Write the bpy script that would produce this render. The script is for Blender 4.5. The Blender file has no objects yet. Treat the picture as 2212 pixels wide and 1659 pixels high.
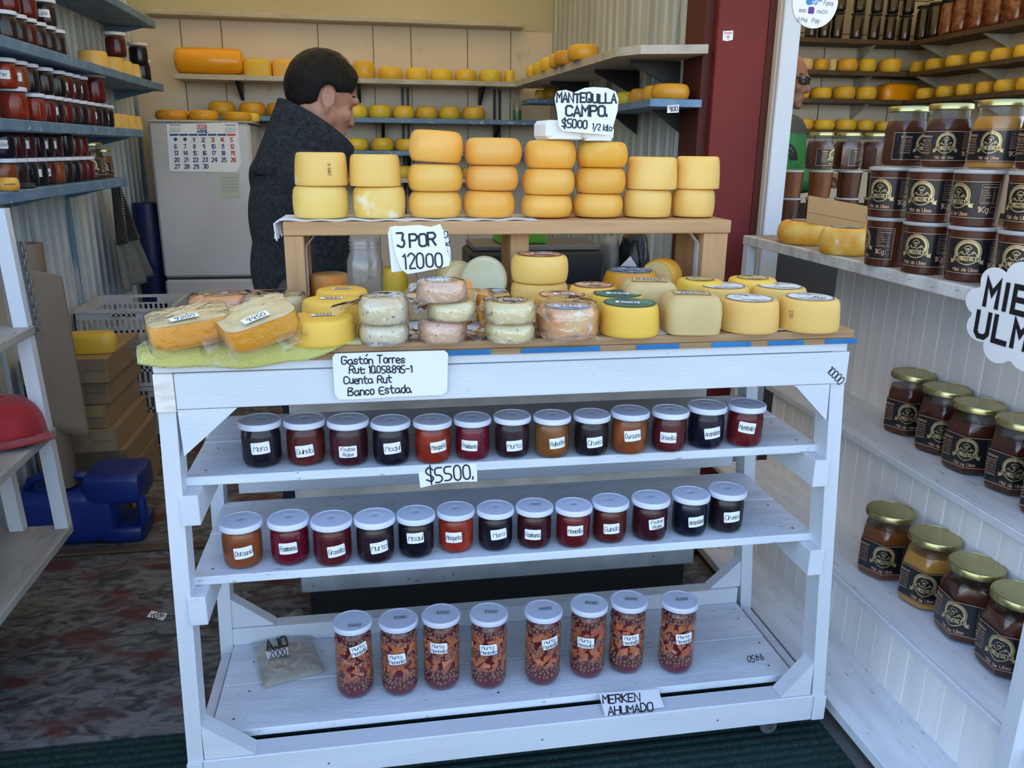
import bpy, bmesh, math, random
from math import sin, cos, pi, radians, sqrt, asin, atan2
from mathutils import Vector, Matrix, noise
random.seed(7)
SC = bpy.context.scene
COL = SC.collection
# ---------------------------------------------------------------- camera
F, IW, IH = 1741.3, 2212, 1659
CAM = Vector((0.3806, -1.426, 1.30))
_p, _y, _r = radians(16.1927), radians(9.776), radians(0.6234)
FW = Vector((sin(_y)*cos(_p), cos(_y)*cos(_p), -sin(_p)))
_rt = Vector((cos(_y), -sin(_y), 0)); _up = _rt.cross(FW)
RT = _rt*cos(_r) + _up*sin(_r); UP = -_rt*sin(_r) + _up*cos(_r)
cd = bpy.data.cameras.new('camera'); cam = bpy.data.objects.new('camera', cd); COL.objects.link(cam)
cd.sensor_width = 36; cd.lens = F*36/IW; cd.clip_start = .02
cam.matrix_world = Matrix(((RT.x, UP.x, -FW.x, CAM.x), (RT.y, UP.y, -FW.y, CAM.y), (RT.z, UP.z, -FW.z, CAM.z), (0, 0, 0, 1)))
SC.camera = cam
# ---------------------------------------------------------------- sky, exposure
w = bpy.data.worlds.new('sky'); SC.world = w; w.use_nodes = True
nt = w.node_tree; bg = nt.nodes['Background']
sky = nt.nodes.new('ShaderNodeTexSky'); sky.sky_type = 'NISHITA'; sky.sun_disc = False
sky.sun_elevation = radians(48); sky.sun_rotation = radians(20); sky.air_density = 1.0; sky.dust_density = 1.5
hs = nt.nodes.new('ShaderNodeHueSaturation'); hs.inputs['Saturation'].default_value = .95; nt.links.new(sky.outputs[0], hs.inputs['Color']); nt.links.new(hs.outputs[0], bg.inputs[0]); bg.inputs[1].default_value = 0.40
sd = bpy.data.lights.new('sun', 'SUN'); sd.energy = 3.5; sd.angle = radians(.6); sd.color = (1, .95, .86)
sun = bpy.data.objects.new('sun', sd); COL.objects.link(sun)
sun.rotation_euler = Vector((.36, .62, .80)).to_track_quat('Z', 'Y').to_euler()
vs = SC.view_settings; vs.view_transform = 'Standard'; vs.look = 'None'; vs.gamma = 1; vs.exposure = 0.80; vs.use_curve_mapping = False
SC.cycles.use_denoising = True; SC.cycles.caustics_reflective = False; SC.cycles.caustics_refractive = False
SC.cycles.max_bounces = 8; SC.cycles.diffuse_bounces = 4; SC.cycles.glossy_bounces = 3; SC.cycles.transmission_bounces = 6
SC.cycles.transparent_max_bounces = 24; SC.cycles.sample_clamp_indirect = 4

# ---------------------------------------------------------------- helpers
def bp(x, y, X=None, Y=None, Z=None):
    """point of the place that photo pixel x,y shows on the plane X=, Y= or Z="""
    d = RT*((x-IW/2)/F) - UP*((y-IH/2)/F) + FW
    i, v = (0, X) if X is not None else (1, Y) if Y is not None else (2, Z)
    return CAM + d*((v-CAM[i])/d[i])
def pr(P):
    v = Vector(P)-CAM; z = v.dot(FW)
    return IW/2+F*v.dot(RT)/z, IH/2-F*v.dot(UP)/z, z
def bpn(x, y, P0, N):
    d = RT*((x-IW/2)/F) - UP*((y-IH/2)/F) + FW; return CAM + d*((Vector(P0)-CAM).dot(N)/d.dot(N))
def pxm(P0, N):
    """writes with photo measures (x, -y) on the flat thing through P0 with outward normal N"""
    N = Vector(N).normalized(); return lambda u, v, e=0: bpn(u, -v, P0, N)+N*(.0006+e)
def sheet(name, pts, P0, N, m, parent=None, th=.0008):
    N = Vector(N).normalized(); P = [bpn(x, y, P0, N) for x, y in pts]; return MB().prism([p for p in P], -N*th).build(name, m, parent)
WL = {}
def tag(o, label=None, cat=None, group=None, kind=None):
    if label: o['label'] = label
    if cat: o['category'] = cat
    if group: o['group'] = group
    if kind: o['kind'] = kind
    return o
def thing(name, label, cat, loc=(0, 0, 0), group=None):
    o = bpy.data.objects.new(name, None); o.empty_display_size = .05; COL.objects.link(o); o.location = loc; WL[o.name] = Vector(loc)
    return tag(o, label, cat, group)
def copy_tree(o, parent=None):
    c = o.copy(); COL.objects.link(c); c.parent = parent
    for ch in o.children: copy_tree(ch, c)
    return c
class MB:
    def __init__(s): s.v = []; s.f = []
    def add(s, vs, fs):
        n = len(s.v); s.v += [Vector(p) for p in vs]; s.f += [tuple(i+n for i in f) for f in fs]; return s
    def box(s, x0, x1, y0, y1, z0, z1, c=0, M=None):
        if c <= 0:
            vs = [(x, y, z) for x in (x0, x1) for y in (y0, y1) for z in (z0, z1)]
            fs = [(0, 1, 3, 2), (4, 6, 7, 5), (0, 4, 5, 1), (2, 3, 7, 6), (0, 2, 6, 4), (1, 5, 7, 3)]
        else:
            vs = []; A = ((x0, x1), (y0, y1), (z0, z1))
            for ix in (0, 1):
                for iy in (0, 1):
                    for iz in (0, 1):
                        I = (ix, iy, iz)
                        for ax in range(3):
                            vs.append([A[k][I[k]] if k == ax else A[k][I[k]] + (c if I[k] == 0 else -c) for k in range(3)])
            id = lambda x, y, z, a: (x*4+y*2+z)*3+a
            fs = []
            for a in range(3):
                b, d = (a+1) % 3, (a+2) % 3
                for sgn in (0, 1):
                    q = []
                    for (p, r) in ((0, 0), (1, 0), (1, 1), (0, 1)):
                        I = [0, 0, 0]; I[a] = sgn; I[b] = p; I[d] = r; q.append(id(*I, a))
                    fs.append(tuple(q if sgn else q[::-1]))
                for p in (0, 1):
                    for r in (0, 1):
                        I = [0, 0, 0]; I[b] = p; I[d] = r; J = list(I); J[a] = 1
                        q = (id(*I, b), id(*J, b), id(*J, d), id(*I, d)); fs.append(q if (p == r) else q[::-1])
            for ix in (0, 1):
                for iy in (0, 1):
                    for iz in (0, 1):
                        q = tuple(id(ix, iy, iz, a) for a in range(3)); fs.append(q if (ix+iy+iz) % 2 else q[::-1])
        if M is not None: vs = [M @ Vector(p) for p in vs]
        return s.add(vs, fs)
    def hexa(s, P):
        """eight corners: four of the front then four of the back, same order"""
        return s.add(P, [(0, 1, 2, 3), (7, 6, 5, 4), (0, 4, 5, 1), (1, 5, 6, 2), (2, 6, 7, 3), (3, 7, 4, 0)])
    def prism(s, poly, ext):
        n = len(poly); e = Vector(ext); P = [Vector(p) for p in poly]
        return s.add(P+[p+e for p in P], [tuple(range(n)), tuple(range(2*n-1, n-1, -1))]+[(i, i+n, (i+1) % n+n, (i+1) % n) for i in range(n)])
    def lathe(s, prof, n=32, c=(0, 0, 0), M=None, ph=0):
        vs = []; fs = []; c = Vector(c)
        for (r, z) in prof:
            vs += [Vector((r*cos(2*pi*(i+ph)/n), r*sin(2*pi*(i+ph)/n), z)) for i in range(n)]
        for j in range(len(prof)-1):
            for i in range(n):
                a, b = j*n+i, j*n+(i+1) % n; fs.append((a, b, b+n, a+n))
        fs.append(tuple(range(n-1, -1, -1))); m = (len(prof)-1)*n; fs.append(tuple(range(m, m+n)))
        vs = [c+((M @ v) if M is not None else v) for v in vs]
        return s.add(vs, fs)
    def tube(s, path, r, n=8, closed=False):
        P = [Vector(p) for p in path]; N = len(P); vs = []; fs = []
        t0 = None; u = None
        for i in range(N):
            a = P[(i-1) % N] if (closed or i > 0) else P[i]; b = P[(i+1) % N] if (closed or i < N-1) else P[i]
            t = (b-a).normalized()
            if u is None:
                u = t.orthogonal().normalized()
            else:
                u = (u-t*u.dot(t)).normalized()
            vv = t.cross(u); rr = r[i] if isinstance(r, (list, tuple)) else r
            vs += [P[i]+(u*cos(2*pi*k/n)+vv*sin(2*pi*k/n))*rr for k in range(n)]
        for i in range(N if closed else N-1):
            for k in range(n):
                a, b = i*n+k, i*n+(k+1) % n; j = ((i+1) % N)*n; fs.append((a, b, j+(k+1) % n, j+k))
        if not closed: fs += [tuple(range(n-1, -1, -1)), tuple(range((N-1)*n, N*n))]
        return s.add(vs, fs)
    def ball(s, c, rad, n=10, m=6, M=None):
        rad = Vector((rad,)*3) if not hasattr(rad, '__len__') else Vector(rad)
        prof = [(max(sin(pi*j/m), 1e-4), -cos(pi*j/m)) for j in range(m+1)]
        t = MB().lathe(prof, n); vs = [Vector((p.x*rad.x, p.y*rad.y, p.z*rad.z)) for p in t.v]
        if M is not None: vs = [M @ v for v in vs]
        return s.add([v+Vector(c) for v in vs], t.f)
    def grid(s, fn, nu, nv, wrap=False):
        vs = [fn(i/nu, j/nv) for j in range(nv+1) for i in range(nu+1)]
        return s.add(vs, [(j*(nu+1)+i, j*(nu+1)+i+1, (j+1)*(nu+1)+i+1, (j+1)*(nu+1)+i) for j in range(nv) for i in range(nu)])
    def mesh(s, name, m=None, smooth=False, off=None):
        me = bpy.data.meshes.new(name); o = off or Vector()
        me.from_pydata([p-o for p in s.v], [], s.f)
        if m: me.materials.append(m)
        if smooth:
            me.polygons.foreach_set('use_smooth', [True]*len(me.polygons))
            if smooth is not True: me.set_sharp_from_angle(angle=radians(smooth))
        return me
    def build(s, name, m=None, parent=None, smooth=False, solid=0, sub=0, local=False):
        off = Vector()
        if parent and not local: off = WL.get(parent.name, Vector())
        o = bpy.data.objects.new(name, s.mesh(name, m, smooth, off)); COL.objects.link(o)
        if parent: o.parent = parent; WL[o.name] = off
        if solid: md = o.modifiers.new('thickness', 'SOLIDIFY'); md.thickness = solid; md.offset = 0
        if sub: md = o.modifiers.new('sub', 'SUBSURF'); md.levels = sub; md.render_levels = sub
        return o
def place(name, me, parent=None, loc=(0, 0, 0), rz=0):
    o = bpy.data.objects.new(name, me); COL.objects.link(o); o.parent = parent; o.location = loc; o.rotation_euler.z = rz; return o
def struct(name, mb, m, parent=None, smooth=False):
    o = mb.build(name, m, parent, smooth)
    if parent is None: o['kind'] = 'structure'
    return o
def frame(o, ux, uy, un=None, eps=.0006):
    o, ux, uy = Vector(o), Vector(ux).normalized(), Vector(uy).normalized(); n = ux.cross(uy).normalized()
    return lambda u, v, e=0: o+ux*u+uy*v+n*(eps+e)
def onto_cyl(r, phi=0, z=0, eps=.0004, du=0, dv=0, tilt=0):
    ct, st = cos(tilt), sin(tilt)
    def f(u, v, e=0):
        a, b = u*ct-v*st+du, u*st+v*ct+dv; t = a/r+phi; R = r+eps+e
        return Vector((R*sin(t), -R*cos(t), z+b))
    return f
# ---------------------------------------------------------------- one-line lettering
GL = {'A': '022842;1434', 'B': '020838473605;0535444332 02', 'C': '4738180703123243', 'D': '02082846442202', 'E': '42020848;0535', 'F': '020848;0535', 'G': '47381807031232434525',
'H': '0208;4248;0545', 'I': '0208', 'J': '3833221203', 'K': '0208;480542', 'L': '080242', 'M': '0208254842', 'N': '02084248', 'O': '180703123243473818', 'P': '02083847463505', 'Q': '180703123243473818;2442',
'R': '02083847463505;2542', 'S': '473818070615354443321203', 'T': '0848;2822', 'U': '080312324348', 'V': '082248', 'W': '0812263248', 'X': '0842;0248', 'Y': '082548;2522', 'Z': '08480242',
'a': '36160503122233;3642', 'b': '0802223335261605', 'c': '3526160503122233', 'd': '38321203051636', 'e': '043435261605031232', 'f': '38281712;0626', 'g': '361605031232;36312010', 'h': '0802;0516263532',
'i': '0602;0708', 'j': '161100;1718', 'k': '0802;360432', 'l': '080212', 'm': '0602;05162522;25364542', 'n': '0602;0516263532', 'o': '160503122233352616', 'p': '0600;05162635332202', 'q': '361605031232;3630',
'r': '0602;051626', 's': '35261605142433221203', 't': '18132232;0636', 'u': '0603122233;3632', 'v': '061236', 'w': '0612253246', 'x': '0632;0236', 'y': '061333;3610', 'z': '06360232',
'0': '180703122233372818', '1': '071812', '2': '071828373602 32', '3': '08382535332203', '4': '280444;3832', '5': '38080525343322 02', '6': '372818070312223334251504', '7': '083812', '8': '180706152534332212030415;152536372818', '9': '3332;372818070615253637;3722',
'.': '0203', ',': '0301', ':': '0203;0506', '-': '0535', '_': '0232', '/': '0038', '$': '37281807061534332203;2921', '%': '0238;0807;3332', "'": '0807', '!': '0804;0203', '\u00f3': '160503122233352616;2839', '&': '42070817 0312 33'}
def strokes(txt, h, gap=1.3, slant=0, smooth=1, rnd=None):
    out = []; x = 0; k = h/6
    for ch in txt:
        if ch == ' ': x += 3; continue
        g = GL.get(ch)
        if not g: x += 3; continue
        g = g.replace(' ', ''); mx = 0
        jx, jy, js = (rnd.uniform(-.15, .15), rnd.uniform(-.3, .3), rnd.uniform(.92, 1.1)) if rnd else (0, 0, 1)
        for st in g.split(';'):
            P = [(int(st[i]), int(st[i+1])) for i in range(0, len(st), 2)]
            mx = max(mx, max(p[0] for p in P)); Q = [(p[0], (p[1]-2)*js) for p in P]
            for _ in range(smooth):
                if len(Q) > 2:
                    R_ = [Q[0]]
                    for a, b in zip(Q, Q[1:]): R_ += [(a[0]*.75+b[0]*.25, a[1]*.75+b[1]*.25), (a[0]*.25+b[0]*.75, a[1]*.25+b[1]*.75)]
                    Q = R_+[Q[-1]]
            out.append([((x+q[0]+jx+slant*q[1])*k, (q[1]+jy)*k) for q in Q])
        x += mx+gap
    return out, max(x-gap, .1)*k
def ribbon(mb, polys, fmap, wd, du=0, dv=0, sub=.006, e=0):
    """mitred pen strokes laid on a surface"""
    for pi_, P in enumerate(polys):
        Q = [P[0]]
        for q in P[1:]:
            if abs(q[0]-Q[-1][0])+abs(q[1]-Q[-1][1]) > 1e-7: Q.append(q)
        if len(Q) < 2: continue
        closed = len(Q) > 3 and abs(Q[0][0]-Q[-1][0])+abs(Q[0][1]-Q[-1][1]) < 1e-6
        T = []
        for a, b in zip(Q, Q[1:]): L = sqrt((b[0]-a[0])**2+(b[1]-a[1])**2); T.append(((b[0]-a[0])/L, (b[1]-a[1])/L, L))
        S = []
        for i, q in enumerate(Q):
            t0 = T[i-1] if i > 0 else (T[-1] if closed else T[0]); t1 = T[i] if i < len(T) else (T[0] if closed else T[-1])
            nx, ny = -(t0[1]+t1[1]), t0[0]+t1[0]; l2 = sqrt(nx*nx+ny*ny)
            if l2 < .35: nx, ny, k = -t0[1], t0[0], 1
            else: nx, ny = nx/l2, ny/l2; k = min(2.2, 2/l2)
            ex = 0 if closed else (-.4*wd if i == 0 else (.4*wd if i == len(Q)-1 else 0)); S.append((q[0]+t1[0]*ex, q[1]+t1[1]*ex, nx*k*wd/2, ny*k*wd/2))
        vs = []
        for i, (x, y, nx, ny) in enumerate(S):
            if i:
                n = max(1, int(T[i-1][2]/sub)); p_ = S[i-1]
                for j in range(1, n+1): t = j/n; vs.append([p_[m]+(S[i][m]-p_[m])*t for m in range(4)])
            else: vs.append(list(S[0]))
        ee = e+(pi_ % 4)*(.00003 if wd < .2 else .00003); V = []
        for (x, y, nx, ny) in vs: V += [fmap(x+nx+du, y+ny+dv, ee), fmap(x-nx+du, y-ny+dv, ee)]
        mb.add(V, [(2*i, 2*i+1, 2*i+3, 2*i+2) for i in range(len(vs)-1)])
def scribble(mb, w_, h, fmap, cx=0, cy=0, wd=None, seed=1, sub=.006, e=0):
    r_ = random.Random(seed); n = max(4, int(w_/h*2.2)); ribbon(mb, [[(cx-w_/2+w_*i/n, cy+(h/2 if i % 2 else -h/2)*r_.uniform(.3, 1)) for i in range(n+1)]], fmap, wd or h*.14, sub=sub, e=e)
def text(mb, s, h, fmap, cx=0, cy=0, wd=None, fit=None, slant=0, smooth=1, rnd=None, gap=1.3, e=0, align=0, sub=.006, rot=0):
    """writes a line centred (align 0) on cx with its middle at cy"""
    P, W = strokes(s, h, gap, slant, smooth, rnd)
    kx = min(1, fit/W) if fit else 1
    P = [[(x*kx-(W*kx/2 if align == 0 else 0), y-h/2) for x, y in q] for q in P]
    if rot:
        cr, sr = cos(rot), sin(rot); P = [[(x*cr-y*sr, x*sr+y*cr) for x, y in q] for q in P]
    ribbon(mb, P, fmap, wd or h*.14, cx, cy, sub=sub, e=e); return W*kx
def patch(mb, wd, h, fmap, rc=.002, n=14, nv=1, e=0):
    """rounded rectangle laid on a surface"""
    us = [-wd/2+wd*i/n for i in range(n+1)]
    us = sorted(set([round(u, 6) for u in us]+[round(sg*(wd/2-rc*k), 6) for sg in (-1, 1) for k in (.1, .3, .6, 1)]))
    vs = []; m = len(us)
    for u in us:
        d = max(0, rc-(wd/2-abs(u))); hh = h/2-rc+sqrt(max(0, rc*rc-d*d))
        for j in range(nv+1): vs.append(fmap(u, -hh+2*hh*j/nv, e))
    k = nv+1
    mb.add(vs, [(i*k+j, (i+1)*k+j, (i+1)*k+j+1, i*k+j+1) for i in range(m-1) for j in range(nv)])
def disc(mb, r, fmap, r0=0, n=40, cx=0, cy=0, e=0, a0=0, a1=2*pi, ky=1, nr=1):
    vs = []
    for i in range(n+1):
        a = a0+(a1-a0)*i/n
        for j in range(nr+1):
            q = r0+(r-r0)*j/nr; vs.append(fmap(cx+q*cos(a), cy+q*ky*sin(a), e))
    k = nr+1
    mb.add(vs, [(i*k+j, i*k+j+1, (i+1)*k+j+1, (i+1)*k+j) for i in range(n) for j in range(nr)])
def poly(mb, pts, fmap, e=0): mb.add([fmap(x, y, e) for x, y in pts], [tuple(range(len(pts)))])
# ---------------------------------------------------------------- materials
def mat(name, c, rough=.6, c2=None, scale=8, stretch=(1, 1, 1), lo=.35, hi=.65, bump=0, bscale=None, metal=0, sss=0, coat=0, spec=.5, hue=0, val=0, detail=6, c3=None, s3=40, lo3=.62, hi3=.7, bstretch=None, emit=0, trans=0, sheen=0, ior=1.45, dist=0, alpha=1, sssr=.02):
    m = bpy.data.materials.new(name); m.use_nodes = True; t = m.node_tree; N, L = t.nodes, t.links
    b = N['Principled BSDF']; I = b.inputs
    I['Roughness'].default_value = rough; I['Metallic'].default_value = metal; I['Specular IOR Level'].default_value = spec; I['IOR'].default_value = ior
    I['Coat Weight'].default_value = coat; I['Coat Roughness'].default_value = .04
    I['Base Color'].default_value = (*c, 1); I['Alpha'].default_value = alpha
    if trans: I['Transmission Weight'].default_value = trans
    if sheen: I['Sheen Weight'].default_value = sheen; I['Sheen Roughness'].default_value = .5
    if sss: I['Subsurface Weight'].default_value = sss; I['Subsurface Radius'].default_value = (1, .6, .25); I['Subsurface Scale'].default_value = sssr
    tc = N.new('ShaderNodeTexCoord'); oi = None
    def mapped(st):
        mp = N.new('ShaderNodeMapping'); mp.inputs['Scale'].default_value = st; L.new(tc.outputs['Object'], mp.inputs['Vector'])
        nonlocal oi
        if oi is None: oi = N.new('ShaderNodeObjectInfo')
        sc_ = N.new('ShaderNodeMath'); sc_.operation = 'MULTIPLY'; sc_.inputs[1].default_value = 37; L.new(oi.outputs['Random'], sc_.inputs[0])
        cb = N.new('ShaderNodeCombineXYZ'); [L.new(sc_.outputs[0], cb.inputs[k]) for k in range(3)]
        L.new(cb.outputs[0], mp.inputs['Location']); return mp
    col = None
    def ns(scale_, st, det=detail, d=0):
        n = N.new('ShaderNodeTexNoise'); n.inputs['Scale'].default_value = scale_; n.inputs['Detail'].default_value = det; n.inputs['Distortion'].default_value = d
        L.new(mapped(st).outputs[0], n.inputs['Vector']); return n
    def ramp(src, a, z):
        r = N.new('ShaderNodeMapRange'); r.inputs['From Min'].default_value = a; r.inputs['From Max'].default_value = z; r.clamp = True; L.new(src, r.inputs['Value']); return r.outputs[0]
    def mix(a, bcol, fac):
        x = N.new('ShaderNodeMix'); x.data_type = 'RGBA'; L.new(fac, x.inputs[0])
        if a is None: x.inputs[6].default_value = (*c, 1)
        else: L.new(a, x.inputs[6])
        x.inputs[7].default_value = (*bcol, 1); return x.outputs[2]
    n1 = None
    if c2: n1 = ns(scale, stretch, d=dist); col = mix(None, c2, ramp(n1.outputs['Fac'], lo, hi))
    if c3: n3 = ns(s3, stretch); col = mix(col, c3, ramp(n3.outputs['Fac'], lo3, hi3))
    if hue or val:
        hs = N.new('ShaderNodeHueSaturation')
        if col is None: hs.inputs['Color'].default_value = (*c, 1)
        else: L.new(col, hs.inputs['Color'])
        if oi is None: oi = N.new('ShaderNodeObjectInfo')
        for amt, ch, base in ((hue, 'Hue', .5), (val, 'Value', 1)):
            if amt:
                mr = N.new('ShaderNodeMapRange'); mr.inputs['To Min'].default_value = base-amt; mr.inputs['To Max'].default_value = base+amt
                if ch == 'Value':
                    ml = N.new('ShaderNodeMath'); ml.operation = 'MULTIPLY'; ml.inputs[1].default_value = 7.31; L.new(oi.outputs['Random'], ml.inputs[0])
                    fr = N.new('ShaderNodeMath'); fr.operation = 'FRACT'; L.new(ml.outputs[0], fr.inputs[0]); L.new(fr.outputs[0], mr.inputs['Value'])
                else: L.new(oi.outputs['Random'], mr.inputs['Value'])
                L.new(mr.outputs[0], hs.inputs[ch])
        col = hs.outputs[0]
    if col is not None: L.new(col, I['Base Color'])
    if bump:
        nb = ns(bscale or scale*3, bstretch or stretch, 4); bn = N.new('ShaderNodeBump'); bn.inputs['Strength'].default_value = 1; bn.inputs['Distance'].default_value = bump
        L.new(nb.outputs['Fac'], bn.inputs['Height']); L.new(bn.outputs[0], I['Normal'])
    if emit: I['Emission Color'].default_value = (*c, 1); I['Emission Strength'].default_value = emit
    return m
def clear(name, tint=(1, 1, 1), rough=.02, ior=1.45, gain=1.0, bump=0, bscale=60, haze=0):
    """thin clear glass or film: see-through, with mirror reflections by angle"""
    m = bpy.data.materials.new(name); m.use_nodes = True; t = m.node_tree; N, L = t.nodes, t.links
    for n in list(N):
        if n.type == 'BSDF_PRINCIPLED': N.remove(n)
    out = [n for n in N if n.type == 'OUTPUT_MATERIAL'][0]
    tr = N.new('ShaderNodeBsdfTransparent'); tr.inputs[0].default_value = (*tint, 1)
    gl = N.new('ShaderNodeBsdfGlossy'); gl.inputs['Roughness'].default_value = rough
    fr = N.new('ShaderNodeLayerWeight'); fr.inputs[0].default_value = .5
    po = N.new('ShaderNodeMath'); po.operation = 'POWER'; po.inputs[1].default_value = 4.0; L.new(fr.outputs['Facing'], po.inputs[0])
    mu = N.new('ShaderNodeMath'); mu.operation = 'MULTIPLY_ADD'; mu.inputs[1].default_value = .6*gain; mu.inputs[2].default_value = .035*gain; mu.use_clamp = True; L.new(po.outputs[0], mu.inputs[0])
    mx = N.new('ShaderNodeMixShader'); L.new(mu.outputs[0], mx.inputs[0])
    base = tr.outputs[0]
    if haze:
        df = N.new('ShaderNodeBsdfDiffuse'); df.inputs[0].default_value = (.8, .8, .82, 1); hx = N.new('ShaderNodeMixShader'); hx.inputs[0].default_value = haze
        L.new(base, hx.inputs[1]); L.new(df.outputs[0], hx.inputs[2]); base = hx.outputs[0]
    L.new(base, mx.inputs[1]); L.new(gl.outputs[0], mx.inputs[2]); L.new(mx.outputs[0], out.inputs[0])
    if bump:
        nb = N.new('ShaderNodeTexNoise'); nb.inputs['Scale'].default_value = bscale; tc = N.new('ShaderNodeTexCoord'); L.new(tc.outputs['Object'], nb.inputs['Vector'])
        bn = N.new('ShaderNodeBump'); bn.inputs['Distance'].default_value = bump; L.new(nb.outputs['Fac'], bn.inputs['Height']); L.new(bn.outputs[0], gl.inputs['Normal']); L.new(bn.outputs[0], fr.inputs['Normal'])
    return m
M = {}
M['white'] = mat('white paint on wood', (.66, .68, .72), .45, (.60, .62, .66), 3, (1, 6, 6), .35, .75, .0006, 30, c3=(.34, .31, .27), s3=70, lo3=.71, hi3=.76, bstretch=(1, 10, 10))
M['white_y'] = mat('white paint on upright wood', (.66, .68, .72), .45, (.60, .62, .66), 3, (6, 6, 1), .35, .75, .0006, 30, c3=(.4, .37, .33), s3=60, lo3=.72, hi3=.77, bstretch=(10, 10, 1))
M['white_worn'] = mat('worn white shelf paint', (.70, .74, .80), .5, (.56, .59, .64), 5, (1, 5, 5), .4, .75, .0007, 30, c3=(.22, .19, .16), s3=42, lo3=.66, hi3=.72)
M['white_dirty'] = mat('dirty white paint', (.66, .66, .64), .55, (.45, .44, .41), 4, (2, 6, 2), .4, .7, .0006, 25, c3=(.2, .17, .13), s3=35, lo3=.68, hi3=.76)
M['endgrain'] = mat('cut wood end grain', (.80, .76, .72), .7, (.62, .52, .42), 55, (.3, 1, 1), .45, .7, .0005, 60)
M['pine'] = mat('bare pine', (.56, .33, .15), .6, (.40, .21, .085), 9, (.5, 6, 6), .3, .8, .0005, 40, bstretch=(.5, 10, 10))
M['pine_v'] = mat('bare pine upright', (.56, .33, .15), .6, (.40, .21, .085), 9, (6, 6, .5), .3, .8, .0005, 40)
M['ply'] = mat('plywood edge', (.45, .28, .14), .7, (.28, .16, .075), 14, (.3, 3, 14), .3, .75, .0006, 50)
M['blue_paint'] = mat('blue paint stripe', (.01, .13, .34), .5, (.015, .2, .45), 12, (1, 1, 1), .4, .7)
M['ink'] = mat('black marker ink', (.008, .008, .012), .5)
M['ink_blue'] = mat('blue print', (.03, .05, .2), .6)
M['ink_red'] = mat('red print', (.62, .03, .04), .6)
M['ink_faint'] = mat('faint stamp ink', (.23, .15, .06), .8)
M['paper'] = mat('white paper', (.86, .87, .89), .7, (.80, .81, .84), 6, lo=.3, hi=.8, bump=.0008, bscale=9)
M['sticker'] = mat('white sticker', (.85, .86, .9), .5)
M['metal'] = mat('screw steel', (.12, .11, .1), .4, metal=.7)
M['steel'] = mat('scale steel', (.5, .5, .5), .3, (.42, .42, .42), 20, metal=.9)
M['lid'] = mat('white jar lid', (.68, .70, .83), .3, hue=.012, val=.05)
M['lid_gold'] = mat('gold jar lid', (.50, .44, .20), .26, (.44, .39, .17), 25, metal=.9)
M['glass'] = clear('clear jar glass', (.97, .98, .98), .015, 1.45, .75)
M['glass_old'] = clear('used jar glass', (.82, .8, .74), .05, 1.5, 1.5, haze=.10)
M['film'] = clear('plastic wrap', (.97, .97, .97), .09, 1.5, 2.8, .0045, 50, .06)
M['bag_clear'] = clear('clear vacuum bag', (.98, .98, .98), .09, 1.5, 2.0, .004, 50, .018)
M['bagfilm'] = clear('polythene bag', (.94, .95, .96), .12, 1.5, 2.0, .003, 40, .12)
M['tublid'] = clear('cloudy plastic lid', (.75, .77, .8), .15, 1.5, 1.8, haze=.45)
# ================================================================ the place: floor, walls, roof
M['floor'] = mat('worn concrete floor', (.17, .175, .178), .75, (.045, .047, .05), 13, (1, 1.7, 1), .40, .62, .006, 30, c3=(.095, .026, .026), s3=5, lo3=.52, hi3=.64, detail=10, dist=1.6)
M['street'] = mat('paved street', (.30, .29, .27), .85, (.22, .21, .2), 3)
M['mat_green'] = mat('dark green ribbed carpet', (.012, .042, .036), .95, (.004, .016, .015), 120, lo=.35, hi=.65, bump=.002, bscale=260)
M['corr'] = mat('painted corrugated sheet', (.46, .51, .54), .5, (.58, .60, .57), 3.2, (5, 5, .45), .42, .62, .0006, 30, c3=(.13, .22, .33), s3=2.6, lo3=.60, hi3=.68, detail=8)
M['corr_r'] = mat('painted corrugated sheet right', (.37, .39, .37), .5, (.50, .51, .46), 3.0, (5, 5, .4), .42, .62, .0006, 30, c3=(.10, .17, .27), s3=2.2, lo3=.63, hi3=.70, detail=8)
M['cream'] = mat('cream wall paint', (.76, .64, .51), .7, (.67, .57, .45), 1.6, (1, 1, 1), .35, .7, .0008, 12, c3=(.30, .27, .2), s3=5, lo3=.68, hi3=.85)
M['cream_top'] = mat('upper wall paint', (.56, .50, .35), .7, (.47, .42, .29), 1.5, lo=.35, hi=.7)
M['maroon'] = mat('maroon paint', (.18, .026, .022), .6, (.14, .02, .018), 4, lo=.4, hi=.7, spec=.25)
M['brown_edge'] = mat('dark brown paint', (.085, .020, .014), .6, spec=.25)
M['tile'] = mat('white wall tile', (.84, .77, .67), .35, (.72, .66, .57), 2, lo=.35, hi=.7)
M['grout'] = mat('dark grout', (.05, .045, .04), .9)
M['blue_shelf'] = mat('blue shelf paint', (.10, .20, .34), .55, (.17, .28, .42), 6, (2, 2, 2), .4, .7, .0006, 30, c3=(.50, .52, .50), s3=26, lo3=.63, hi3=.70)
M['cream_shelf'] = mat('cream shelf board', (.55, .50, .42), .6, (.40, .36, .29), 6, (1, 4, 4), .4, .7, c3=(.16, .13, .1), s3=40, lo3=.66, hi3=.74)
M['dark_shelf'] = mat('dark stained board', (.06, .04, .028), .6, (.10, .07, .045), 10, (1, 5, 5))
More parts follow.
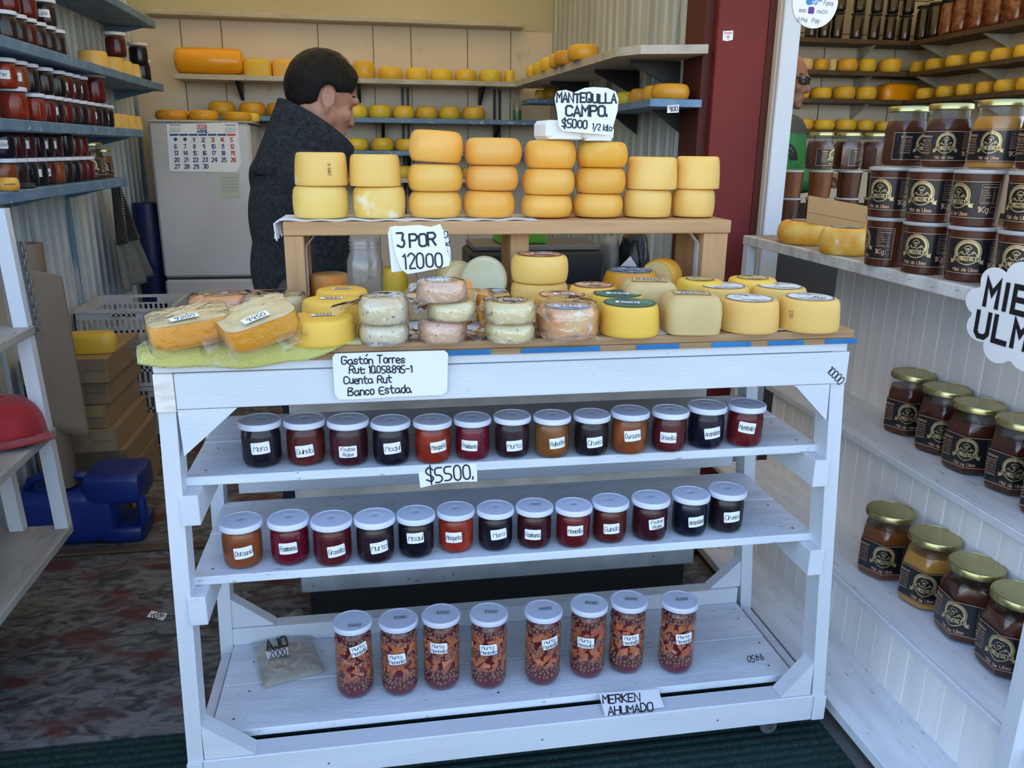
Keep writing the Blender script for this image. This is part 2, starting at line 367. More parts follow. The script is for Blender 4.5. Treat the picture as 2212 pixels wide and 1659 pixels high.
def fill_roof_mat():  # translucency and warm tint are invented, to fill the interior with light
    m = bpy.data.materials.new('roof sheet translucent for added fill'); m.use_nodes = True; t = m.node_tree; N, L = t.nodes, t.links
    b = N['Principled BSDF']; out = [n for n in N if n.type == 'OUTPUT_MATERIAL'][0]
    b.inputs['Base Color'].default_value = (.55, .5, .4, 1); b.inputs['Roughness'].default_value = .6
    tr = N.new('ShaderNodeBsdfTranslucent'); tr.inputs[0].default_value = (.95, .80, .50, 1)
    mx = N.new('ShaderNodeMixShader'); mx.inputs[0].default_value = .52; L.new(b.outputs[0], mx.inputs[1]); L.new(tr.outputs[0], mx.inputs[2]); L.new(mx.outputs[0], out.inputs[0])
    return m
M['roof'] = fill_roof_mat()
YB = 3.5                                  # back wall of the stall
XL = -.865                                # left wall
XRB, XRF, YRF = 1.445, 1.60, 1.62         # right wall, back and front end
YB2, XR2 = 4.3, 4.36                      # neighbouring stall
struct('floor', MB().box(-1.0, 1.40, .245, YB, -.05, 0).box(1.40, XR2, .9, YB2, -.05, 0), M['floor'])
struct('floor_street', MB().box(-9, 11, -14, .245, -.06, -.0135).box(1.40, 11, .245, .9, -.06, -.0135), M['street'])
def corrugated(name, p, q, z0, z1, m, pitch=.088, dep=.012, flip=1):
    p, q = Vector(p), Vector(q); d = (q-p); L_ = d.length; d.normalize(); n = Vector((-d.y, d.x))*flip
    vs = []; x = 0; prof = []
    while x < L_:
        for (a, b) in ((0, 0), (.64, 0), (.70, 1), (.80, 1), (.86, 0)):
            if x+a*pitch <= L_: prof.append((x+a*pitch, b*dep))
        x += pitch
    prof.append((L_, 0)); nz = 2
    for (s_, o_) in prof:
        for j in range(nz): P = p+d*s_+n*o_; vs.append((P.x, P.y, z0+(z1-z0)*j/(nz-1)))
    mb = MB().add(vs, [(i*nz, (i+1)*nz, (i+1)*nz+1, i*nz+1) for i in range(len(prof)-1)])
    # the sheet has a back so that it is a solid wall
    A, B = p-n*.03, q-n*.03
    mb.add([(A.x, A.y, z0), (B.x, B.y, z0), (B.x, B.y, z1), (A.x, A.y, z1)], [(0, 1, 2, 3)])
    return struct(name, mb, m)
corrugated('wall_left', (XL, .25), (XL, YB), 0, 2.45, M['corr'], flip=-1)
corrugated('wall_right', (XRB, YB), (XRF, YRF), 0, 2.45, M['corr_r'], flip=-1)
M['seam'] = mat('dusty seam', (.20, .16, .11), .9)
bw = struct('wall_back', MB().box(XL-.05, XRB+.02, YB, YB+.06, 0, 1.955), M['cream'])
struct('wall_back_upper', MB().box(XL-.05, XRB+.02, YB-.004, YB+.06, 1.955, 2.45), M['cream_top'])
# seams of the wall boards
for i, x in enumerate((-.60, -.39, .12, .42, .63, .95, 1.20)):
    MB().box(x-.0022, x+.0022, YB-.003, YB, .0, 1.955).build('board_seam', M['seam'], bw)
struct('ceiling', MB().box(XL-.05, XR2+.1, .30, YB2+.1, 2.45, 2.47), M['roof'])  # unseen ceiling, made translucent to add warm fill below
# maroon pillar between the two stalls
struct('wall_pillar', MB().box(1.61, 1.80, 1.5, 1.72, 0, 2.45, .003), M['maroon'])
struct('trim_1', MB().box(1.575, 1.609, 1.535, 1.72, 0, 2.45), M['brown_edge'])
struct('trim_2', MB().box(1.801, 1.828, 1.5, 1.70, 0, 2.45, .002), M['brown_edge'])
struct('trim_3', MB().box(1.829, 1.833, 1.475, 1.70, 0, 2.45), M['cream'])
struct('trim_4', MB().box(1.834, 1.903, 1.455, 1.56, 0, 2.45, .003), M['white_y'])
# neighbouring stall: tiled walls
wb2 = struct('wall_far_back', MB().box(1.9, XR2+.05, YB2, YB2+.06, 0, 2.6), M['grout'])
wr2 = struct('wall_far_right', MB().box(XR2, XR2+.06, 1.2, YB2, 0, 2.6), M['grout'])
struct('wall_divider', MB().box(1.84, 1.90, 1.70, YB2, 0, 2.6), M['tile'])
def tiles(par, axis):
    step, hgt = .275, .235
    for j in range(4, 11):
        for i in range(12):
            if axis == 'x':
                x0 = 1.95+i*step
                if x0 > XR2-.01: continue
                mb = MB().box(x0+.004, min(x0+step-.004, XR2-.004), YB2-.008, YB2, j*hgt+.003, (j+1)*hgt-.003)
            else:
                y1 = YB2-.01-i*step
                if y1-step < 1.2: continue
                mb = MB().box(XR2-.008, XR2, y1-step+.004, y1-.004, j*hgt+.003, (j+1)*hgt-.003)
            mb.build('tile', M['tile'], par)
tiles(wb2, 'x'); tiles(wr2, 'y')
# ================================================================ green ribbed entrance mat
t = thing('entrance_mat', 'dark green ribbed carpet mat lying on the ground in front of the stall', 'mat', (.5, -.5, 0))
MB().box(-1.6, 1.392, -1.9, .243, -.013, -.006).build('backing', M['mat_green'], t)
mb = MB(); y = .24
while y > -1.25:
    mb.prism([(-1.6, y, -.006), (-1.6, y-.006, -.001), (-1.6, y-.014, -.001), (-1.6, y-.019, -.006)], (2.99, 0, 0)); y -= .024
mb.build('ribs', M['mat_green'], t)['kind'] = 'stuff'
# worn wooden threshold across the floor
MBt = MB().box(-.84, .62, 1.165, 1.205, .001, .011, .003)
tag(MBt.build('threshold_strip', M['dark_shelf']), 'dark worn wooden threshold strip across the concrete floor behind the white stand', 'threshold')
# ================================================================ the white display cart
ZT = .94
cart = thing('display_cart', 'white painted wooden display cart with three plank shelves of preserves', 'cart', (.65, .2, 0))
KL, KR = .029, -.0697                      # the hand-made legs splay a little towards the ground
xl = lambda z: KL*(z-ZT)
xr = lambda z: 1.30+KR*(z-ZT)
PW = .030; CD = .425                       # leg width, cart depth
def leg(x0, x1, y0, y1, z0=.052, z1=ZT-.017):
    mb = MB(); mb.hexa([(x0(z0), y0, z0), (x1(z0), y0, z0), (x1(z1), y0, z1), (x0(z1), y0, z1), (x0(z0), y1, z0), (x1(z0), y1, z0), (x1(z1), y1, z1), (x0(z1), y1, z1)])
    return mb.build('leg', M['white_y'], cart)
leg(xl, lambda z: xl(z)+PW, 0, .052); leg(lambda z: xr(z)-PW, xr, 0, .052)
leg(xl, lambda z: xl(z)+PW, CD-.05, CD); leg(lambda z: xr(z)-PW, xr, CD-.05, CD)
def part(name, mb, m, par=None, **k): return mb.build(name, m, par or cart, **k)
Z1, Z2, Z3 = ZT-.2294, ZT-.4365, ZT-.8105
ZA = ZT-.017-.066                          # underside of the front rail
part('top_rail', MB().box(-.002, 1.30, -.004, .02, ZT-.0165, ZT, .0015), M['white'])
part('front_rail', MB().box(PW+.001, xr(ZA), -.006, .018, ZA, ZT-.018, .0015), M['white'])
part('rail_end_block', MB().box(-.003, PW, -.007, .05, ZA-.004, ZT-.0175, .001), M['endgrain'])
part('back_rail', MB().box(PW, 1.30-PW, CD-.02, CD, ZT-.09, ZT-.001, .0015), M['white'])
for sx in (0, 1):
    x0 = .001 if sx == 0 else 1.30-.022
    part('side_rail', MB().box(x0, x0+.021, .053, CD-.051, ZT-.085, ZT-.017, .0015), M['white'])
# plank shelves on their side bearers
for (zs, ys, ye, m_) in ((Z1, .04, .399, 'white_worn'), (Z2, .04, .388, 'white_worn')):
    mid = ys+(ye-ys)*.52; a, b = xl(zs)+PW-.004, xr(zs)-PW+.004
    part('shelf_plank', MB().box(a, b, ys, mid-.0008, zs-.018, zs, .0015), M[m_]); part('shelf_plank', MB().box(a, b, mid+.0008, ye, zs-.018, zs+.001, .0015), M[m_])
    for sx in (0, 1):
        x0 = xl(zs-.05)+PW-.006 if sx == 0 else xr(zs-.05)-PW-.028
        part('shelf_bearer', MB().box(x0, x0+.034, -.004, CD-.052, zs-.078, zs-.0185, .0015), M['white'])
    for q in ((.035, ys+.03), (.05, mid-.03), (.05, mid+.03), (.06, ye-.03)): pass
a, b = xl(Z3)+PW+.002, xr(Z3)-PW-.012
part('shelf_plank', MB().box(a, b, .062, .215, Z3-.018, Z3, .0015), M['white_worn']); part('shelf_plank', MB().box(a-.0, b, .2165, .385, Z3-.018, Z3+.0005, .0015), M['white_worn'])
zb0, zb1 = .052, .117
part('bottom_rail', MB().box(xl(.08)+PW, xr(.08)-PW, -.004, .046, zb0, zb1, .002), M['white'])
part('bottom_rail_end', MB().box(xl(.08)-.001, xl(.08)+PW-.001, -.005, .05, zb0-.001, zb1-.004, .001), M['white']); part('bottom_rail_end', MB().box(xr(.08)-PW+.001, xr(.08)+.001, -.005, .05, zb0-.001, zb1-.004, .001), M['white'])
part('bottom_back_rail', MB().box(xl(.16)+PW, xr(.16)-PW-.01, CD-.052, CD-.012, Z3+.001, Z3+.045, .0015), M['white'])
for sx in (0, 1):
    x0 = xl(.1)+.004 if sx == 0 else xr(.1)-.026
    part('bottom_side_rail', MB().box(x0, x0+.022, .053, CD-.051, Z3-.06, Z3-.019, .0015), M['white'])
part('crossbar', MB().box(xl(Z2)+PW+.03, xr(Z2)-PW-.02, CD-.02, CD-.001, Z2+.012, Z2+.045, .0015), M['white'])
# corner braces
def gusset(pts, y0, y1): return part('corner_brace', MB().prism([(x, y0, z) for x, z in pts], (0, y1-y0, 0)), M['white'])
z_ = ZA
gusset([(PW+.001, z_-.001), (PW+.102, z_-.001), (PW+.004, z_-.088)], -.004, .014)
gusset([(1.30-PW+.002, z_-.001), (1.192, z_-.001), (1.2, z_-.004), (1.30-PW+.004, z_-.078)], -.004, .014)
gusset([(xl(.2)+PW, zb1+.080), (xl(.2)+PW, zb1+.001), (xl(.2)+PW+.098, zb1+.001)], .0, .040)
gusset([(xr(.2)-PW, zb1+.084), (xr(.2)-PW-.072, zb1+.001), (xr(.2)-PW, zb1+.001)], .0, .040)
gusset([(xl(.2)+PW, Z3+.125), (xl(.2)+PW, Z3+.046), (xl(.2)+PW+.10, Z3+.046)], CD-.045, CD-.012)
gusset([(xr(.2)-PW, Z3+.125), (xr(.2)-PW-.085, Z3+.046), (xr(.2)-PW, Z3+.046)], CD-.045, CD-.012)
# screws
mb = MB()
def screw(x, y, z, ax='z', r=.0028):
    f = frame((x, y, z), (1, 0, 0), (0, 1, 0) if ax == 'z' else (0, 0, 1), eps=.0006); disc(mb, r, f, n=8)
for (zs, ys, ye) in ((Z1, .04, .399), (Z2, .04, .388)):
    for xx in (xl(zs)+PW+.028, xr(zs)-PW-.03):
        for yy in (ys+.03, ys+.15, ys+.215, ye-.05): screw(xx+(yy-ys)*.02, yy, zs)
for xx in (.05, 1.27, .62): screw(xx, .10, Z3); screw(xx+.02, .19, Z3); screw(xx+.015, .3, Z3)
for xx in (.25, .7, 1.1): screw(xx, -.0045, ZT-.05, 'y', .0012); screw(xx, -.0045, .08, 'y', .002)
for xx in (xl(.1)+PW+.03, xl(.1)+PW+.075): pass
mb.build('screw_heads', M['metal'], cart)['kind'] = 'stuff'
# the caster that shows under the front rail
c_ = MB(); Rx = Matrix.Rotation(pi/2, 3, 'X')
c_.lathe([(.001, -.011), (.018, -.011), (.021, -.008), (.021, .008), (.018, .011), (.001, .011)], 20, (1.245, .035, .021), Matrix.Rotation(pi/2, 3, 'X'))
cw = part('caster_wheel', c_, mat('clear grey plastic wheel', (.1, .11, .12), .25), smooth=40)
for xx in (.055, 1.245):
    if xx < 1: part('caster_wheel', MB().lathe([(.001, -.011), (.018, -.011), (.021, -.008), (.021, .008), (.018, .011), (.001, .011)], 20, (xx, .035, .021), Matrix.Rotation(pi/2, 3, 'X')), cw.data.materials[0], smooth=40)
    part('caster_fork', MB().box(xx-.014, xx+.014, .018, .052, .043, .0515).box(xx-.006, xx+.006, .020, .023, .018, .044).box(xx-.006, xx+.006, .047, .05, .018, .044).lathe([(.001, 0), (.006, 0), (.006, .003), (.001, .004)], 10, (xx, .0235, .021), Matrix.Rotation(pi/2, 3, 'X')), M['steel'])
    for yy in (CD-.04,):
        part('caster_wheel', MB().lathe([(.001, -.011), (.018, -.011), (.021, -.008), (.021, .008), (.018, .011), (.001, .011)], 20, (xx, yy, .021), Matrix.Rotation(pi/2, 3, 'X')), cw.data.materials[0], smooth=40)
        part('caster_fork', MB().box(xx-.014, xx+.014, yy-.017, yy+.017, .043, .0515).box(xx-.006, xx+.006, yy-.015, yy-.012, .018, .044), M['steel'])
# plywood tops, the lower one with blue paint on its edge
TOPZ = ZT+.027
tp = thing('plywood_worktop', 'unpainted plywood worktop with blue paint strokes along its front edge', 'worktop', (.65, .3, ZT))
MB().box(-.012, 1.314, -.012, .60, ZT+.0005, ZT+.0115, .001).build('lower_board', M['ply'], tp)
MB().box(-.008, 1.307, -.010, .60, ZT+.012, TOPZ, .001).build('upper_board', M['ply'], tp)
for x0, x1 in ((.445, .585), (.64, .79), (.86, .945), (1.01, 1.09), (1.125, 1.2), (1.245, 1.3135)):
    MB().box(x0, x1, -.0128, -.0117, ZT+.001, ZT+.011).build('paint_stroke', M['blue_paint'], tp)
# cart marker price
f = frame((1.281, -.0062, ZT-.066), (.66, 0, -.62), (.62, 0, .66)); mb = MB()
text(mb, '10000', .016, f, 0, 0, .0018, rnd=random.Random(3), gap=.6); part('handwritten_price', mb, M['ink'])
# back cabinet behind the cart
cab = thing('storage_cabinet', 'grey-white storage cabinet standing behind the display cart', 'cabinet', (.72, .7, 0))
MB().box(.15, 1.29, .62, .84, .115, .925, .004).build('body', M['white_dirty'], cab)
MB().box(.17, 1.27, .64, .82, 0, .115).build('plinth', M['grout'], cab)
MB().box(.13, 1.31, .61, .86, .926, .95, .003).build('worktop', M['steel'], cab)
# ================================================================ jam jars
def stand(x, yb, z, rb):
    """centre of a round base of radius rb whose front touches photo point x,yb on the level z"""
    p = bp(x, yb, Z=z); d = (p-CAM); d.z = 0; d.normalize(); return p+d*rb, atan2(d.x, d.y)
JP = {'Mora': (.010, .007, .014), 'Guinda': (.075, .012, .011), 'Frutos': (.040, .008, .013), 'Maqui': (.008, .007, .013), 'Mosqueta': (.23, .022, .010), 'Frambuesa': (.11, .006, .018),
      'Murta': (.022, .011, .016), 'Ruibarbo': (.19, .070, .022), 'Ciruela': (.012, .008, .012), 'Durasno': (.21, .055, .018), 'Grosella': (.075, .010, .014), 'Arandano': (.007, .007, .018), 'Membrillo': (.105, .009, .012)}
JM = {k: mat('jam '+k.lower(), c, .25, c2=tuple(min(1, q*1.7+.004) for q in c), scale=22, lo=.45, hi=.8, spec=.1, detail=1,
             **(dict(c3=(.5, .25, .08), s3=420, lo3=.70, hi3=.74) if k == 'Frambuesa' else {})) for k, c in JP.items()}
JR = .0388
g_prof = [(.001, 0), (.030, 0), (.035, .0025), (.0378, .009), (.0388, .02), (.0388, .060), (.0375, .070), (.0345, .0765), (.0345, .083)]
ME_jam_glass = MB().lathe(g_prof, 40).mesh('jar_glass', M['glass'], 50)
ME_jam = MB().lathe([(.001, .002), (.029, .002), (.034, .0045), (.0366, .010), (.0376, .02), (.0376, .0595), (.0362, .069), (.0335, .0745), (.001, .0745)], 36).mesh('jam', JM['Mora'], 50)
ME_lid = MB().lathe([(.001, .0795), (.0408, .0795), (.042, .081), (.042, .089), (.0405, .0918), (.0372, .0922), (.0368, .0912), (.016, .0912), (.0155, .0908), (.001, .0908)], 44).mesh('lid', M['lid'], 35)
JAM_ME = {}
for k in JM: me = ME_jam.copy(); me.materials[0] = JM[k]; JAM_ME[k] = me
NICE = {'Mora': 'near-black', 'Guinda': 'dark cherry red', 'Frutos': 'deep purple-red', 'Maqui': 'black', 'Mosqueta': 'bright red', 'Frambuesa': 'seedy crimson', 'Murta': 'blackish plum', 'Ruibarbo': 'caramel brown', 'Ciruela': 'black plum', 'Durasno': 'orange-brown', 'Grosella': 'dark currant red', 'Arandano': 'blue-black', 'Membrillo': 'dark ruby'}
def lab_z(cx, cy, R, z0, ylab):
    d = (Vector((cx, cy, 0))-CAM); d.z = 0; d.normalize(); P = Vector((cx, cy, z0))-d*R
    y0 = pr(P)[1]; y1 = pr(P+Vector((0, 0, .05)))[1]; return .05*(ylab-y0)/(y1-y0)
def jam_jar(kind, txt, l, r, yb, z, lx, ly, tilt, shelf, pos, lidtxt=None, lw=.036, lh=.024):
    c, rz = stand((l+r)/2, yb, z, .030); rr = random.Random(len(txt)*17+int(l))
    o = thing('jam_jar', 'jar of %s jam labelled %s, %s' % (NICE[kind], txt.replace('/', ' '), pos), 'jar', (c.x, c.y, z+.0004), 'jam jars on the %s shelf of the cart' % shelf)
    o.rotation_euler.z = -rz; sj = min(1, (r-l)/2*pr((c.x, c.y, z+.085))[2]/F/.0423); o.scale = (sj, sj, sj*1.0)
    place('glass', ME_jam_glass, o); place('jam', JAM_ME[kind], o); ld = place('lid', ME_lid, o)
    Rpx = JR/pr((c.x, c.y, z+.04))[2]*F
    phi = asin(max(-.85, min(.85, (lx-(l+r)/2)/Rpx))); zc = lab_z(c.x, c.y, JR, z, ly)
    zc = min(max(zc, .022), .062)
    fm = onto_cyl(JR, phi, zc, tilt=radians(tilt)); mb = MB(); patch(mb, lw, lh, fm, .0025); lb = mb.build('label', M['sticker'], o, local=True)
    mb = MB(); ls = txt.split('/')
    for i, s in enumerate(ls):
        text(mb, s, .0105 if len(ls) == 1 else .0075, fm, 0, (0 if len(ls) == 1 else (.0055-.011*i)), .0010, fit=lw*.9, slant=.12, smooth=2, rnd=rr, gap=.7, e=.0003)
    mb.build('lettering', M['ink'], lb, local=True)
    f2 = frame((0, 0, .0913), (cos(.4), sin(.4), 0), (-sin(.4), cos(.4), 0), eps=.0003) if not lidtxt else frame((.002, .004, .0913), (1, .08, 0), (-.08, 1, 0), eps=.0003)
    mb = MB(); patch(mb, .014 if not lidtxt else .024, .008 if not lidtxt else .013, f2, .0005, 2); sk = mb.build('lid_sticker', M['lidsticker'], ld, local=True)
    mb2 = MB(); text(mb2, lidtxt or ls[0], .0035 if not lidtxt else .008, f2, 0, 0, .0004 if not lidtxt else .0008, fit=.012 if not lidtxt else .022, rnd=rr, gap=.7, e=.0003)
    mb2.build('lid_lettering', M['ink_faint2'] if not lidtxt else M['ink'], ld, local=True)
    return o
M['lidsticker'] = mat('clear lid sticker', (.60, .61, .70), .35)
M['ink_faint2'] = mat('pale ballpoint ink', (.25, .25, .42), .6)
ROW1 = [('Mora', 'Mora', 523, 616, 1012, 566, 968, 4), ('Guinda', 'Guinda', 619, 710, 1008, 660, 974, 6), ('Frutos', 'Frutos/Rojos', 711, 802, 1009, 753, 976, 1), ('Maqui', 'Maqui', 803, 890, 1008, 849, 967, 5),
 ('Mosqueta', 'Mosqueta', 893, 978, 1004, 950, 964, 5), ('Frambuesa', 'Frambuesa', 979, 1062, 997, 1013, 961, -2), ('Murta', 'Murta', 1064, 1147, 992, 1112, 962, 4), ('Ruibarbo', 'Ruibarbo', 1149, 1232, 992, 1205, 956, 5),
 ('Ciruela', 'Ciruela', 1234, 1316, 988, 1285, 954, 6), ('Durasno', 'Durasno', 1314, 1399, 984, 1365, 940, 7), ('Grosella', 'Grosella', 1401, 1483, 979, 1441, 944, 1), ('Arandano', 'Arandano', 1478, 1563, 971, 1537, 935, 8), ('Membrillo', 'Membrillo', 1562, 1646, 967, 1610, 923, -7)]
ROW2 = [('Durasno', 'Durasno', 481, 577, 1229, 529, 1195, 5), ('Frambuesa', 'Frambuesa', 585, 676, 1222, 625, 1185, 3), ('Grosella', 'Grosella', 676, 767, 1224, 729, 1192, 5), ('Murta', 'Murta', 768, 858, 1218, 821, 1184, 6), ('Maqui', 'Maqui', 857, 943, 1207, 898, 1162, 4),
 ('Mosqueta', 'Mosqueta', 943, 1027, 1196, 980, 1161, 3), ('Mora', 'Mora', 1028, 1111, 1192, 1078, 1154, 6), ('Frambuesa', 'Frambuesa', 1111, 1194, 1187, 1150, 1155, 0), ('Membrillo', 'Membrillo', 1195, 1277, 1185, 1242, 1146, 2), ('Guinda', 'Guinda', 1273, 1355, 1175, 1320, 1142, 4),
 ('Frutos', 'Frutos/Rojos', 1358, 1442, 1170, 1417, 1132, 7), ('Arandano', 'Arandano', 1444, 1527, 1160, 1502, 1127, 6), ('Ciruela', 'Ciruela', 1521, 1605, 1151, 1578, 1117, 5)]
for i, (k, t_, l, r, yb, lx, ly, ti) in enumerate(ROW1): jam_jar(k, t_, l, r, yb, Z1, lx, ly, ti, 'upper', 'on the upper shelf of the white cart')
for i, (k, t_, l, r, yb, lx, ly, ti) in enumerate(ROW2):
    pos = 'on the middle shelf of the white cart'
    if k == 'Frambuesa': pos = 'second jar on the middle cart shelf' if i == 1 else 'with 5500 on its lid, on the middle shelf'
    jam_jar('Frutos' if i == 7 else k, t_, l, r, yb, Z2, lx, ly, ti, 'middle', pos, '5500' if i == 7 else None)
# ================================================================ tall jars of fruit in syrup
M['quince'] = mat('quince slices in syrup', (.56, .17, .065), .35, (.42, .10, .045), 40, sss=.2, sssr=.005, coat=.2)
M['berry'] = mat('murta berries in syrup', (.24, .11, .065), .35, (.15, .05, .04), 90, coat=.2)
M['syrup'] = mat('dark red syrup', (.11, .012, .022), .2, coat=.4)
TR, TLR = .0415, .0435; TH = .178
ME_tall_glass = MB().lathe([(.001, 0), (.030, 0), (.036, .003), (.0400, .012), (TR, .024), (TR, .142), (.0395, .152), (.0362, .159), (.0362, .168)], 40).mesh('tall_glass', M['glass'], 50)
ME_syrup = MB().lathe([(.001, .002), (.029, .002), (.035, .005), (.0385, .013), (.0400, .020), (.0372, .026), (.0358, .040), (.0358, .145), (.031, .156), (.001, .156)], 36).mesh('syrup', M['syrup'], 50)
ME_tlid = MB().lathe([(.001, .165), (.0425, .165), (TLR, .1665), (TLR, .1745), (.042, .1772), (.0385, .1776), (.038, .1767), (.001, .1765)], 44).mesh('lid', M['lid'], 35)
rr = random.Random(5); mq = MB(); mbz = MB()
def shell_pt(th, r_, z): return Vector((r_*cos(th), r_*sin(th), z))
for (z0, z1, kind) in ((.024, .058, 'b'), (.054, .088, 'q'), (.084, .102, 'b'), (.100, .138, 'q'), (.134, .156, 'b')):
    if kind == 'b':
        z = z0
        while z < z1:
            n = 24; ph = rr.random()
            for i in range(n):
                if rr.random() < (.92 if z0 < .05 else .85):
                    k = 1 if z < .145 else .88
                    mbz.ball(shell_pt(2*pi*(i+ph+rr.uniform(-.2, .2))/n, (.0362+rr.uniform(-.0015, .0004))*k, z+rr.uniform(-.003, .003)), rr.uniform(.0040, .0050), 7, 5)
            z += .0088
    else:
        z = z0
        while z < z1:
            n = 8; ph = rr.random()
            for i in range(n):
                th = 2*pi*(i+ph+rr.uniform(-.3, .3))/n; a, b, c_ = rr.uniform(.009, .014), rr.uniform(.0055, .009), .0032
                P = [(-a, -c_, -b), (a, -c_, -b*rr.uniform(.2, 1)), (a*rr.uniform(.4, .9), -c_*.6, b), (-a*rr.uniform(.3, .8), -c_*.6, b*rr.uniform(.6, 1)), (-a, c_, -b), (a, c_, -b), (a*.6, c_, b), (-a*.5, c_, b)]
                R_ = Matrix.Rotation(th, 3, 'Z') @ Matrix.Rotation(-pi/2, 3, 'Z').inverted() @ Matrix.Rotation(rr.uniform(-1, 1), 3, 'Y') @ Matrix.Rotation(rr.uniform(-.25, .25), 3, 'X')
                R_ = Matrix.Rotation(th-pi/2, 3, 'Z') @ Matrix.Rotation(pi, 3, 'Z') @ Matrix.Rotation(rr.uniform(-1.1, 1.1), 3, 'Y') @ Matrix.Rotation(rr.uniform(-.25, .25), 3, 'X')
                mq.hexa([shell_pt(th, .0345+rr.uniform(-.001, .0008), z+rr.uniform(-.003, .003))+R_ @ Vector(p) for p in P])
            z += .0105
ME_quince = mq.mesh('quince_slices', M['quince']); ME_berry = mbz.mesh('berries', M['berry'], True)
ORD = ['first', 'second', 'third', 'fourth', 'fifth', 'sixth', 'seventh', 'eighth']
for i, (l, r, yb, lx, ly, ti) in enumerate([(724, 811, 1508, 781, 1408, 14), (820, 907, 1503, 860, 1426, 7), (911, 995, 1491, 949, 1403, 1), (1012, 1095, 1488, 1055, 1406, 5), (1127, 1209, 1480, 1187, 1393, 9), (1224, 1304, 1465, 1262, 1391, 1), (1307, 1388, 1455, 1359, 1384, 6), (1411, 1497, 1455, 1472, 1381, 5)]):
    c, rz = stand((l+r)/2+2, yb, Z3, .030)
    o = thing('fruit_jar', 'tall jar of quince and berries in syrup, %s from the garlic bag' % ORD[i], 'jar', (c.x, c.y, Z3+.0006), 'tall fruit jars on the bottom shelf')
    o.rotation_euler.z = -rz; turn = i*.83
    place('glass', ME_tall_glass, o); place('syrup', ME_syrup, o); q = place('quince_slices', ME_quince, o, rz=turn); q['kind'] = 'stuff'; q = place('berries', ME_berry, o, rz=turn); q['kind'] = 'stuff'; ld = place('lid', ME_tlid, o)
    Rpx = TR/pr((c.x, c.y, Z3+.09))[2]*F; phi = asin(max(-.9, min(.9, (lx-(l+r)/2-2)/Rpx))); zc = lab_z(c.x, c.y, TR, Z3, ly)
    fm = onto_cyl(TR, phi, zc, tilt=radians(ti)); mb = MB(); patch(mb, .039, .026, fm, .0025); lb = mb.build('label', M['sticker'], o, local=True)
    mb = MB(); rr = random.Random(i); text(mb, 'Murta', .0085, fm, -.001, .006, .0010, fit=.03, slant=.1, smooth=2, rnd=rr, gap=.8, e=.0003); text(mb, 'Membrillo', .0085, fm, 0, -.0062, .0010, fit=.037, slant=.1, smooth=2, rnd=rr, gap=.6, e=.0003); mb.build('lettering', M['ink'], lb, local=True)
    a = [-.1, .05, .0, -.05, .2, -.02, .12, .4][i]; f2 = frame((.004, .003 if i else -.02, .1766), (cos(a), sin(a), 0), (-sin(a), cos(a), 0), eps=.0003)
    mb = MB(); patch(mb, .034, .017, f2, .0006, 2); mb.build('lid_sticker', M['lidsticker'], ld, local=True)
    mb = MB(); text(mb, '10.000', .0095, f2, 0, 0, .0010, fit=.030, rnd=rr, gap=.8, slant=.15, e=.0003); mb.build('lid_lettering', M['ink'], ld, local=True)
# ================================================================ honey counter on the right
def beadboard(root, X, y0, y1, z0, z1, step=.062):
    y = y0; n = 0
    while y < y1-.005:
        ye = min(y+step, y1)
        MB().prism([(X, y+.003, z0), (X, ye-.003, z0), (X+.004, ye-.0004, z0), (X+.012, ye-.0003, z0), (X+.012, y+.0003, z0), (X+.004, y+.0004, z0)], (0, 0, z1-z0)).build('plank', M['bead'], root)
        y = ye
M['bead'] = mat('white washed beadboard', (.86, .84, .82), .5, (.74, .71, .69), 2.5, (8, 8, .6), .35, .75, .0004, 40, val=.04)
M['counter_top'] = mat('worn counter board', (.34, .29, .23), .65, (.22, .19, .15), 7, (4, 1, 4), .35, .7, .0005, 30, c3=(.50, .50, .48), s3=9, lo3=.60, hi3=.72)
M['shelf_blue'] = mat('weathered pale shelf', (.74, .78, .82), .55, (.60, .64, .68), 6, (5, 1, 5), .35, .7, .0005, 30, c3=(.20, .19, .17), s3=24, lo3=.66, hi3=.76)
hc = thing('honey_counter', 'stepped white beadboard counter with honey jars, to the right of the cart', 'counter', (1.8, .4, 0))
ZC = 1.015; HY0, HY1 = -.62, 1.32
MB().box(1.40, 1.573, HY0, 1.05, .034, .062, .002).build('floor_ledge', M['shelf_blue'], hc)
MB().box(1.42, 1.56, HY0+.02, 1.03, -.003, .034).build('ledge_base', M['grout'], hc)
beadboard(hc, 1.557, HY0, 1.05, .062, .225)
MB().box(1.549, 1.745, HY0, 1.08, .225, .244, .001).build('low_shelf', M['shelf_blue'], hc); MB().box(1.537, 1.5485, HY0, 1.08, .2245, .2442, .002).build('shelf_edge', M['white'], hc)
beadboard(hc, 1.739, HY0, 1.08, .244, .505)
MB().box(1.730, 1.945, HY0, 1.10, .505, .526, .001).build('middle_shelf', M['shelf_blue'], hc); MB().box(1.718, 1.7295, HY0, 1.10, .5045, .5262, .002).build('shelf_edge', M['white'], hc)
beadboard(hc, 1.938, HY0, 1.10, .526, .985)
MB().box(1.690, 1.708, HY0, HY1, .983, ZC, .002).build('top_edge_board', M['white_dirty'], hc)
MB().box(1.7085, 2.45, HY0, HY1, .993, ZC, .001).build('top_board', M['counter_top'], hc)
MB().box(1.692, 1.722, 1.275, 1.318, 0, .983, .002).build('leg', M['white_y'], hc)
MB().box(1.690, 1.722, -.352, -.31, .526, .983, .002).build('leg', M['white_y'], hc)
MB().box(1.515, 1.5555, -.355, -.318, .062, .60, .002).build('leg', M['white_y'], hc)
MB().box(1.945, 2.42, HY0, 1.1, 0, .98).build('carcass', M['grout'], hc)
mb = MB(); rr = random.Random(2)
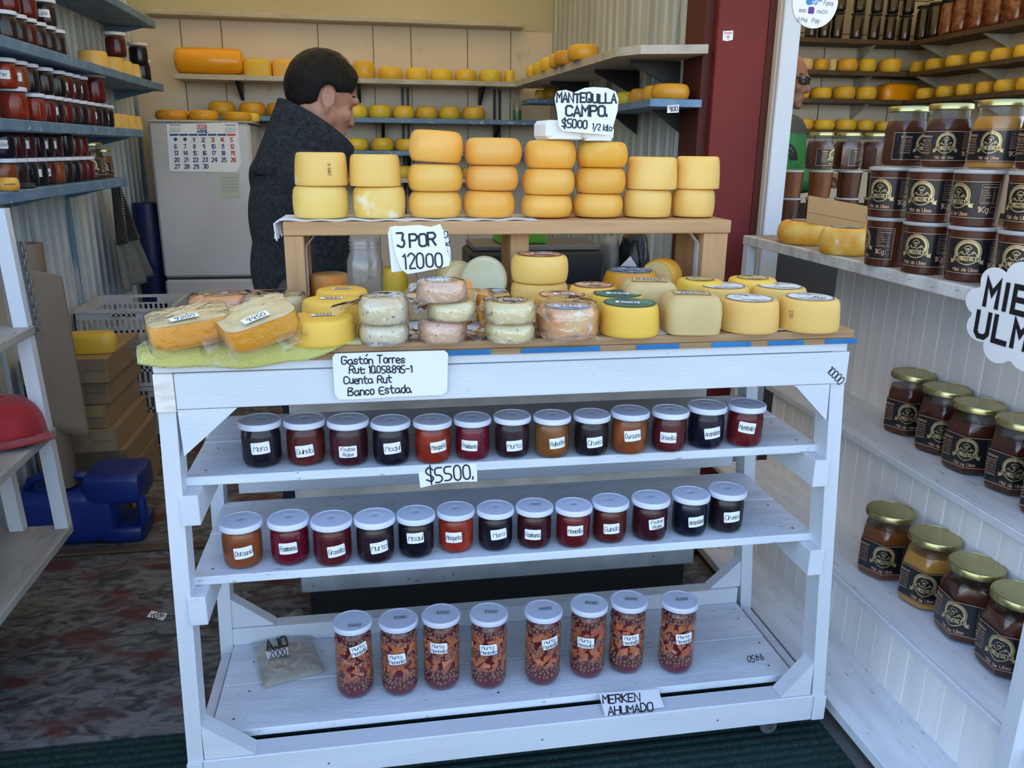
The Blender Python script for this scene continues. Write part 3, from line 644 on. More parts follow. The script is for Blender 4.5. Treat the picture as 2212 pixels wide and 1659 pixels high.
for k in range(16):
    yy = -.3+k*.085; f = frame((1.69, yy, .999+rr.uniform(-.01, .01)), (0, -1, .1), (0, .1, 1)); ribbon(mb, [[(0, 0), (.011, 0)]], f, .0011)
mb.build('staples', M['metal'], hc)['kind'] = 'stuff'
# ---------------------------------------------------------------- honey tubs and honey jars
M['gold'] = mat('gold print', (.62, .45, .20), .35, (.75, .6, .32), 30, metal=.55)
M['copper'] = mat('copper line print', (.62, .36, .22), .4, metal=.4)
M['blacklabel'] = mat('black label', (.010, .010, .012), .28, coat=.4)
M['honey_d'] = mat('dark honey', (.055, .012, .006), .25, (.08, .02, .007), 12, coat=.3, detail=1)
M['honey_m'] = mat('amber honey', (.19, .055, .012), .25, (.13, .035, .01), 12, coat=.3)
M['honey_l'] = mat('creamed yellow honey', (.50, .25, .045), .35, (.42, .18, .03), 12, coat=.3)
def facet(th, n, R, k):
    a = ((th+pi/n) % (2*pi/n))-pi/n; return R*((1-k)+k*cos(pi/n)/cos(a)*1.035)
HP = [(r, z*1.2, k) for r, z, k in [(.001, 0, 0), (.046, 0, .2), (.052, .004, .7), (.0545, .010, 1), (.055, .020, 1), (.055, .074, 1), (.0535, .086, .8), (.048, .097, .3), (.0455, .101, 0), (.0455, .119, 0)]]
def fsurf(prof, k=1.0, n=48, nf=6, dz=0):
    mb = MB(); vs = []; fs = []
    for (r, z, fk) in prof:
        for i in range(n):
            th = 2*pi*i/n; rr_ = facet(th, nf, r, fk)*k; vs.append((rr_*cos(th), rr_*sin(th), z+dz))
    for j in range(len(prof)-1):
        for i in range(n): a, b = j*n+i, j*n+(i+1) % n; fs.append((a, b, b+n, a+n))
    m = (len(prof)-1)*n; fs += [tuple(range(n-1, -1, -1)), tuple(range(m, m+n))]
    return mb.add(vs, fs)
ME_hglass = fsurf(HP).mesh('honey_glass', M['glass'], 40)
def hon(m): return fsurf([(max(r*.965, .001), min(max(z, .003), .1145), fk) for r, z, fk in HP[:-2]]+[(.001, .115, 0)]).mesh('honey', m, 40)
ME_hon = {k: hon(M['honey_'+k]) for k in 'dml'}
ME_hlid = MB().lathe([(.001, .136), (.0485, .136), (.050, .1375), (.050, .147), (.0485, .150), (.046, .1505), (.0455, .1495), (.001, .1495)], 44).mesh('lid', M['lid_gold'], 35)
TUB = [(.001, 0), (.0475, 0), (.0495, .002), (.0545, .118), (.001, .1185)]
def onto_fac(z, eps=.0005):
    def f(u, v, e=0):
        th = u/.055-pi/2; R = facet(th, 6, .055, 1)+eps+e; return Vector((R*cos(th), R*sin(th), z+v))
    return f
def onto_tub(z, eps=.0005):
    def f(u, v, e=0):
        th = u/.052-pi/2; R = .0496+.0049*(z+v-.002)/.116+eps+e; return Vector((R*cos(th), R*sin(th), z+v))
    return f
def label_meshes(fm, H, wl, wr, tag_):
    a = MB(); n = 40
    a.grid(lambda u, v: fm(-wl+(wl+wr)*u, -H/2+H*v), n, 2)
    ME_l = a.mesh('label_'+tag_, M['blacklabel'], True)
    b = MB()
    for s in (-1, 1): ribbon(b, [[(-wl, s*H*.47), (wr, s*H*.47)]], fm, .0014, e=.0003, sub=.004)
    for s in (-wl, wr): ribbon(b, [[(s, -H*.47), (s, H*.47)]], fm, .0014, e=.0003)
    ME_b = b.mesh('border_'+tag_, M['copper'])
    g = MB(); R = H*.34; cy = H*.10
    disc(g, R, fm, R*.93, 48, 0, cy, .0004); disc(g, R*.89, fm, R*.72, 48, 0, cy, .0004, -.5, pi+.5)
    # bee
    for s in (-1, 1):
        ribbon(g, [[(s*R*(.02+.30*sin(t)**1*cos(t*.5)), cy+R*(.22+.30*(1-cos(t))*.5*1.0)+R*.02) for t in [k*pi/8 for k in range(9)]]], fm, R*.045, e=.0005, sub=.02)
    ribbon(g, [[(R*.09*cos(t), cy+R*(.16)+R*.16*sin(t)) for t in [k*2*pi/12 for k in range(13)]]], fm, R*.045, e=.0005, sub=.02)
    # mountains
    ribbon(g, [[(-R*.72, cy-R*.25), (-R*.42, cy+R*.05), (-R*.2, cy-R*.18), (-R*.05, cy-R*.08), (R*.12, cy-R*.2), (R*.45, cy+R*.08), (R*.72, cy-R*.25)], [(-R*.42, cy+R*.05), (-R*.36, cy-R*.15)], [(R*.45, cy+R*.08), (R*.38, cy-R*.15)]], fm, R*.05, e=.0005, sub=.01)
    # ribbon banner with tails
    g.grid(lambda u, v: fm(R*(-1.02+2.04*u), cy-R*(.72-.05*cos((u-.5)*pi))+R*(.36*v), .0006), 16, 1)
    for s in (-1, 1): poly(g, [(s*R*1.0, cy-R*.62), (s*R*1.28, cy-R*.55), (s*R*1.22, cy-R*.72), (s*R*1.28, cy-R*.92), (s*R*.92, cy-R*.85)][::s], fm, .0005)
    ME_e = g.mesh('emblem_'+tag_, M['gold'])
    k = MB(); text(k, 'MIEL PREMIUM', H*.085, fm, 0, cy-R*.51, H*.014, fit=R*1.8, smooth=0, e=.0009, gap=1)
    ME_k = k.mesh('banner_lettering_'+tag_, M['blacklabel'])
    t_ = MB(); text(t_, 'Miel de Ulmo', H*.09, fm, 0, -H*.37, H*.017, fit=R*1.9, e=.0006)
    text(t_, 'Colmenares Cordillera', R*.13, fm, 0, cy+R*.80, R*.02, fit=R*.9, e=.0007)
    # printed panels left and right
    xr_ = R*1.28+.030
    for (cx, hh, cy_, ww) in ((xr_, H*.5, H*.16, .036),):
        if wr > cx: ribbon(t_, [[(cx-ww/2, cy_-hh/2), (cx+ww/2, cy_-hh/2), (cx+ww/2, cy_+hh/2), (cx-ww/2, cy_+hh/2), (cx-ww/2, cy_-hh/2)]], fm, .0006, e=.0005)
        if wr > cx:
            text(t_, 'Informacion Nutricional', .0028, fm, cx, cy_+hh*.36, .0004, fit=ww*.8, e=.0005)
            for i, s in enumerate(('Energia', 'Proteinas', 'Grasas totales', 'H. de carbono', 'Sodio', 'Azucares totales')): text(t_, s, .0026, fm, cx-ww*.44, cy_+hh*(.2-.125*i), .00035, fit=ww*.5, e=.0005, align=1); text(t_, '%d' % (31*(i+3)), .0026, fm, cx+ww*.25, cy_+hh*(.2-.125*i), .00035, e=.0005)
            text(t_, '1Kg', H*.14, fm, cx-.009, -H*.24, H*.024, e=.0006)
            ribbon(t_, [[(cx+.006, -H*.32), (cx+.02, -H*.32), (cx+.02, -H*.17), (cx+.006, -H*.17), (cx+.006, -H*.32)]], fm, .0005, e=.0005)
    cx = -R*1.28-.020
    if wl > -cx:
        text(t_, '100 %Natural', .0052, fm, cx, H*.32, .0009, fit=.028, e=.0006)
        for i, s in enumerate(('Pura miel de la region de', 'Los Rios Chile')): text(t_, s, .003, fm, cx, H*.21-H*.07*i, .0004, fit=.026, e=.0006)
        ribbon(t_, [[(cx-.013, -H*.25), (cx+.013, -H*.25), (cx+.013, H*.08), (cx-.013, H*.08), (cx-.013, -H*.25)]], fm, .0005, e=.0005)
        for i, s in enumerate(('La miel ayuda a', 'combatir la tos y', 'aliviar el dolor', 'y la garganta')): text(t_, s, .003, fm, cx, H*.03-H*.08*i, .0004, fit=.023, e=.0006)
    ME_t = t_.mesh('lettering_'+tag_, M['copper'])
    return ME_l, ME_b, ME_e, ME_k, ME_t
LJ = label_meshes(onto_fac(.052), .071, .085, .085, 'jar'); LT = label_meshes(onto_tub(.060), .085, .052, .088, 'tub')
ME_tub = {k: MB().lathe(TUB, 44).mesh('tub', M['honey_'+k], 40) for k in 'dml'}
ME_tublid = MB().lathe([(.001, .1165), (.0565, .1165), (.0590, .118), (.0595, .123), (.0590, .1255), (.056, .1265), (.054, .1255), (.001, .1255)], 44).mesh('tub_lid', M['tublid'], 35)
def add_label(o, L5, rz):
    lb = place('label', L5[0], o, rz=rz)
    for n_, me in zip(('border', 'emblem', 'banner_lettering', 'lettering'), L5[1:]): place(n_, me, lb)
def honey_jar(c, z, k, s, turn, label, group):
    d = (Vector((c[0], c[1], 0))-CAM); rz = -atan2(d.x, d.y)
    o = thing('honey_jar', label, 'honey jar', (c[0], c[1], z), group); o.scale = (s, s, s); o.rotation_euler.z = rz
    place('glass', ME_hglass, o, rz=radians(turn)); place('honey', ME_hon[k], o, rz=radians(turn)); place('lid', ME_hlid, o); add_label(o, LJ, radians(turn)); return o
def honey_tub(c, z, k, s, turn, label, group):
    d = (Vector((c[0], c[1], 0))-CAM); rz = -atan2(d.x, d.y)
    o = thing('honey_tub', label, 'honey tub', (c[0], c[1], z), group); o.scale = (s, s, s); o.rotation_euler.z = rz
    place('tub', ME_tub[k], o); place('lid', ME_tublid, o); add_label(o, LT, radians(turn)); return o
ZM, ZLo = .5265, .2445
for (n_, z, pts) in (('middle', ZM, [(1953, 943, 'd', 0, 'first jar from the cart'), (2022, 984, 'd', 3, 'second jar from the cart'), (2088, 1027, 'd', -10, 'third jar from the cart'), (2180, 1072, 'd', 0, 'fourth jar from the cart'), (2262, 1130, 'd', 0, 'fifth jar, cut off by the photo edge')]),
                     ('low', ZLo, [(1901, 1254, 'm', 0, 'first jar from the cart'), (1993, 1319, 'l', -5, 'yellow creamed, second from the cart'), (2078, 1392, 'd', -25, 'third jar from the cart'), (2170, 1468, 'd', -18, 'fourth jar from the cart'), (2268, 1560, 'd', 0, 'fifth jar, cut off by the photo edge')])):
    for (x, y, k, tu, ds) in pts:
        c, _ = stand(x, y, z, .056); s = 1.18
        honey_jar(c, z, k, s, tu, 'gold-lidded honey jar on the %s honey shelf, %s' % (n_, ds), 'honey jars on the %s shelf' % n_)
tubs1 = [(1908, 577, 'd', -80), (1990, 594, 'd', -24), (2087, 610, 'd', -8), (2197, 627, 'd', -15)]
tubs2 = [(1922, 470, 'd', -30), (2008, 482, 'd', -24), (2108, 492, 'd', -48), (2228, 505, 'd', -30)]
cen = []
ln = ['farthest', 'second', 'third', 'fourth']
for i, (x, y, k, tu) in enumerate(tubs1):
    c, _ = stand(x, y, ZC, .050); cen.append(c)
    honey_tub(c, ZC+.0005, k, 1.0, tu, 'plastic honey tub in the bottom row on the counter, %s from the pillar' % ('first' if i == 0 else ln[i]), 'honey tubs stacked on the counter')
for i, (x, y, k, tu) in enumerate(tubs2):
    c = cen[i].copy(); q = bp(x, y-40, Y=c.y); c.x = q.x
    honey_tub(c, ZC+.127, 'd', 1.0, tu, 'plastic honey tub in the upper row on the counter, %s from the pillar' % ('first' if i == 0 else ln[i]), 'honey tubs stacked on the counter')
for i, (x, k, tu) in enumerate(((1955, 'd', 58), (2045, 'd', 0), (2155, 'l', -14), (2265, 'd', -14))):
    c = cen[i].copy(); q = bp(x, 300, Y=c.y); c.x = q.x
    honey_jar(c, ZC+.2535, k, .98 if i < 2 else 1.0, tu, ['gold-lidded honey jar on the tubs showing its printed side text', 'gold-lidded honey jar on the tubs between two others', 'gold-lidded honey jar of yellow creamed honey on top of the tubs', 'honey jar on the tubs cut off by the photo edge'][i], 'honey jars on top of the tubs')
# ================================================================ cheeses
M['ch_pale'] = mat('pale yellow rind', (.80, .48, .095), .42, (.82, .55, .17), 5, lo=.3, hi=.75, sss=.12, hue=.006, val=.05, c3=(.86, .76, .52), s3=9, lo3=.66, hi3=.72, bump=.0006, bscale=70, coat=.08)
M['ch_gold'] = mat('golden rind', (.80, .37, .05), .38, (.80, .45, .10), 6, lo=.35, hi=.7, sss=.12, hue=.006, val=.05, bump=.0006, bscale=60, coat=.12)
M['ch_lemon'] = mat('lemon yellow rind', (.80, .50, .07), .5, (.78, .46, .055), 4, lo=.3, hi=.75, sss=.12, hue=.004, val=.03, bump=.0004, bscale=90)
M['ch_butter'] = mat('matt butter rind', (.75, .475, .13), .55, (.71, .43, .105), 4, lo=.3, hi=.75, sss=.1, hue=.004, val=.04, bump=.0005, bscale=120)
M['ch_mould'] = mat('orange mould rind', (.78, .36, .03), .45, (.80, .55, .14), 14, lo=.42, hi=.62, sss=.1, c3=(.86, .78, .52), s3=26, lo3=.62, hi3=.72, bump=.0008, bscale=50)
M['ch_washed'] = mat('washed orange rind', (.76, .25, .035), .5, (.70, .42, .16), 16, lo=.4, hi=.65, sss=.1, c3=(.78, .70, .55), s3=30, lo3=.64, hi3=.72, bump=.0012, bscale=45)
M['ch_old'] = mat('old grey-yellow rind', (.60, .44, .19), .6, (.50, .34, .13), 9, lo=.35, hi=.7, bump=.0008, bscale=60, c3=(.66, .54, .30), s3=20, lo3=.6, hi3=.7)
M['ch_back'] = mat('waxed yellow rind', (.78, .53, .05), .4, (.72, .44, .035), 8, lo=.35, hi=.7, hue=.012, val=.10, coat=.1, bump=.0006, bscale=50)
M['ch_back2'] = mat('amber rind', (.68, .34, .02), .42, (.60, .28, .02), 10, lo=.35, hi=.65, hue=.01, val=.10, coat=.1, bump=.0008, bscale=50, c3=(.70, .50, .16), s3=25, lo3=.64, hi3=.72)
M['ch_herb'] = mat('herb flecked cheese', (.72, .62, .40), .5, (.62, .42, .14), 16, lo=.48, hi=.72, sss=.15, c3=(.05, .05, .03), s3=150, lo3=.64, hi3=.665)
M['ch_herb2'] = mat('chive flecked cheese', (.76, .62, .28), .5, (.68, .52, .2), 10, lo=.4, hi=.7, sss=.15, c3=(.14, .15, .05), s3=130, lo3=.655, hi3=.69)
M['ch_chili'] = mat('chilli flecked cheese', (.70, .42, .24), .5, (.58, .25, .11), 12, lo=.4, hi=.7, sss=.15, c3=(.16, .05, .03), s3=120, lo3=.655, hi3=.69)
M['ch_inside'] = mat('cut cheese face', (.74, .60, .33), .55, (.70, .54, .26), 20, lo=.4, hi=.7, sss=.15)
M['ch_green'] = mat('pale green-grey cheese', (.60, .58, .38), .55, (.54, .50, .30), 14, lo=.4, hi=.7, sss=.1, c3=(.35, .35, .2), s3=40, lo3=.64, hi3=.7)
M['lab_green'] = mat('green paper label', (.03, .16, .12), .45, (.05, .20, .14), 40)
M['lab_grey'] = mat('grey printed label', (.42, .42, .42), .5, (.12, .12, .13), 60, lo=.45, hi=.6)
M['lab_white'] = mat('white printed label', (.72, .72, .68), .5, (.42, .42, .38), 55, lo=.55, hi=.65)
M['lab_yellow'] = mat('yellow printed label', (.62, .48, .20), .5, (.30, .26, .12), 55, lo=.5, hi=.62)
M['lab_grey2'] = mat('grey polythene', (.22, .22, .2), .4, bump=.003, bscale=30)
M['lab_red'] = mat('orange printed label', (.55, .16, .06), .5, (.62, .50, .28), 40, lo=.45, hi=.6)
M['lab_dark'] = mat('dark ring print', (.05, .05, .04), .5)
CH = [(0, 1), (.72, 1), (.83, .985), (.91, .94), (.96, .85), (.99, .68), (1, .45), (.99, .25), (.965, .10), (.945, .02), (.92, 0), (0, 0)]
CHF = [(0, 1), (.66, 1), (.78, .98), (.87, .92), (.94, .80), (.985, .62), (1, .45), (.985, .28), (.94, .12), (.88, .02), (.84, 0), (0, 0)]
CHT = [(0, 1), (.80, 1), (.86, .985), (.905, .95), (.935, .88), (.965, .68), (.99, .40), (1, .15), (1.0, .05), (.985, .005), (.97, 0), (0, 0)]
def cheese_mesh(r, h, m, prof=CH, n=44, seed=0, wob=.012):
    mb = MB(); mb.lathe([(max(a*r, .0004), b*h) for a, b in prof[::-1]], n); o = Vector((seed*3.1, seed*1.7, 0))
    for v in mb.v:
        k = 1+wob*noise.noise(Vector((v.x, v.y, v.z*.6))*(14 if r < .2 else 8)+o); v.x *= k; v.y *= k; v.z *= 1+wob*.6*noise.noise(v*11-o) if v.z > .001 else 1
    return mb.mesh('cheese', m, 45)
_seed = [0]; PROF = {}
def cheese(name, label, c, z, r, h, m, prof=CH, group=None, n=44, tilt=None, wob=.012):
    _seed[0] += 1
    me = cheese_mesh(r, h, M[m], prof, n, _seed[0], wob); o = bpy.data.objects.new(name, me); COL.objects.link(o); o.location = (c[0], c[1], z)
    d = Vector((c[0], c[1], 0))-CAM; o.rotation_euler.z = -atan2(d.x, d.y); PROF[o.name] = (prof, r)
    if tilt: o.rotation_euler.x, o.rotation_euler.y = tilt
    return tag(o, label, 'cheese', group)
def top_label(o, r, h, m, price=None, ring=True, off=(0, 0), rot=0, ky=1, sq=None, pm='sticker', pw=None):
    f0 = frame((0, 0, h), (cos(rot), sin(rot), 0), (-sin(rot), cos(rot), 0), eps=.0012); mb = MB(); pf_ = PROF.get(o.name)
    def f(u, v, e=0):
        q = f0(u, v, e)
        if pf_:
            t_ = sqrt(q.x**2+q.y**2)/pf_[1]; P_ = pf_[0]
            for (a, b), (a2, b2) in zip(P_, P_[1:]):
                if a <= t_ <= a2: q.z -= h*(1-(b+(b2-b)*(t_-a)/(a2-a))); break
        return q
    if sq: patch(mb, sq[0], sq[1], f, .004, 8)
    else: disc(mb, r, f, 0, 36, ky=ky, nr=8)
    lb = mb.build('label', M[m], o, local=True)
    if ring:
        mb = MB()
        if sq: ribbon(mb, [[(-sq[0]*.46, -sq[1]*.44), (sq[0]*.46, -sq[1]*.44), (sq[0]*.46, sq[1]*.44), (-sq[0]*.46, sq[1]*.44), (-sq[0]*.46, -sq[1]*.44)]], f, .001, e=.0004); [scribble(mb, sq[0]*.75, sq[1]*.12, f, 0, sq[1]*(.28-.2*q_), .0014, q_, e=.0004) for q_ in range(3)]
        else: disc(mb, r*.97, f, r*.92, 40, e=.0006); scribble(mb, r*.8, r*.16, f, 0, r*.6, r*.045, 3, e=.0004); scribble(mb, r*.6, r*.12, f, 0, -r*.55, r*.04, 5, e=.0004); ribbon(mb, [[(-r*.6, r*.4), (-r*.3, r*.55), (-r*.05, r*.38)], [(r*.1, -r*.62), (r*.4, -r*.5), (r*.65, -r*.35)]], f, r*.07, e=.0004)
        mb.build('label_print', M['lab_dark'], lb, local=True)
    if price: sticker(o, price, h, off, rot, pw)
    return lb
def sticker(o, price, h, off=(0, 0), rot=0, pw=None):
    f = frame((off[0], off[1], h), (cos(rot), sin(rot), 0), (-sin(rot), cos(rot), 0), eps=.0022); w_ = pw or .036
    mb = MB(); patch(mb, w_, w_*.42, f, .0012, 4); s = mb.build('price_sticker', M['sticker'], o, local=True)
    mb = MB(); text(mb, price, w_*.30, f, 0, 0, w_*.034, fit=w_*.88, rnd=random.Random(len(price)+int(price[0] == '9')), gap=.7, slant=.12, e=.0004); mb.build('lettering', M['ink'], s, local=True)
def fit_r(l, r, c, z): return (r-l)/2*pr((c[0], c[1], z))[2]/F
def by_base(l, r, yt, yb, z, kb=.92, kt=.7):
    """round cheese from its outline: centre, radius, height"""
    rad = .06
    for _ in range(5):
        c, _a = stand((l+r)/2, yb, z, rad*kb); rad = fit_r(l, r, c, z+.03)
    d = sqrt((c.x-CAM.x)**2+(c.y-CAM.y)**2); al = atan2(CAM.z-z-.03, d); dep = pr((c.x, c.y, z+.04))[2]
    h = ((yb-yt)*dep/F-(kb+kt)*rad*sin(al)*1.0)/cos(al)
    return c, rad, max(h, .02)
def by_top(cx, cy, l, r, h, z):
    c = bp(cx, cy, Z=z+h); return c, fit_r(l, r, c, z+h*.5)
GT = 'cheeses laid out on the cart top'
# front row
def put(name, label, l, r, yt, yb, m, prof=CH, z=None, h=None):
    z = TOPZ+.0012 if z is None else z
    c, rad, hh = by_base(l, r, yt, yb, z, prof[-2][0], prof[1][0]); o = cheese(name, label, c, z, rad, h or hh, m, prof, GT); return o, rad, h or hh, c
def put_top(name, label, cx, cy, l, r, h, m, prof=CH, z=None, tilt=None):
    z = TOPZ+.0012 if z is None else z
    c, rad = by_top(cx, cy, l, r, h, z); o = cheese(name, label, c, z, rad, h, m, prof, GT, tilt=tilt); return o, rad, h, c
def stamp(o, r, h, s, phi, z, hh=.008, rot=0, m='ink_faint', wd=.0010):
    fm = onto_cyl(r, phi, z, .0012, tilt=rot); mb = MB(); text(mb, s, hh, fm, 0, 0, wd, smooth=0, gap=1.6); mb.build('stamp', M[m], o, local=True)
o, r_, h_, c = put('round_cheese', 'matt butter-yellow cheese wheel at the right end of the front row', 1676, 1806, 634, 720, 'ch_butter', CHT); top_label(o, r_*.78, h_, 'lab_white', '11800', rot=-.15, off=(.015, -.006)); stamp(o, r_*.985, h_, '230', -.55, h_*.55, .007, -1.5)
o, r_, h_, c = put('round_cheese', 'matt butter-yellow cheese wheel with white oval label, second from right in front', 1545, 1677, 636, 722, 'ch_butter', CHT); top_label(o, r_*.78, h_, 'lab_white', None, rot=0)
o, r_, h_, c = put('round_cheese', 'bright yellow cheese wheel with green label priced 10700', 1290, 1422, 645, 731, 'ch_lemon', CHT); top_label(o, r_*.86, h_, 'lab_green', '10700', rot=0, off=(-.004, -.006), pw=.045)
o, r_, h_, c = put('washed_rind_cheese', 'mottled orange washed-rind cheese with dark label priced 9200', 1157, 1290, 652, 735, 'ch_washed', CH); top_label(o, r_*.76, h_, 'lab_grey', '9200', rot=.05, off=(.0, -.012), pw=.05)
# square rounded loaf
def loaf(name, label, c, z, a, b, h, m, rz=0, group=GT):
    mb = MB(); n = 40; pr_ = [(.001, 0), (.90, 0), (.97, .03), (1, .2), (1, .55), (.97, .78), (.88, .93), (.74, .99), (.5, 1.0), (.001, 1.0)]; vs = []; fs = []
    for (k, zz) in pr_:
        for i in range(n):
            t_ = 2*pi*i/n; e = .45; x = abs(cos(t_))**e*(1 if cos(t_) > 0 else -1); y = abs(sin(t_))**e*(1 if sin(t_) > 0 else -1)
            vs.append(Vector((x*a*k, y*b*k, zz*h)))
    for j in range(len(pr_)-1):
        for i in range(n): p, q = j*n+i, j*n+(i+1) % n; fs.append((p, q, q+n, p+n))
    fs += [tuple(range(n-1, -1, -1)), tuple(range((len(pr_)-1)*n, len(pr_)*n))]
    for v in vs: v.x += .002*noise.noise(v*22+Vector((a*90, 0, 0))); v.y += .002*noise.noise(v*22+Vector((9, 0, 0)))
    mb.add(vs, fs); o = mb.build(name, M[m], None, 45); o.location = (c[0], c[1], z); o.rotation_euler.z = rz; return tag(o, label, 'cheese', group)
c, rad, hh = by_base(1426, 1548, 628, 727, TOPZ, .95, .75); o = loaf('cheese_loaf', 'aged square cheese loaf with printed rectangular label, in the front row', c, TOPZ+.001, rad*.98, rad*1.0, hh*1.02, 'ch_old', -.12); top_label(o, 0, hh*1.02, 'lab_yellow', '20000', sq=(rad*1.3, rad*.95), rot=-.12, off=(-.01, -.008))
c, rad = by_top(1402, 606, 1345, 1462, .078, TOPZ); o = loaf('cheese_loaf', 'aged square cheese loaf with printed label, in the second row', c, TOPZ+.001, rad*.98, rad, .078, 'ch_old', -.12); top_label(o, 0, .078, 'lab_yellow', '20000', sq=(rad*1.3, rad*.95), rot=-.12)
o, r_, h_, c = put('round_cheese', 'smooth lemon-yellow cheese wheel standing on the green towel at the front', 620, 772, 672, 751, 'ch_lemon', CHT); sticker(o, '4500', h_-.0008, (.004, .004), .02, .04)
# second and third rows
o, r_, h_, c = put_top('round_cheese', 'lemon-yellow cheese wheel priced 9500 behind the front wheel on the towel', 716, 645, 652, 784, .062, 'ch_lemon', CHT); sticker(o, '9500', h_-.0008, (.0, .0), 0, .04)
o, r_, h_, c = put_top('round_cheese', 'lemon-yellow cheese wheel priced 15000 behind two like it', 738, 624, 680, 796, .062, 'ch_lemon', CHT); sticker(o, '15000', h_-.0008, (.0, .0), 0, .036)
o, r_, h_, c = put_top('round_cheese', 'cheese wheel with dark ring label near the right edge, second row', 1684, 618, 1622, 1742, .058, 'ch_butter', CHT); top_label(o, r_*.8, h_, 'lab_white', None)
o, r_, h_, c = put_top('round_cheese', 'cheese wheel with pale oval label between two rows near the right', 1560, 617, 1498, 1620, .058, 'ch_butter', CHT); top_label(o, r_*.8, h_, 'lab_white', None)
o, r_, h_, c = put_top('round_cheese', 'yellow cheese wheel in the back row near the rack leg', 1512, 603, 1460, 1562, .066, 'ch_lemon', CHT); top_label(o, r_*.6, h_, 'lab_yellow', None)
o, r_, h_, c = put_top('round_cheese', 'yellow cheese wheel at the back right corner of the cart top', 1626, 600, 1568, 1676, .066, 'ch_lemon', CHT); top_label(o, r_*.62, h_, 'lab_yellow', None)
o, r_, h_, c = put_top('round_cheese', 'yellow cheese wheel with green label priced 11300', 1334, 634, 1278, 1400, .056, 'ch_lemon', CHT); top_label(o, r_*.86, h_, 'lab_green', '11300', off=(0, -.008), pw=.045)
o, r_, h_, c = put_top('round_cheese', 'golden cheese wheel with orange ring label priced 11500', 1214, 636, 1154, 1275, .050, 'ch_gold', CH); top_label(o, r_*.84, h_, 'lab_red', '11500', off=(.004, -.004), pw=.042)
o, r_, h_, c = put_top('round_cheese', 'golden cheese wheel with orange ring label behind the green-labelled ones', 1282, 615, 1230, 1335, .062, 'ch_gold', CH); top_label(o, r_*.84, h_, 'lab_red', '16500', off=(.004, -.004), pw=.034)
o, r_, h_, c = put_top('round_cheese', 'pale gold cheese wheel lying under the tall one priced 10400', 1165, 606, 1103, 1227, .052, 'ch_pale', CH); c0 = c
o = cheese('round_cheese', 'pale gold cheese wheel with red ring label priced 10400, stacked on another', (c0.x, c0.y), TOPZ+.054, fit_r(1107, 1231, c0, 1.05), .058, 'ch_pale', CH, GT); top_label(o, .051, .058, 'lab_red', '10400', off=(.004, -.004), pw=.046)
o, r_, h_, c = put_top('round_cheese', 'amber cheese wheel with dark label in front of the upright half', 1362, 582, 1303, 1420, .066, 'ch_back2', CHF); top_label(o, r_*.82, h_, 'lab_grey', '9500', off=(0, -.004), pw=.04)
o, r_, h_, c = put_top('round_cheese', 'small amber cheese wheel behind the chilli stacks', 1066, 628, 1024, 1102, .060, 'ch_back2', CHF); top_label(o, r_*.82, h_, 'lab_grey', None)
o, r_, h_, c = put_top('round_cheese', 'yellow cheese wheel with grey label priced 9100 behind the chive stack', 1088, 646, 1028, 1140, .052, 'ch_gold', CHF); top_label(o, r_*.82, h_, 'lab_grey', '9100', off=(0, -.006), pw=.04)
# upright cheeses under the rack
def upright(label, px, py, r, th, m, Yp, z, tiltz=.4, mi='ch_inside'):
    p = bp(px, py, Y=Yp); mb = MB().lathe([(.001, -th/2), (r*.9, -th/2), (r*.97, -th*.42), (r, -th*.2), (r, th*.2), (r*.97, th*.42), (r*.9, th/2), (.001, th/2)], 40, (0, 0, 0), Matrix.Rotation(pi/2, 3, 'X'))
    o = mb.build('round_cheese', M[m], None, 40); o.location = (p.x, p.y, z+r*1.0); o.rotation_euler.z = tiltz
    f = frame((0, -th/2, 0), (1, 0, 0), (0, 0, 1), eps=.0004); mb = MB(); disc(mb, r*.86, f); mb.build('cut_face', M[mi], o, local=True); return tag(o, label, 'cheese', GT)
upright('halved amber cheese wheel standing on edge under the rack', 1430, 570, .045, .055, 'ch_back2', .40, TOPZ+.001, -.75, 'ch_old')
upright('pale green-grey cheese standing on edge under the rack', 1046, 592, .052, .05, 'ch_green', .36, TOPZ+.001, -.2, 'ch_green')
upright('small tan cheese standing on edge beside the price sign', 985, 575, .046, .05, 'ch_old', .40, TOPZ+.001, .3)
o, r_, h_, c = put_top('cheese_piece', 'wrapped half cheese with orange rind behind the glass jar', 712, 590, 672, 756, .055, 'ch_washed', CH)
o, r_, h_, c = put_top('cheese_piece', 'yellow cheese block behind the glass jar', 852, 576, 828, 884, .065, 'ch_back', CHT)
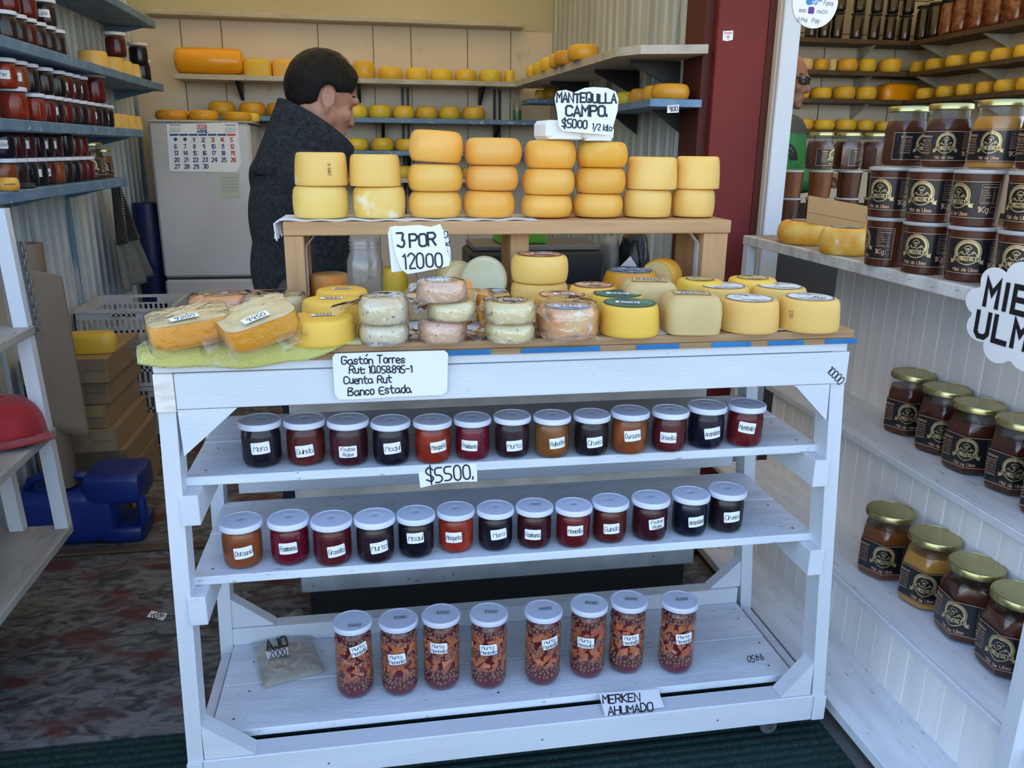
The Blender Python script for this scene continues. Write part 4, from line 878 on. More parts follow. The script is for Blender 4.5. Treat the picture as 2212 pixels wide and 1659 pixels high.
# ---------------------------------------------------------------- wrapped stacks
def film_round(o_parent, r, h, seed, flaps=()):
    mb = MB(); n = 36; prof = [(.2, 1.04), (.75, 1.05), (.93, 1.0), (1.03, .8), (1.04, .5), (1.05, .25), (1.06, .02), (.9, -.01)]
    for (k, zz) in prof:
        for i in range(n):
            a = 2*pi*i/n; q = r*k*(1+.035*noise.noise(Vector((cos(a)*4+seed*5, sin(a)*4, zz*6)))); mb.v.append(Vector((q*cos(a), q*sin(a), max(zz*h*(1+.03*noise.noise(Vector((a*3, zz*7, seed)))), .0006))))
    for j in range(len(prof)-1):
        for i in range(n): p, q = j*n+i, j*n+(i+1) % n; mb.f.append((p, q, q+n, p+n))
    for (a, z0, L, Wd) in flaps:
        d = Vector((cos(a), sin(a), 0)); s_ = Vector((-sin(a), cos(a), 0)); rr_ = random.Random(seed*7+int(a*10)); nn = 5; base = len(mb.v)
        for i in range(nn+1):
            u = (i/nn-.5)*2
            for j in range(4):
                w_ = j/3; p = d*(r*(1.0-.12*u*u)+1.35*L*w_*(1+.3*rr_.uniform(-1, 1)))+s_*(u*Wd*(.6+.75*w_)); p.z = max(z0*h*(1-.5*w_)+.012*rr_.uniform(-1, 1)*w_, .002); mb.v.append(p)
        mb.f += [(base+i*4+j, base+(i+1)*4+j, base+(i+1)*4+j+1, base+i*4+j+1) for i in range(nn) for j in range(3)]
    return mb.build('plastic_wrap', M['film'], o_parent, 60, local=True)
def wrapped(label, c, z, r, h, m, seed, flaps, prof=CHF, price=None, lab=None, tilt=None):
    o = cheese('wrapped_cheese', label, c, z, r, h, m, prof, 'plastic-wrapped soft cheeses', tilt=tilt, wob=.03); film_round(o, r, h, seed, flaps)
    if lab: top_label(o, r*.72, h, lab, price, ring=True, off=(0, -.004), pw=.04)
    elif price: sticker(o, price, h, (0, -.006), 0, .04)
    return o
ZF = TOPZ+.0012
c, rad, hh = by_base(778, 884, 705, 746, ZF, .84, .66); wrapped('plastic-wrapped herb cheese at the bottom of the oregano stack', c, ZF, rad, .034, 'ch_herb', 1, ((2.9, .8, .02, .03), (-1.9, .2, .012, .03)))
wrapped('plastic-wrapped black-flecked herb cheese labelled Oregano on top of its stack', (c.x, c.y), ZF+.0365, rad, .044, 'ch_herb', 2, ((.2, .9, .022, .03), (2.8, .9, .03, .035)), price='Oregano')
o = put_top('wrapped_cheese', 'wrapped herb cheese half hidden behind the oregano stack', 836, 634, 788, 884, .06, 'ch_herb', CHF)[0]
c, rad, hh = by_base(905, 1008, 695, 742, ZF, .84, .66); c1 = c
wrapped('pink-tinted wrapped chilli cheese at the bottom of the tallest stack', c, ZF, rad*1.0, .036, 'ch_chili', 3, ((2.9, .3, .02, .03), (-.3, .5, .03, .03)))
wrapped('wrapped chilli cheese second from the bottom of the tallest stack', (c.x+.018, c.y+.004), ZF+.0385, rad*1.0, .032, 'ch_herb2', 4, ((.1, .6, .022, .04), (3.0, .6, .02, .03)))
wrapped('wrapped chilli cheese third from the bottom of the tallest stack', (c.x+.0, c.y+.004), ZF+.073, rad*1.02, .034, 'ch_chili', 5, ((.3, .5, .035, .04), (2.9, .7, .02, .03)), lab='lab_white')
put_top('wrapped_cheese', 'wrapped chilli cheese with dark label behind the tallest stack', 975, 604, 930, 1030, .085, 'ch_washed', CHF)
c, rad, hh = by_base(1047, 1155, 700, 741, ZF, .84, .66); wrapped('wrapped chive cheese at the bottom of the chive stack', c, ZF, rad, .032, 'ch_herb2', 6, ((2.9, .3, .02, .03), (-.1, .5, .022, .03)))
wrapped('wrapped chive cheese with grey label on top of the chive stack', (c.x, c.y), ZF+.0345, rad*1.02, .036, 'ch_herb2', 7, ((-.1, .7, .02, .03), (3.1, .7, .022, .035)), price='Ciboulette', lab='lab_grey')
# film round the washed rind cheese
for ob in list(COL.objects):
    if ob.name.startswith('washed_rind_cheese'): film_round(ob, .0585, .062, 9, ((2.7, .9, .025, .035), (-1.2, .15, .012, .04)))
# ---------------------------------------------------------------- bagged half wheels on the towel
def half_wheel(label, px, py, a_, b_, h, rz, seed, price, tilt, stampt=None, z=None):
    z = TOPZ+.012 if z is None else z; n = 40
    p = bp(px, py, Z=z+h*.5); root = thing('bagged_cheese', label, 'cheese', (p.x, p.y, z), 'orange cheese halves in plastic bags'); root.rotation_euler = (radians(tilt[0]), radians(tilt[1]), rz)
    def ring(k, zz):
        o_ = []
        for i in range(n):
            t_ = 2*pi*i/n; e = .42; c_, s_ = cos(t_), sin(t_); o_.append(Vector((abs(c_)**e*(1 if c_ > 0 else -1)*a_*k, abs(s_)**e*(1 if s_ > 0 else -1)*b_*k, zz*h)))
        return o_
    pf = [(.60, 0), (.80, .04), (.93, .18), (.985, .42), (1, .75), (1, 1)]; vs = [v for k, zz in pf for v in ring(k, zz)]
    for v in vs: v += Vector((noise.noise(v*25+Vector((seed, 0, 0))), noise.noise(v*25+Vector((0, seed, 0))), 0))*.002
    mb = MB(); mb.add(vs, [(j*n+i, j*n+(i+1) % n, (j+1)*n+(i+1) % n, (j+1)*n+i) for j in range(len(pf)-1) for i in range(n)]+[tuple(range(n-1, -1, -1))]); mb.build('rind', M['ch_orangewax'], root, 50, local=True)
    mb = MB(); R_ = 9; V = []
    for j in range(R_+1):
        for q in ring(.02+.975*j/R_, 1): V.append(q+Vector((0, 0, .0004+(.0035*noise.noise(Vector((q.x*42, q.y*75, seed))) if j < R_ else 0))))
    mb.add(V, [(j*n+i, (j+1)*n+i, (j+1)*n+(i+1) % n, j*n+(i+1) % n) for j in range(R_) for i in range(n)]); mb.build('cut_face', M['foil'], root, True, local=True)
    f = frame((-a_*.1, -b_*.55, h+.0035), (cos(.1), sin(.1), 0), (-sin(.1), cos(.1), 0), eps=.0012); mb = MB(); patch(mb, .046, .019, f, .001, 4); s = mb.build('price_sticker', M['sticker'], root, local=True)
    mb = MB(); text(mb, price, .012, f, 0, 0, .0013, fit=.04, slant=.15, rnd=random.Random(seed), e=.0004); mb.build('lettering', M['ink'], s, local=True)
    f = frame((a_*1.004, 0, h*.6), (0, 1, 0), (0, 0, 1), eps=.0015); mb = MB()
    if stampt: text(mb, stampt, h*.32, f, -b_*.1, 0, .0011, fit=b_*1.2, smooth=0)
    else: disc(mb, .009, f, .006, 20); text(mb, 'Q', .008, f, 0, 0, .001)
    mb.build('stamp', M['ink_red'] if not stampt else M['ink'], root, local=True)
    mb = MB(); rr_ = random.Random(seed); nn = 40; vs = []
    for (k, zz) in [(.3, 1.07), (.85, 1.07), (1.03, 1.03), (1.05, .7), (1.06, .4), (1.08, .08), (1.0, -.12)]:
        for i, q in enumerate(ring(k, zz)): w_ = .004*noise.noise(Vector((q.x*50, q.y*50, zz*3+seed))); vs.append(Vector((q.x*(1+w_*6), q.y*(1+w_*6), q.z+w_*.6)))
    mb.add(vs, [(j*n+i, j*n+(i+1) % n, (j+1)*n+(i+1) % n, (j+1)*n+i) for j in range(6) for i in range(n)])
    for (a, L, wd) in ((pi*1.03, .045, .035), (pi*1.72, .028, .03), (pi*.3, .02, .03)):
        d = Vector((cos(a), sin(a), 0)); s_ = Vector((-sin(a), cos(a), 0)); b0 = len(mb.v); R0 = min(a_, b_)*1.05
        for i in range(7):
            u = (i/6-.5)*2
            for j in range(5):
                w_ = j/4; P = d*(R0*(1.05-.1*u*u)+L*w_)+s_*(u*wd*(1+.5*w_)); P.z = h*.4*(1-w_)+.012*rr_.uniform(-.4, 1)*w_; mb.v.append(P)
        mb.f += [(b0+i*5+j, b0+(i+1)*5+j, b0+(i+1)*5+j+1, b0+i*5+j+1) for i in range(6) for j in range(4)]
    mb.build('plastic_bag', M['bag_clear'], root, 60, local=True); return root
M['ch_orangewax'] = mat('orange waxed rind', (.86, .33, .004), .3, (.84, .38, .008), 8, coat=.5, sss=.08, lo=.35, hi=.7, bump=.001, bscale=40)
M['foil'] = mat('wrinkled wrapped cheese face', (.60, .50, .26), .25, (.70, .60, .36), 24, (1, 3, 1), .4, .7, .0015, 60, coat=.4)
half_wheel('orange cheese half in a plastic bag priced 9200 at the left end', 412, 706, .066, .050, .048, .30, 3, '9200', (7, -6))
half_wheel('tilted orange cheese half in a plastic bag beside the yellow wheel', 562, 700, .062, .048, .050, .42, 8, '9950', (12, -14), 'ARTESANO', TOPZ+.016)
# larger wheels behind them
o, r_, h_, c = put_top('wrapped_round_cheese', 'tan cheese wheel in clear wrap behind the bagged half wheels', 478, 634, 410, 546, .045, 'ch_washed', CH); top_label(o, r_*.6, h_, 'lab_grey', None); film_round(o, r_, h_, 14, ((-.4, .8, .03, .04), (-2.2, .3, .03, .04)))
o, r_, h_, c = put_top('wrapped_round_cheese', 'cheese wheel in crinkled silvery wrap priced 9950', 592, 636, 524, 662, .045, 'foil', CHT); sticker(o, '9950', h_, (-.0, -.02), .1, .036); film_round(o, r_, h_, 15, ((-.3, .7, .03, .04),))
# ================================================================ yellow-green towel
tw = MB(); NU, NV = 60, 26
M['towel'] = mat('lime terry towel', (.62, .60, .15), .9, (.66, .64, .22), 60, lo=.35, hi=.65, bump=.004, bscale=330, sheen=.3)
def tow(u, v):
    x = -.016+.375*u; hang = max(.004, .024+.014*sin(u*3.6+.1)+.003*sin(u*17)-max(0, u-.72)*.11)
    L = .12+hang; s_ = v*L
    if s_ < .12: y = .105-s_; z = TOPZ+.004+.0015*sin(u*22+v*9)
    else:
        e = s_-.12; y = -.0165-.003*sin(u*9)-.002*sin(e*80); z = TOPZ+.004-e
        if e < .006: y = -.0165*(e/.006)-.015*(1-e/.006); z = TOPZ+.004-e*.5
    if u < .04: x -= .004*(1-u/.04)
    return Vector((x, y, z))
tw.grid(tow, NU, NV); o = tw.build('towel', M['towel'], None, True, solid=.005); tag(o, 'lime green terry towel hanging over the left front edge of the cart top', 'towel')
# crumpled white cloth under the other cheeses
cl = MB(); M['cloth'] = mat('white cloth', (.74, .78, .78), .8, (.66, .72, .72), 30, bump=.001, bscale=150)
cl.grid(lambda u, v: Vector((.395+.885*u, .006+.010*sin(u*19)+.006*sin(u*43)+.36*v, TOPZ+.0006+max(0, (.006*sin(u*37+1)+.004*sin(u*71)))*(1-v)**8)), 120, 10)
tag(cl.build('table_cloth', M['cloth'], None, True), 'thin white cloth spread under the cheeses on the cart top', 'cloth')
# white paper corners that stick up between cheeses
for i, (P_, lab) in enumerate((([(1300, 602), (1340, 575), (1362, 553), (1385, 590), (1360, 604)], 'white wrapping paper standing up behind the amber wheel'), ([(1455, 606), (1472, 582), (1505, 590), (1498, 606)], 'white wrapping paper crumpled beside the upright half wheel'))):
    o = sheet('wrapping_paper', P_, bp(1380, 600, Z=TOPZ)+Vector((0, .01*i, 0)), (0, -1, .25), M['paper']); tag(o, lab, 'paper')
# ================================================================ pine rack with stacked wheels
RY, RZ = .385, 1.147
rk = thing('cheese_rack', 'raised pine rack with a long board and three upright legs on the cart top', 'rack', (.7, .48, TOPZ))
MB().box(.190, 1.212, RY, RY+.19, RZ-.030, RZ, .002).build('board', M['pine'], rk)
MB().box(.190, .232, RY+.004, RY+.186, TOPZ+.0003, RZ-.0305, .002).build('leg', M['pine_v'], rk)
MB().box(.694, .738, RY+.05, RY+.186, TOPZ+.0003, RZ-.0305, .002).build('leg', M['pine_v'], rk)
MB().box(1.148, 1.208, RY+.004, RY+.186, TOPZ+.0003, RZ-.0305, .002).build('leg', M['pine_v'], rk)
for (x, s_) in ((.2325, 1), (1.1475, -1)):
    pth = [(0, -.135)]+[(0, -.03)]+[(s_*(.012-.012*cos(t)), -.0155+.0-.014*(1-sin(t))) for t in (.4, .8, 1.2)]+[(s_*.02, -.001), (s_*.10, -.001)]
    mb = MB(); vs = []
    for (dx, dz) in pth:
        for yy in (RY+.03, RY+.052): vs.append((x+s_*.0008+dx, yy, RZ-.031+dz))
    mb.add(vs, [(2*i, 2*i+1, 2*i+3, 2*i+2) for i in range(len(pth)-1)]); mb.build('angle_bracket', M['white'], rk, solid=.0016)
# frayed cloth on the rack
M['fray'] = mat('white frayed cotton', (.78, .79, .80), .9, (.68, .69, .70), 60, bump=.002, bscale=200)
mb = MB(); mb.grid(lambda u, v: Vector((.180+.57*u, RY+.002+.18*v+.003*sin(u*30)*(1-v), RZ+.0012+.0012*sin(u*50)*(1-v))), 60, 6)
o = mb.build('rack_cloth', M['fray'], None, True); tag(o, 'white frayed cotton cloth lying on the left half of the pine rack', 'cloth')
mb = MB(); rr_ = random.Random(4)
for k in range(90):
    y = RY+rr_.uniform(.0, .12); x = .181; L = rr_.uniform(.012, .042)
    mb.tube([(x, y, RZ+.001), (x-.006-rr_.uniform(0, .004), y+rr_.uniform(-.003, .003), RZ-.004), (x-.007+rr_.uniform(-.004, .004), y+rr_.uniform(-.005, .005), RZ-L)], .0010, 4)
q = mb.build('fringe', M['fray'], o); q['kind'] = 'stuff'
ZR = RZ+.0028
def stackrow(col, m, layers, profs=CH, ynudge=0):
    l0, r0 = layers[0][:2]; c = bp((l0+r0)/2, 440, Y=RY+.098+ynudge); z = ZR
    for i, (l, r, yt, yb, mm, lab, pf) in enumerate(layers):
        cc = bp((l+r)/2, 400, Y=RY+.098+ynudge); dep = pr((cc.x, cc.y, z))[2]; h = (yb-yt)*dep/F*1.0; rad = (r-l)/2*dep/F
        d = Vector((cc.x, cc.y, 0))-CAM; al = atan2(CAM.z-z, sqrt(d.x**2+d.y**2)); h = h-rad*1.5*sin(al)*.55
        o = cheese('stacked_cheese', lab, (cc.x, cc.y), z, rad, h, mm or m, pf or profs, 'cheese wheels stacked on the pine rack'); z += h+.0006
    return o, z
COLN = ['leftmost rack stack', 'second rack stack', 'tilted-top rack stack', 'fourth rack stack', 'rack stack under the butter', 'rack stack with an orange top', 'seventh rack stack', 'rightmost rack stack']
st = {}
o, z = stackrow(0, 'ch_pale', [(632, 750, 403, 473, None, 'stamped pale cheese wheel at the bottom of the leftmost rack stack', CH), (639, 752, 337, 407, None, 'stamped pale cheese wheel on top of the leftmost rack stack', CHT)]); stamp(o, .0585, .06, '2189-4', .30, .035, .006, 1.57, 'ink', .0008); st[0] = o
o, z = stackrow(1, 'ch_pale', [(761, 875, 405, 473, None, 'pale cheese wheel at the bottom of the second rack stack', CH), (756, 866, 338, 405, None, 'pale cheese wheel on top of the second rack stack', CHT)])
def three(i, Ls, m='ch_gold', top=None):
    nm = ('bottom', 'middle', 'top'); return stackrow(i, m, [(l, r, a, b, top if (k == 2 and top) else None, ('golden' if not (k == 2 and top) else 'blotchy orange')+' cheese wheel at the %s of the %s' % (nm[k], COLN[i]), CHF) for k, (l, r, a, b) in enumerate(Ls)])
o, z = three(2, [(881, 997, 415, 473), (881, 1000, 357, 415), (883, 1000, 293, 358)]); o.rotation_euler.y = radians(3); o.location.z += .0035
three(3, [(1000, 1112, 415, 474), (1005, 1120, 365, 419), (1002, 1127, 311, 367)])
o5, z5 = three(4, [(1125, 1237, 424, 474), (1127, 1242, 368, 424), (1131, 1243, 310, 368)])
o6, z6 = three(5, [(1238, 1347, 422, 474), (1241, 1351, 366, 421), (1243, 1353, 315, 368)], top='ch_mould')
o, z = stackrow(6, 'ch_pale', [(1347, 1452, 412, 472, None, 'pale cheese wheel at the bottom of the seventh rack stack', CH), (1351, 1461, 345, 413, None, 'stamped pale cheese wheel on top of the seventh rack stack', CHT)]); stamp(o, .056, .06, '2503-2', -.75, .035, .006, -1.57, 'ink_faint', .0008)
o, z = stackrow(7, 'ch_pale', [(1453, 1545, 412, 472, None, 'pale cheese wheel at the bottom of the rightmost rack stack', CH), (1456, 1552, 346, 414, None, 'pale cheese wheel on top of the rightmost rack stack', CHT)])
# butter packs and their sign
def pack(label, px, py, z, a, b, h, rz):
    p = bp(px, py, Y=RY+.098); mb = MB(); n = 10; vs = []
    mb.grid(lambda u, v: Vector((0, 0, 0)), 1, 1); mb = MB()
    def sf(u, v): pass
    mb.box(-a, a, -b, b, 0, h, .008)
    for q in mb.v: q += Vector((noise.noise(q*60), noise.noise(q*60+Vector((5, 0, 0))), 0))*.003
    o = mb.build('butter_pack', M['paper'], None, 40); o.location = (p.x, p.y, z); o.rotation_euler.z = rz
    # folded end of the wrapping
    f = frame((0, -b, h*.5), (1, 0, 0), (0, 0, 1), eps=.0015); mb = MB(); poly(mb, [(-a*.9, -h*.45), (a*.9, -h*.45), (0, h*.12)], f); poly(mb, [(-a*.9, h*.45), (0, h*.10), (a*.9, h*.45)][::1], f, .0005); mb.build('folded_end', M['paper'], o, local=True)
    return tag(o, label, 'butter', 'paper-wrapped butter packs under the sign')
pack('white paper-wrapped butter pack on the fifth rack stack', 1206, 290, z5+.0005, .046, .05, .042, .12)
pack('white paper-wrapped butter pack on the orange-topped rack stack', 1283, 300, z6+.0005, .036, .05, .034, -.05)
def sign(name, label, pts, P0, N, lines, cat='sign', m='paper', th=.0008, ink='ink'):
    o = sheet(name, pts, P0, N, M[m], None, th); tag(o, label, cat); fm = pxm(P0, N); mb = MB()
    for (s, cx, cy, h, wd, fit, rot) in lines: text(mb, s, h, fm, cx, -cy, wd, fit=fit, sub=1e9, rot=radians(rot), rnd=random.Random(len(s)), smooth=0 if s.isupper() else 1, gap=1.0, e=.0002)
    if mb.v: mb.build('lettering', M[ink], o)
    return o
PY = Vector((0, RY+.028, 1.30))
sign('butter_sign', 'white cut-out butter price sign in black marker, reading MANTEQUILLA CAMPO', [(1198, 212), (1203, 197), (1222, 194), (1240, 200), (1262, 190), (1282, 188), (1312, 190), (1330, 198), (1336, 214), (1334, 240), (1327, 264), (1322, 284), (1315, 292), (1262, 287), (1216, 283), (1207, 272), (1204, 246)], PY, (0, -1, .06),
     [('MANTEQUILLA', 1267, 212, 19, 4, 128, -1), ('CAMPO.', 1266, 240, 21, 4.6, 96, 0), ('$5000', 1241, 268, 17, 3.2, 68, -2), ('1/2 kilo', 1301, 275, 13, 2.2, 42, -6)])
sign('price_sign', 'white paper sign reading 3 POR 12000 stuck into a cheese on the cart', [(846, 498), (850, 488), (880, 489), (905, 486), (930, 490), (951, 484), (958, 500), (962, 530), (972, 560), (970, 574), (945, 580), (905, 588), (880, 592), (868, 582), (858, 560), (850, 530)], (0, .17, 1.05), (0, -1, .10),
     [('3', 866, 521, 30, 4.5, 22, 4), ('POR', 913, 518, 28, 4.5, 56, 4), ('12000', 913, 564, 30, 3.6, 84, 4)])
sign('price_sign', 'partly hidden white paper sign behind the 3 POR 12000 sign', [(838, 505), (842, 490), (900, 486), (966, 498), (973, 540), (974, 570), (940, 576), (880, 584), (846, 588)], (0, .178, 1.05), (0, -1, .10), [('O', 963, 507, 13, 2, 8, 0), ('ad', 965, 526, 10, 1.6, 12, 0), ("'", 967, 548, 10, 2, 6, 0), ('\u00f3.', 967, 562, 14, 2, 10, 0)])
p = bp(908, 600, Y=.175); mb = MB().box(-.045, .045, -.012, .02, 0, .052, .004); o = mb.build('cheese_block', M['ch_inside']); o.location = (p.x, .183, TOPZ+.001); tag(o, 'pale cheese block holding up the 3 POR 12000 sign', 'cheese')
# old glass jar under the rack
p = bp(789, 628, Z=TOPZ); p = bp(789, 600, Y=.30); gj = thing('empty_glass_jar', 'large empty open glass jar standing in front of the rack', 'jar', (p.x, .33, TOPZ+.001))
mb = MB().lathe([(.036, .002), (.038, .004), (.0385, .1), (.033, .118), (.031, .120), (.031, .150), (.029, .150), (.029, .120), (.0365, .1), (.0360, .006), (.001, .005)], 32); mb.f = mb.f[:-2]; mb.build('glass', M['glass_old'], gj, 50, local=True)
mb = MB()
for zz in (.128, .136, .144): mb.tube([(.0318*cos(2*pi*k/28), .0318*sin(2*pi*k/28), zz+.0012*k/28) for k in range(29)], .0013, 6)
mb.build('screw_thread', M['glass_old'], gj, True, local=True)
# weighing scale on the cabinet behind
M['dull_steel'] = mat('dull steel', (.14, .14, .15), .4, metal=.6)
M['dark_plastic'] = mat('dark grey plastic', (.02, .022, .024), .5)
sc_ = thing('weighing_scale', 'dark weighing scale with a steel platform on the cabinet behind the cart', 'scale', (.90, .73, .9505)); x0, x1 = bp(1008, 560, Y=.72).x, bp(1290, 560, Y=.72).x
MB().box(x0, x1, .645, .84, .9507, 1.045, .008).build('housing', M['dark_plastic'], sc_); MB().box(x0+.01, x1-.01, .655, .83, 1.0455, 1.062, .004).build('platform', M['dull_steel'], sc_)
M['lime'] = mat('lime plastic', (.10, .42, .02), .4)
tx0, tx1 = bp(1072, 512, Y=.74).x, bp(1172, 512, Y=.74).x; p = thing('green_tray', 'bright green plastic tray lying on the weighing scale', 'tray', ((tx0+tx1)/2, .75, 1.063)); MB().box(tx0, tx1, .69, .81, 1.0632, 1.067, .001).build('tray_floor', M['lime'], p)
for q in ((tx0, tx1, .69, .694), (tx0, tx1, .806, .81), (tx0, tx0+.004, .694, .806), (tx1-.004, tx1, .694, .806)): MB().box(*q, 1.067, 1.092, .001).build('tray_rim', M['lime'], p)
M['binbag'] = mat('black polythene', (.008, .008, .009), .25, bump=.004, bscale=30)
def sack(label, px0, px1, py0, py1, Y, m, nm, z0=.9505):
    A, B = bp(px0, py0, Y=Y), bp(px1, py1, Y=Y); mb = MB(); n = 22; w_ = (B.x-A.x)/2; H_ = A.z-z0; vs = []
    for j in range(11):
        t_ = j/10
        for i in range(n):
            a = 2*pi*i/n; k = (1-.35*t_**2)*(1+.12*noise.noise(Vector((cos(a)*2.5, sin(a)*2.5, t_*4+px0)))) if j < 10 else .25; vs.append(((A.x+B.x)/2+w_*k*cos(a), Y+.05*k*sin(a), z0+.001+H_*t_*(1+.05*noise.noise(Vector((a, t_*3, 1))))))
    mb.add(vs, [(j*n+i, j*n+(i+1) % n, (j+1)*n+(i+1) % n, (j+1)*n+i) for j in range(10) for i in range(n)]+[tuple(range(n-1, -1, -1)), tuple(range(10*n, 11*n))]); o = mb.build(nm, M[m], None, True); return tag(o, label, 'bag')
sack('crumpled black plastic bag behind the right half of the rack', 1338, 1402, 500, 560, .75, 'binbag', 'plastic_sack'); sack('crumpled grey plastic bag between the scale and the black bag', 1292, 1340, 512, 560, .78, 'lab_grey2', 'plastic_sack')
# ================================================================ signs on the cart
sign('payment_sign', 'white paper with four handwritten lines taped to the front rail of the cart', [(718, 772), (724, 764), (840, 760), (960, 757), (968, 764), (967, 800), (966, 844), (957, 853), (860, 857), (766, 863), (732, 863), (723, 852)], (0, -.0205, ZT-.01), (0, -1, -.12),
     [('Gast\u00f3n Torres', 806, 777, 16, 2.6, 142, 1.5), ('Rut: 10.058.895-1', 822, 798, 15, 2.5, 184, 1), ('Cuenta Rut', 794, 820, 15, 2.5, 118, 1.5), ('Banco Estado.', 820, 843, 16, 2.6, 155, 3)])
sign('shelf_price_tag', 'white paper tag reading $ 5500 on the edge of the upper shelf', [(904, 1021), (935, 1010), (968, 1004), (1030, 1001), (1031, 1040), (990, 1041), (945, 1045), (908, 1054)], (0, .0385, 0), (0, -1, .0), [('$5500.', 970, 1023, 30, 3.2, 108, 5)])
P0 = Vector((0, .061, Z3+.003)); N0 = Vector((0, -.17, 1)).normalized()
sign('shelf_note', 'creased white paper note reading MERKEN AHUMADO on the bottom shelf edge', [(1293, 1497), (1340, 1494), (1422, 1488), (1428, 1508), (1435, 1527), (1370, 1536), (1307, 1547)], P0, N0, [('MERKEN', 1342, 1509, 17, 2.6, 80, 4), ('AHUMADO', 1362, 1532, 17, 2.6, 106, 5)])
o = sign('shelf_sticker', 'small upside-down 9450 sticker on the right of the bottom shelf', [(1608, 1412), (1659, 1418), (1655, 1432), (1606, 1425)], (0, 0, Z3+.0012), (0, 0, 1), [('9450', 1632, 1422, 13, 1.6, 40, 187)], 'sticker', 'white_worn', .0003)
sign('floor_tag', 'small white price tag lying upside down on the floor left of the cart', [(327, 1319), (362, 1325), (353, 1340), (317, 1332)], (0, 0, .003), (0, 0, 1), [('9500', 340, 1330, 11, 1.5, 30, 194)], 'tag')
# garlic bag on the bottom shelf
gb = thing('garlic_bag', 'clear plastic bag of ground garlic marked AJO 2000 on the bottom shelf', 'bag', tuple(bp(625, 1440, Z=Z3)))
mk = [bp(540, 1395, Z=Z3), bp(672, 1362, Z=Z3), bp(712, 1455, Z=Z3), bp(565, 1495, Z=Z3)]
def bag(a, b, z0, hgt, sd, m, nm, top=True):
    A, B_, C_, D = mk; mb = MB()
    def q(u, v):
        u2, v2 = a+(1-2*a)*u, b+(1-2*b)*v; P = A.lerp(B_, u2).lerp(D.lerp(C_, u2), v2); e = min(u, 1-u, v, 1-v)*2
        return Vector((P.x, P.y, Z3+z0+hgt*min(1, (e*2.2))**.6+.0035*noise.noise(Vector((P.x*45, P.y*60, sd)))*min(1, e*4)))
    mb.grid(q, 30, 30)
    if nm == 'ground_garlic': mb.grid(lambda u, v: Vector((q(u, v).x, q(u, v).y, Z3+.001)), 4, 4)
    return mb.build(nm, m, gb, True)
M['garlic'] = mat('beige ground garlic', (.52, .45, .36), .8, (.42, .36, .27), 30)
bag(.05, .05, .002, .012, 1, M['garlic'], 'ground_garlic'); bag(0, 0, .0045, .013, 3, M['bagfilm'], 'plastic_bag')
fl = MB(); A, B_ = mk[0], mk[1]; back = (A-mk[3]).normalized()
fl.grid(lambda u, v: A.lerp(B_, .12+.8*u)+back*(.05*v)+Vector((0, 0, .006+.030*v*(.4+.6*u)+.004*sin(u*9))), 16, 8); fl.build('bag_flap', M['bagfilm'], gb, True)
fm = pxm((0, 0, Z3+.0205), (0, 0, 1)); mb = MB(); text(mb, 'AJO', 20, fm, 597, -1390, 4.5, fit=58, sub=1e9, rot=radians(14), smooth=0); mb.build('lettering', M['ink'], gb)
mb = MB(); mb.add([fm(x, -y, -.0003) for x, y in ((574, 1408), (622, 1398), (624, 1414), (578, 1424))][::-1], [(0, 1, 2, 3)]); s = mb.build('price_sticker', M['sticker'], gb)
mb = MB(); text(mb, '2000', 14, fm, 600, -1411, 1.8, fit=40, sub=1e9, rot=radians(10)); mb.build('lettering', M['ink'], s)
# ================================================================ left wall: blue shelves with jars
NUM = ['first', 'second', 'third', 'fourth', 'fifth', 'sixth', 'seventh', 'eighth', 'ninth', 'tenth', 'eleventh', 'twelfth']
XF = -.63; SH = {}
def lshelf(nm, word, end, z, y0, th=.034, dep=None):
    yE = bp(*end, X=XF).y
    s = thing('wall_shelf', '%s blue painted plank shelf on the left corrugated wall' % word, 'shelf', (XL+.1, (y0+yE)/2, z), 'blue plank shelves on the left wall')
    MB().box(XL+.013, XF, y0, yE, z-th, z, .003).build('plank', M['blue_shelf'], s)
    for yy in (yE-.06, (yE+y0)/2+.25, y0+.7):
        if yy < y0 or yy > yE: continue
        MB().prism([(XL+.013, yy, z-th-.001), (XF-.04, yy, z-th-.001), (XF-.06, yy, z-th-.008), (XL+.03, yy, z-th-.045), (XL+.013, yy, z-th-.045)], (0, .012, 0)).build('bracket', M['blue_shelf'], s)
    SH[nm] = (z, yE); return s
lshelf('S0', 'highest', (335, 45), 1.885, .5); lshelf('S1', 'second highest', (353, 183), 1.597, .45); lshelf('S2', 'third highest', (309, 281), 1.371, .45); lshelf('S3', 'lowest', (274.5, 385), 1.172, .45)
LBL = {}
def lab_mesh(txt):
    if txt not in LBL:
        fm = onto_cyl(JR, 0, .042); a = MB(); patch(a, .036, .026, fm, .002); b = MB(); text(b, txt, .011, fm, 0, 0, .0011, fit=.032, slant=.1, smooth=2, gap=.7, e=.0003); LBL[txt] = (a.mesh('label', M['sticker']), b.mesh('lettering', M['ink']))
    return LBL[txt]
def shelf_jar(kind, c, z, s, label, group, txt=None, rz=0.0):
    o = thing('shelf_jam_jar', label, 'jar', (c[0], c[1], z), group); o.scale = (s, s, s); d = Vector((c[0], c[1], 0))-CAM; o.rotation_euler.z = -atan2(d.x, d.y)+rz
    place('glass', ME_jam_glass, o); place('jam', JAM_ME[kind], o); place('lid', ME_lid, o)
    if txt: a, b = lab_mesh(txt); l_ = place('label', a, o); place('lettering', b, l_)
    return o
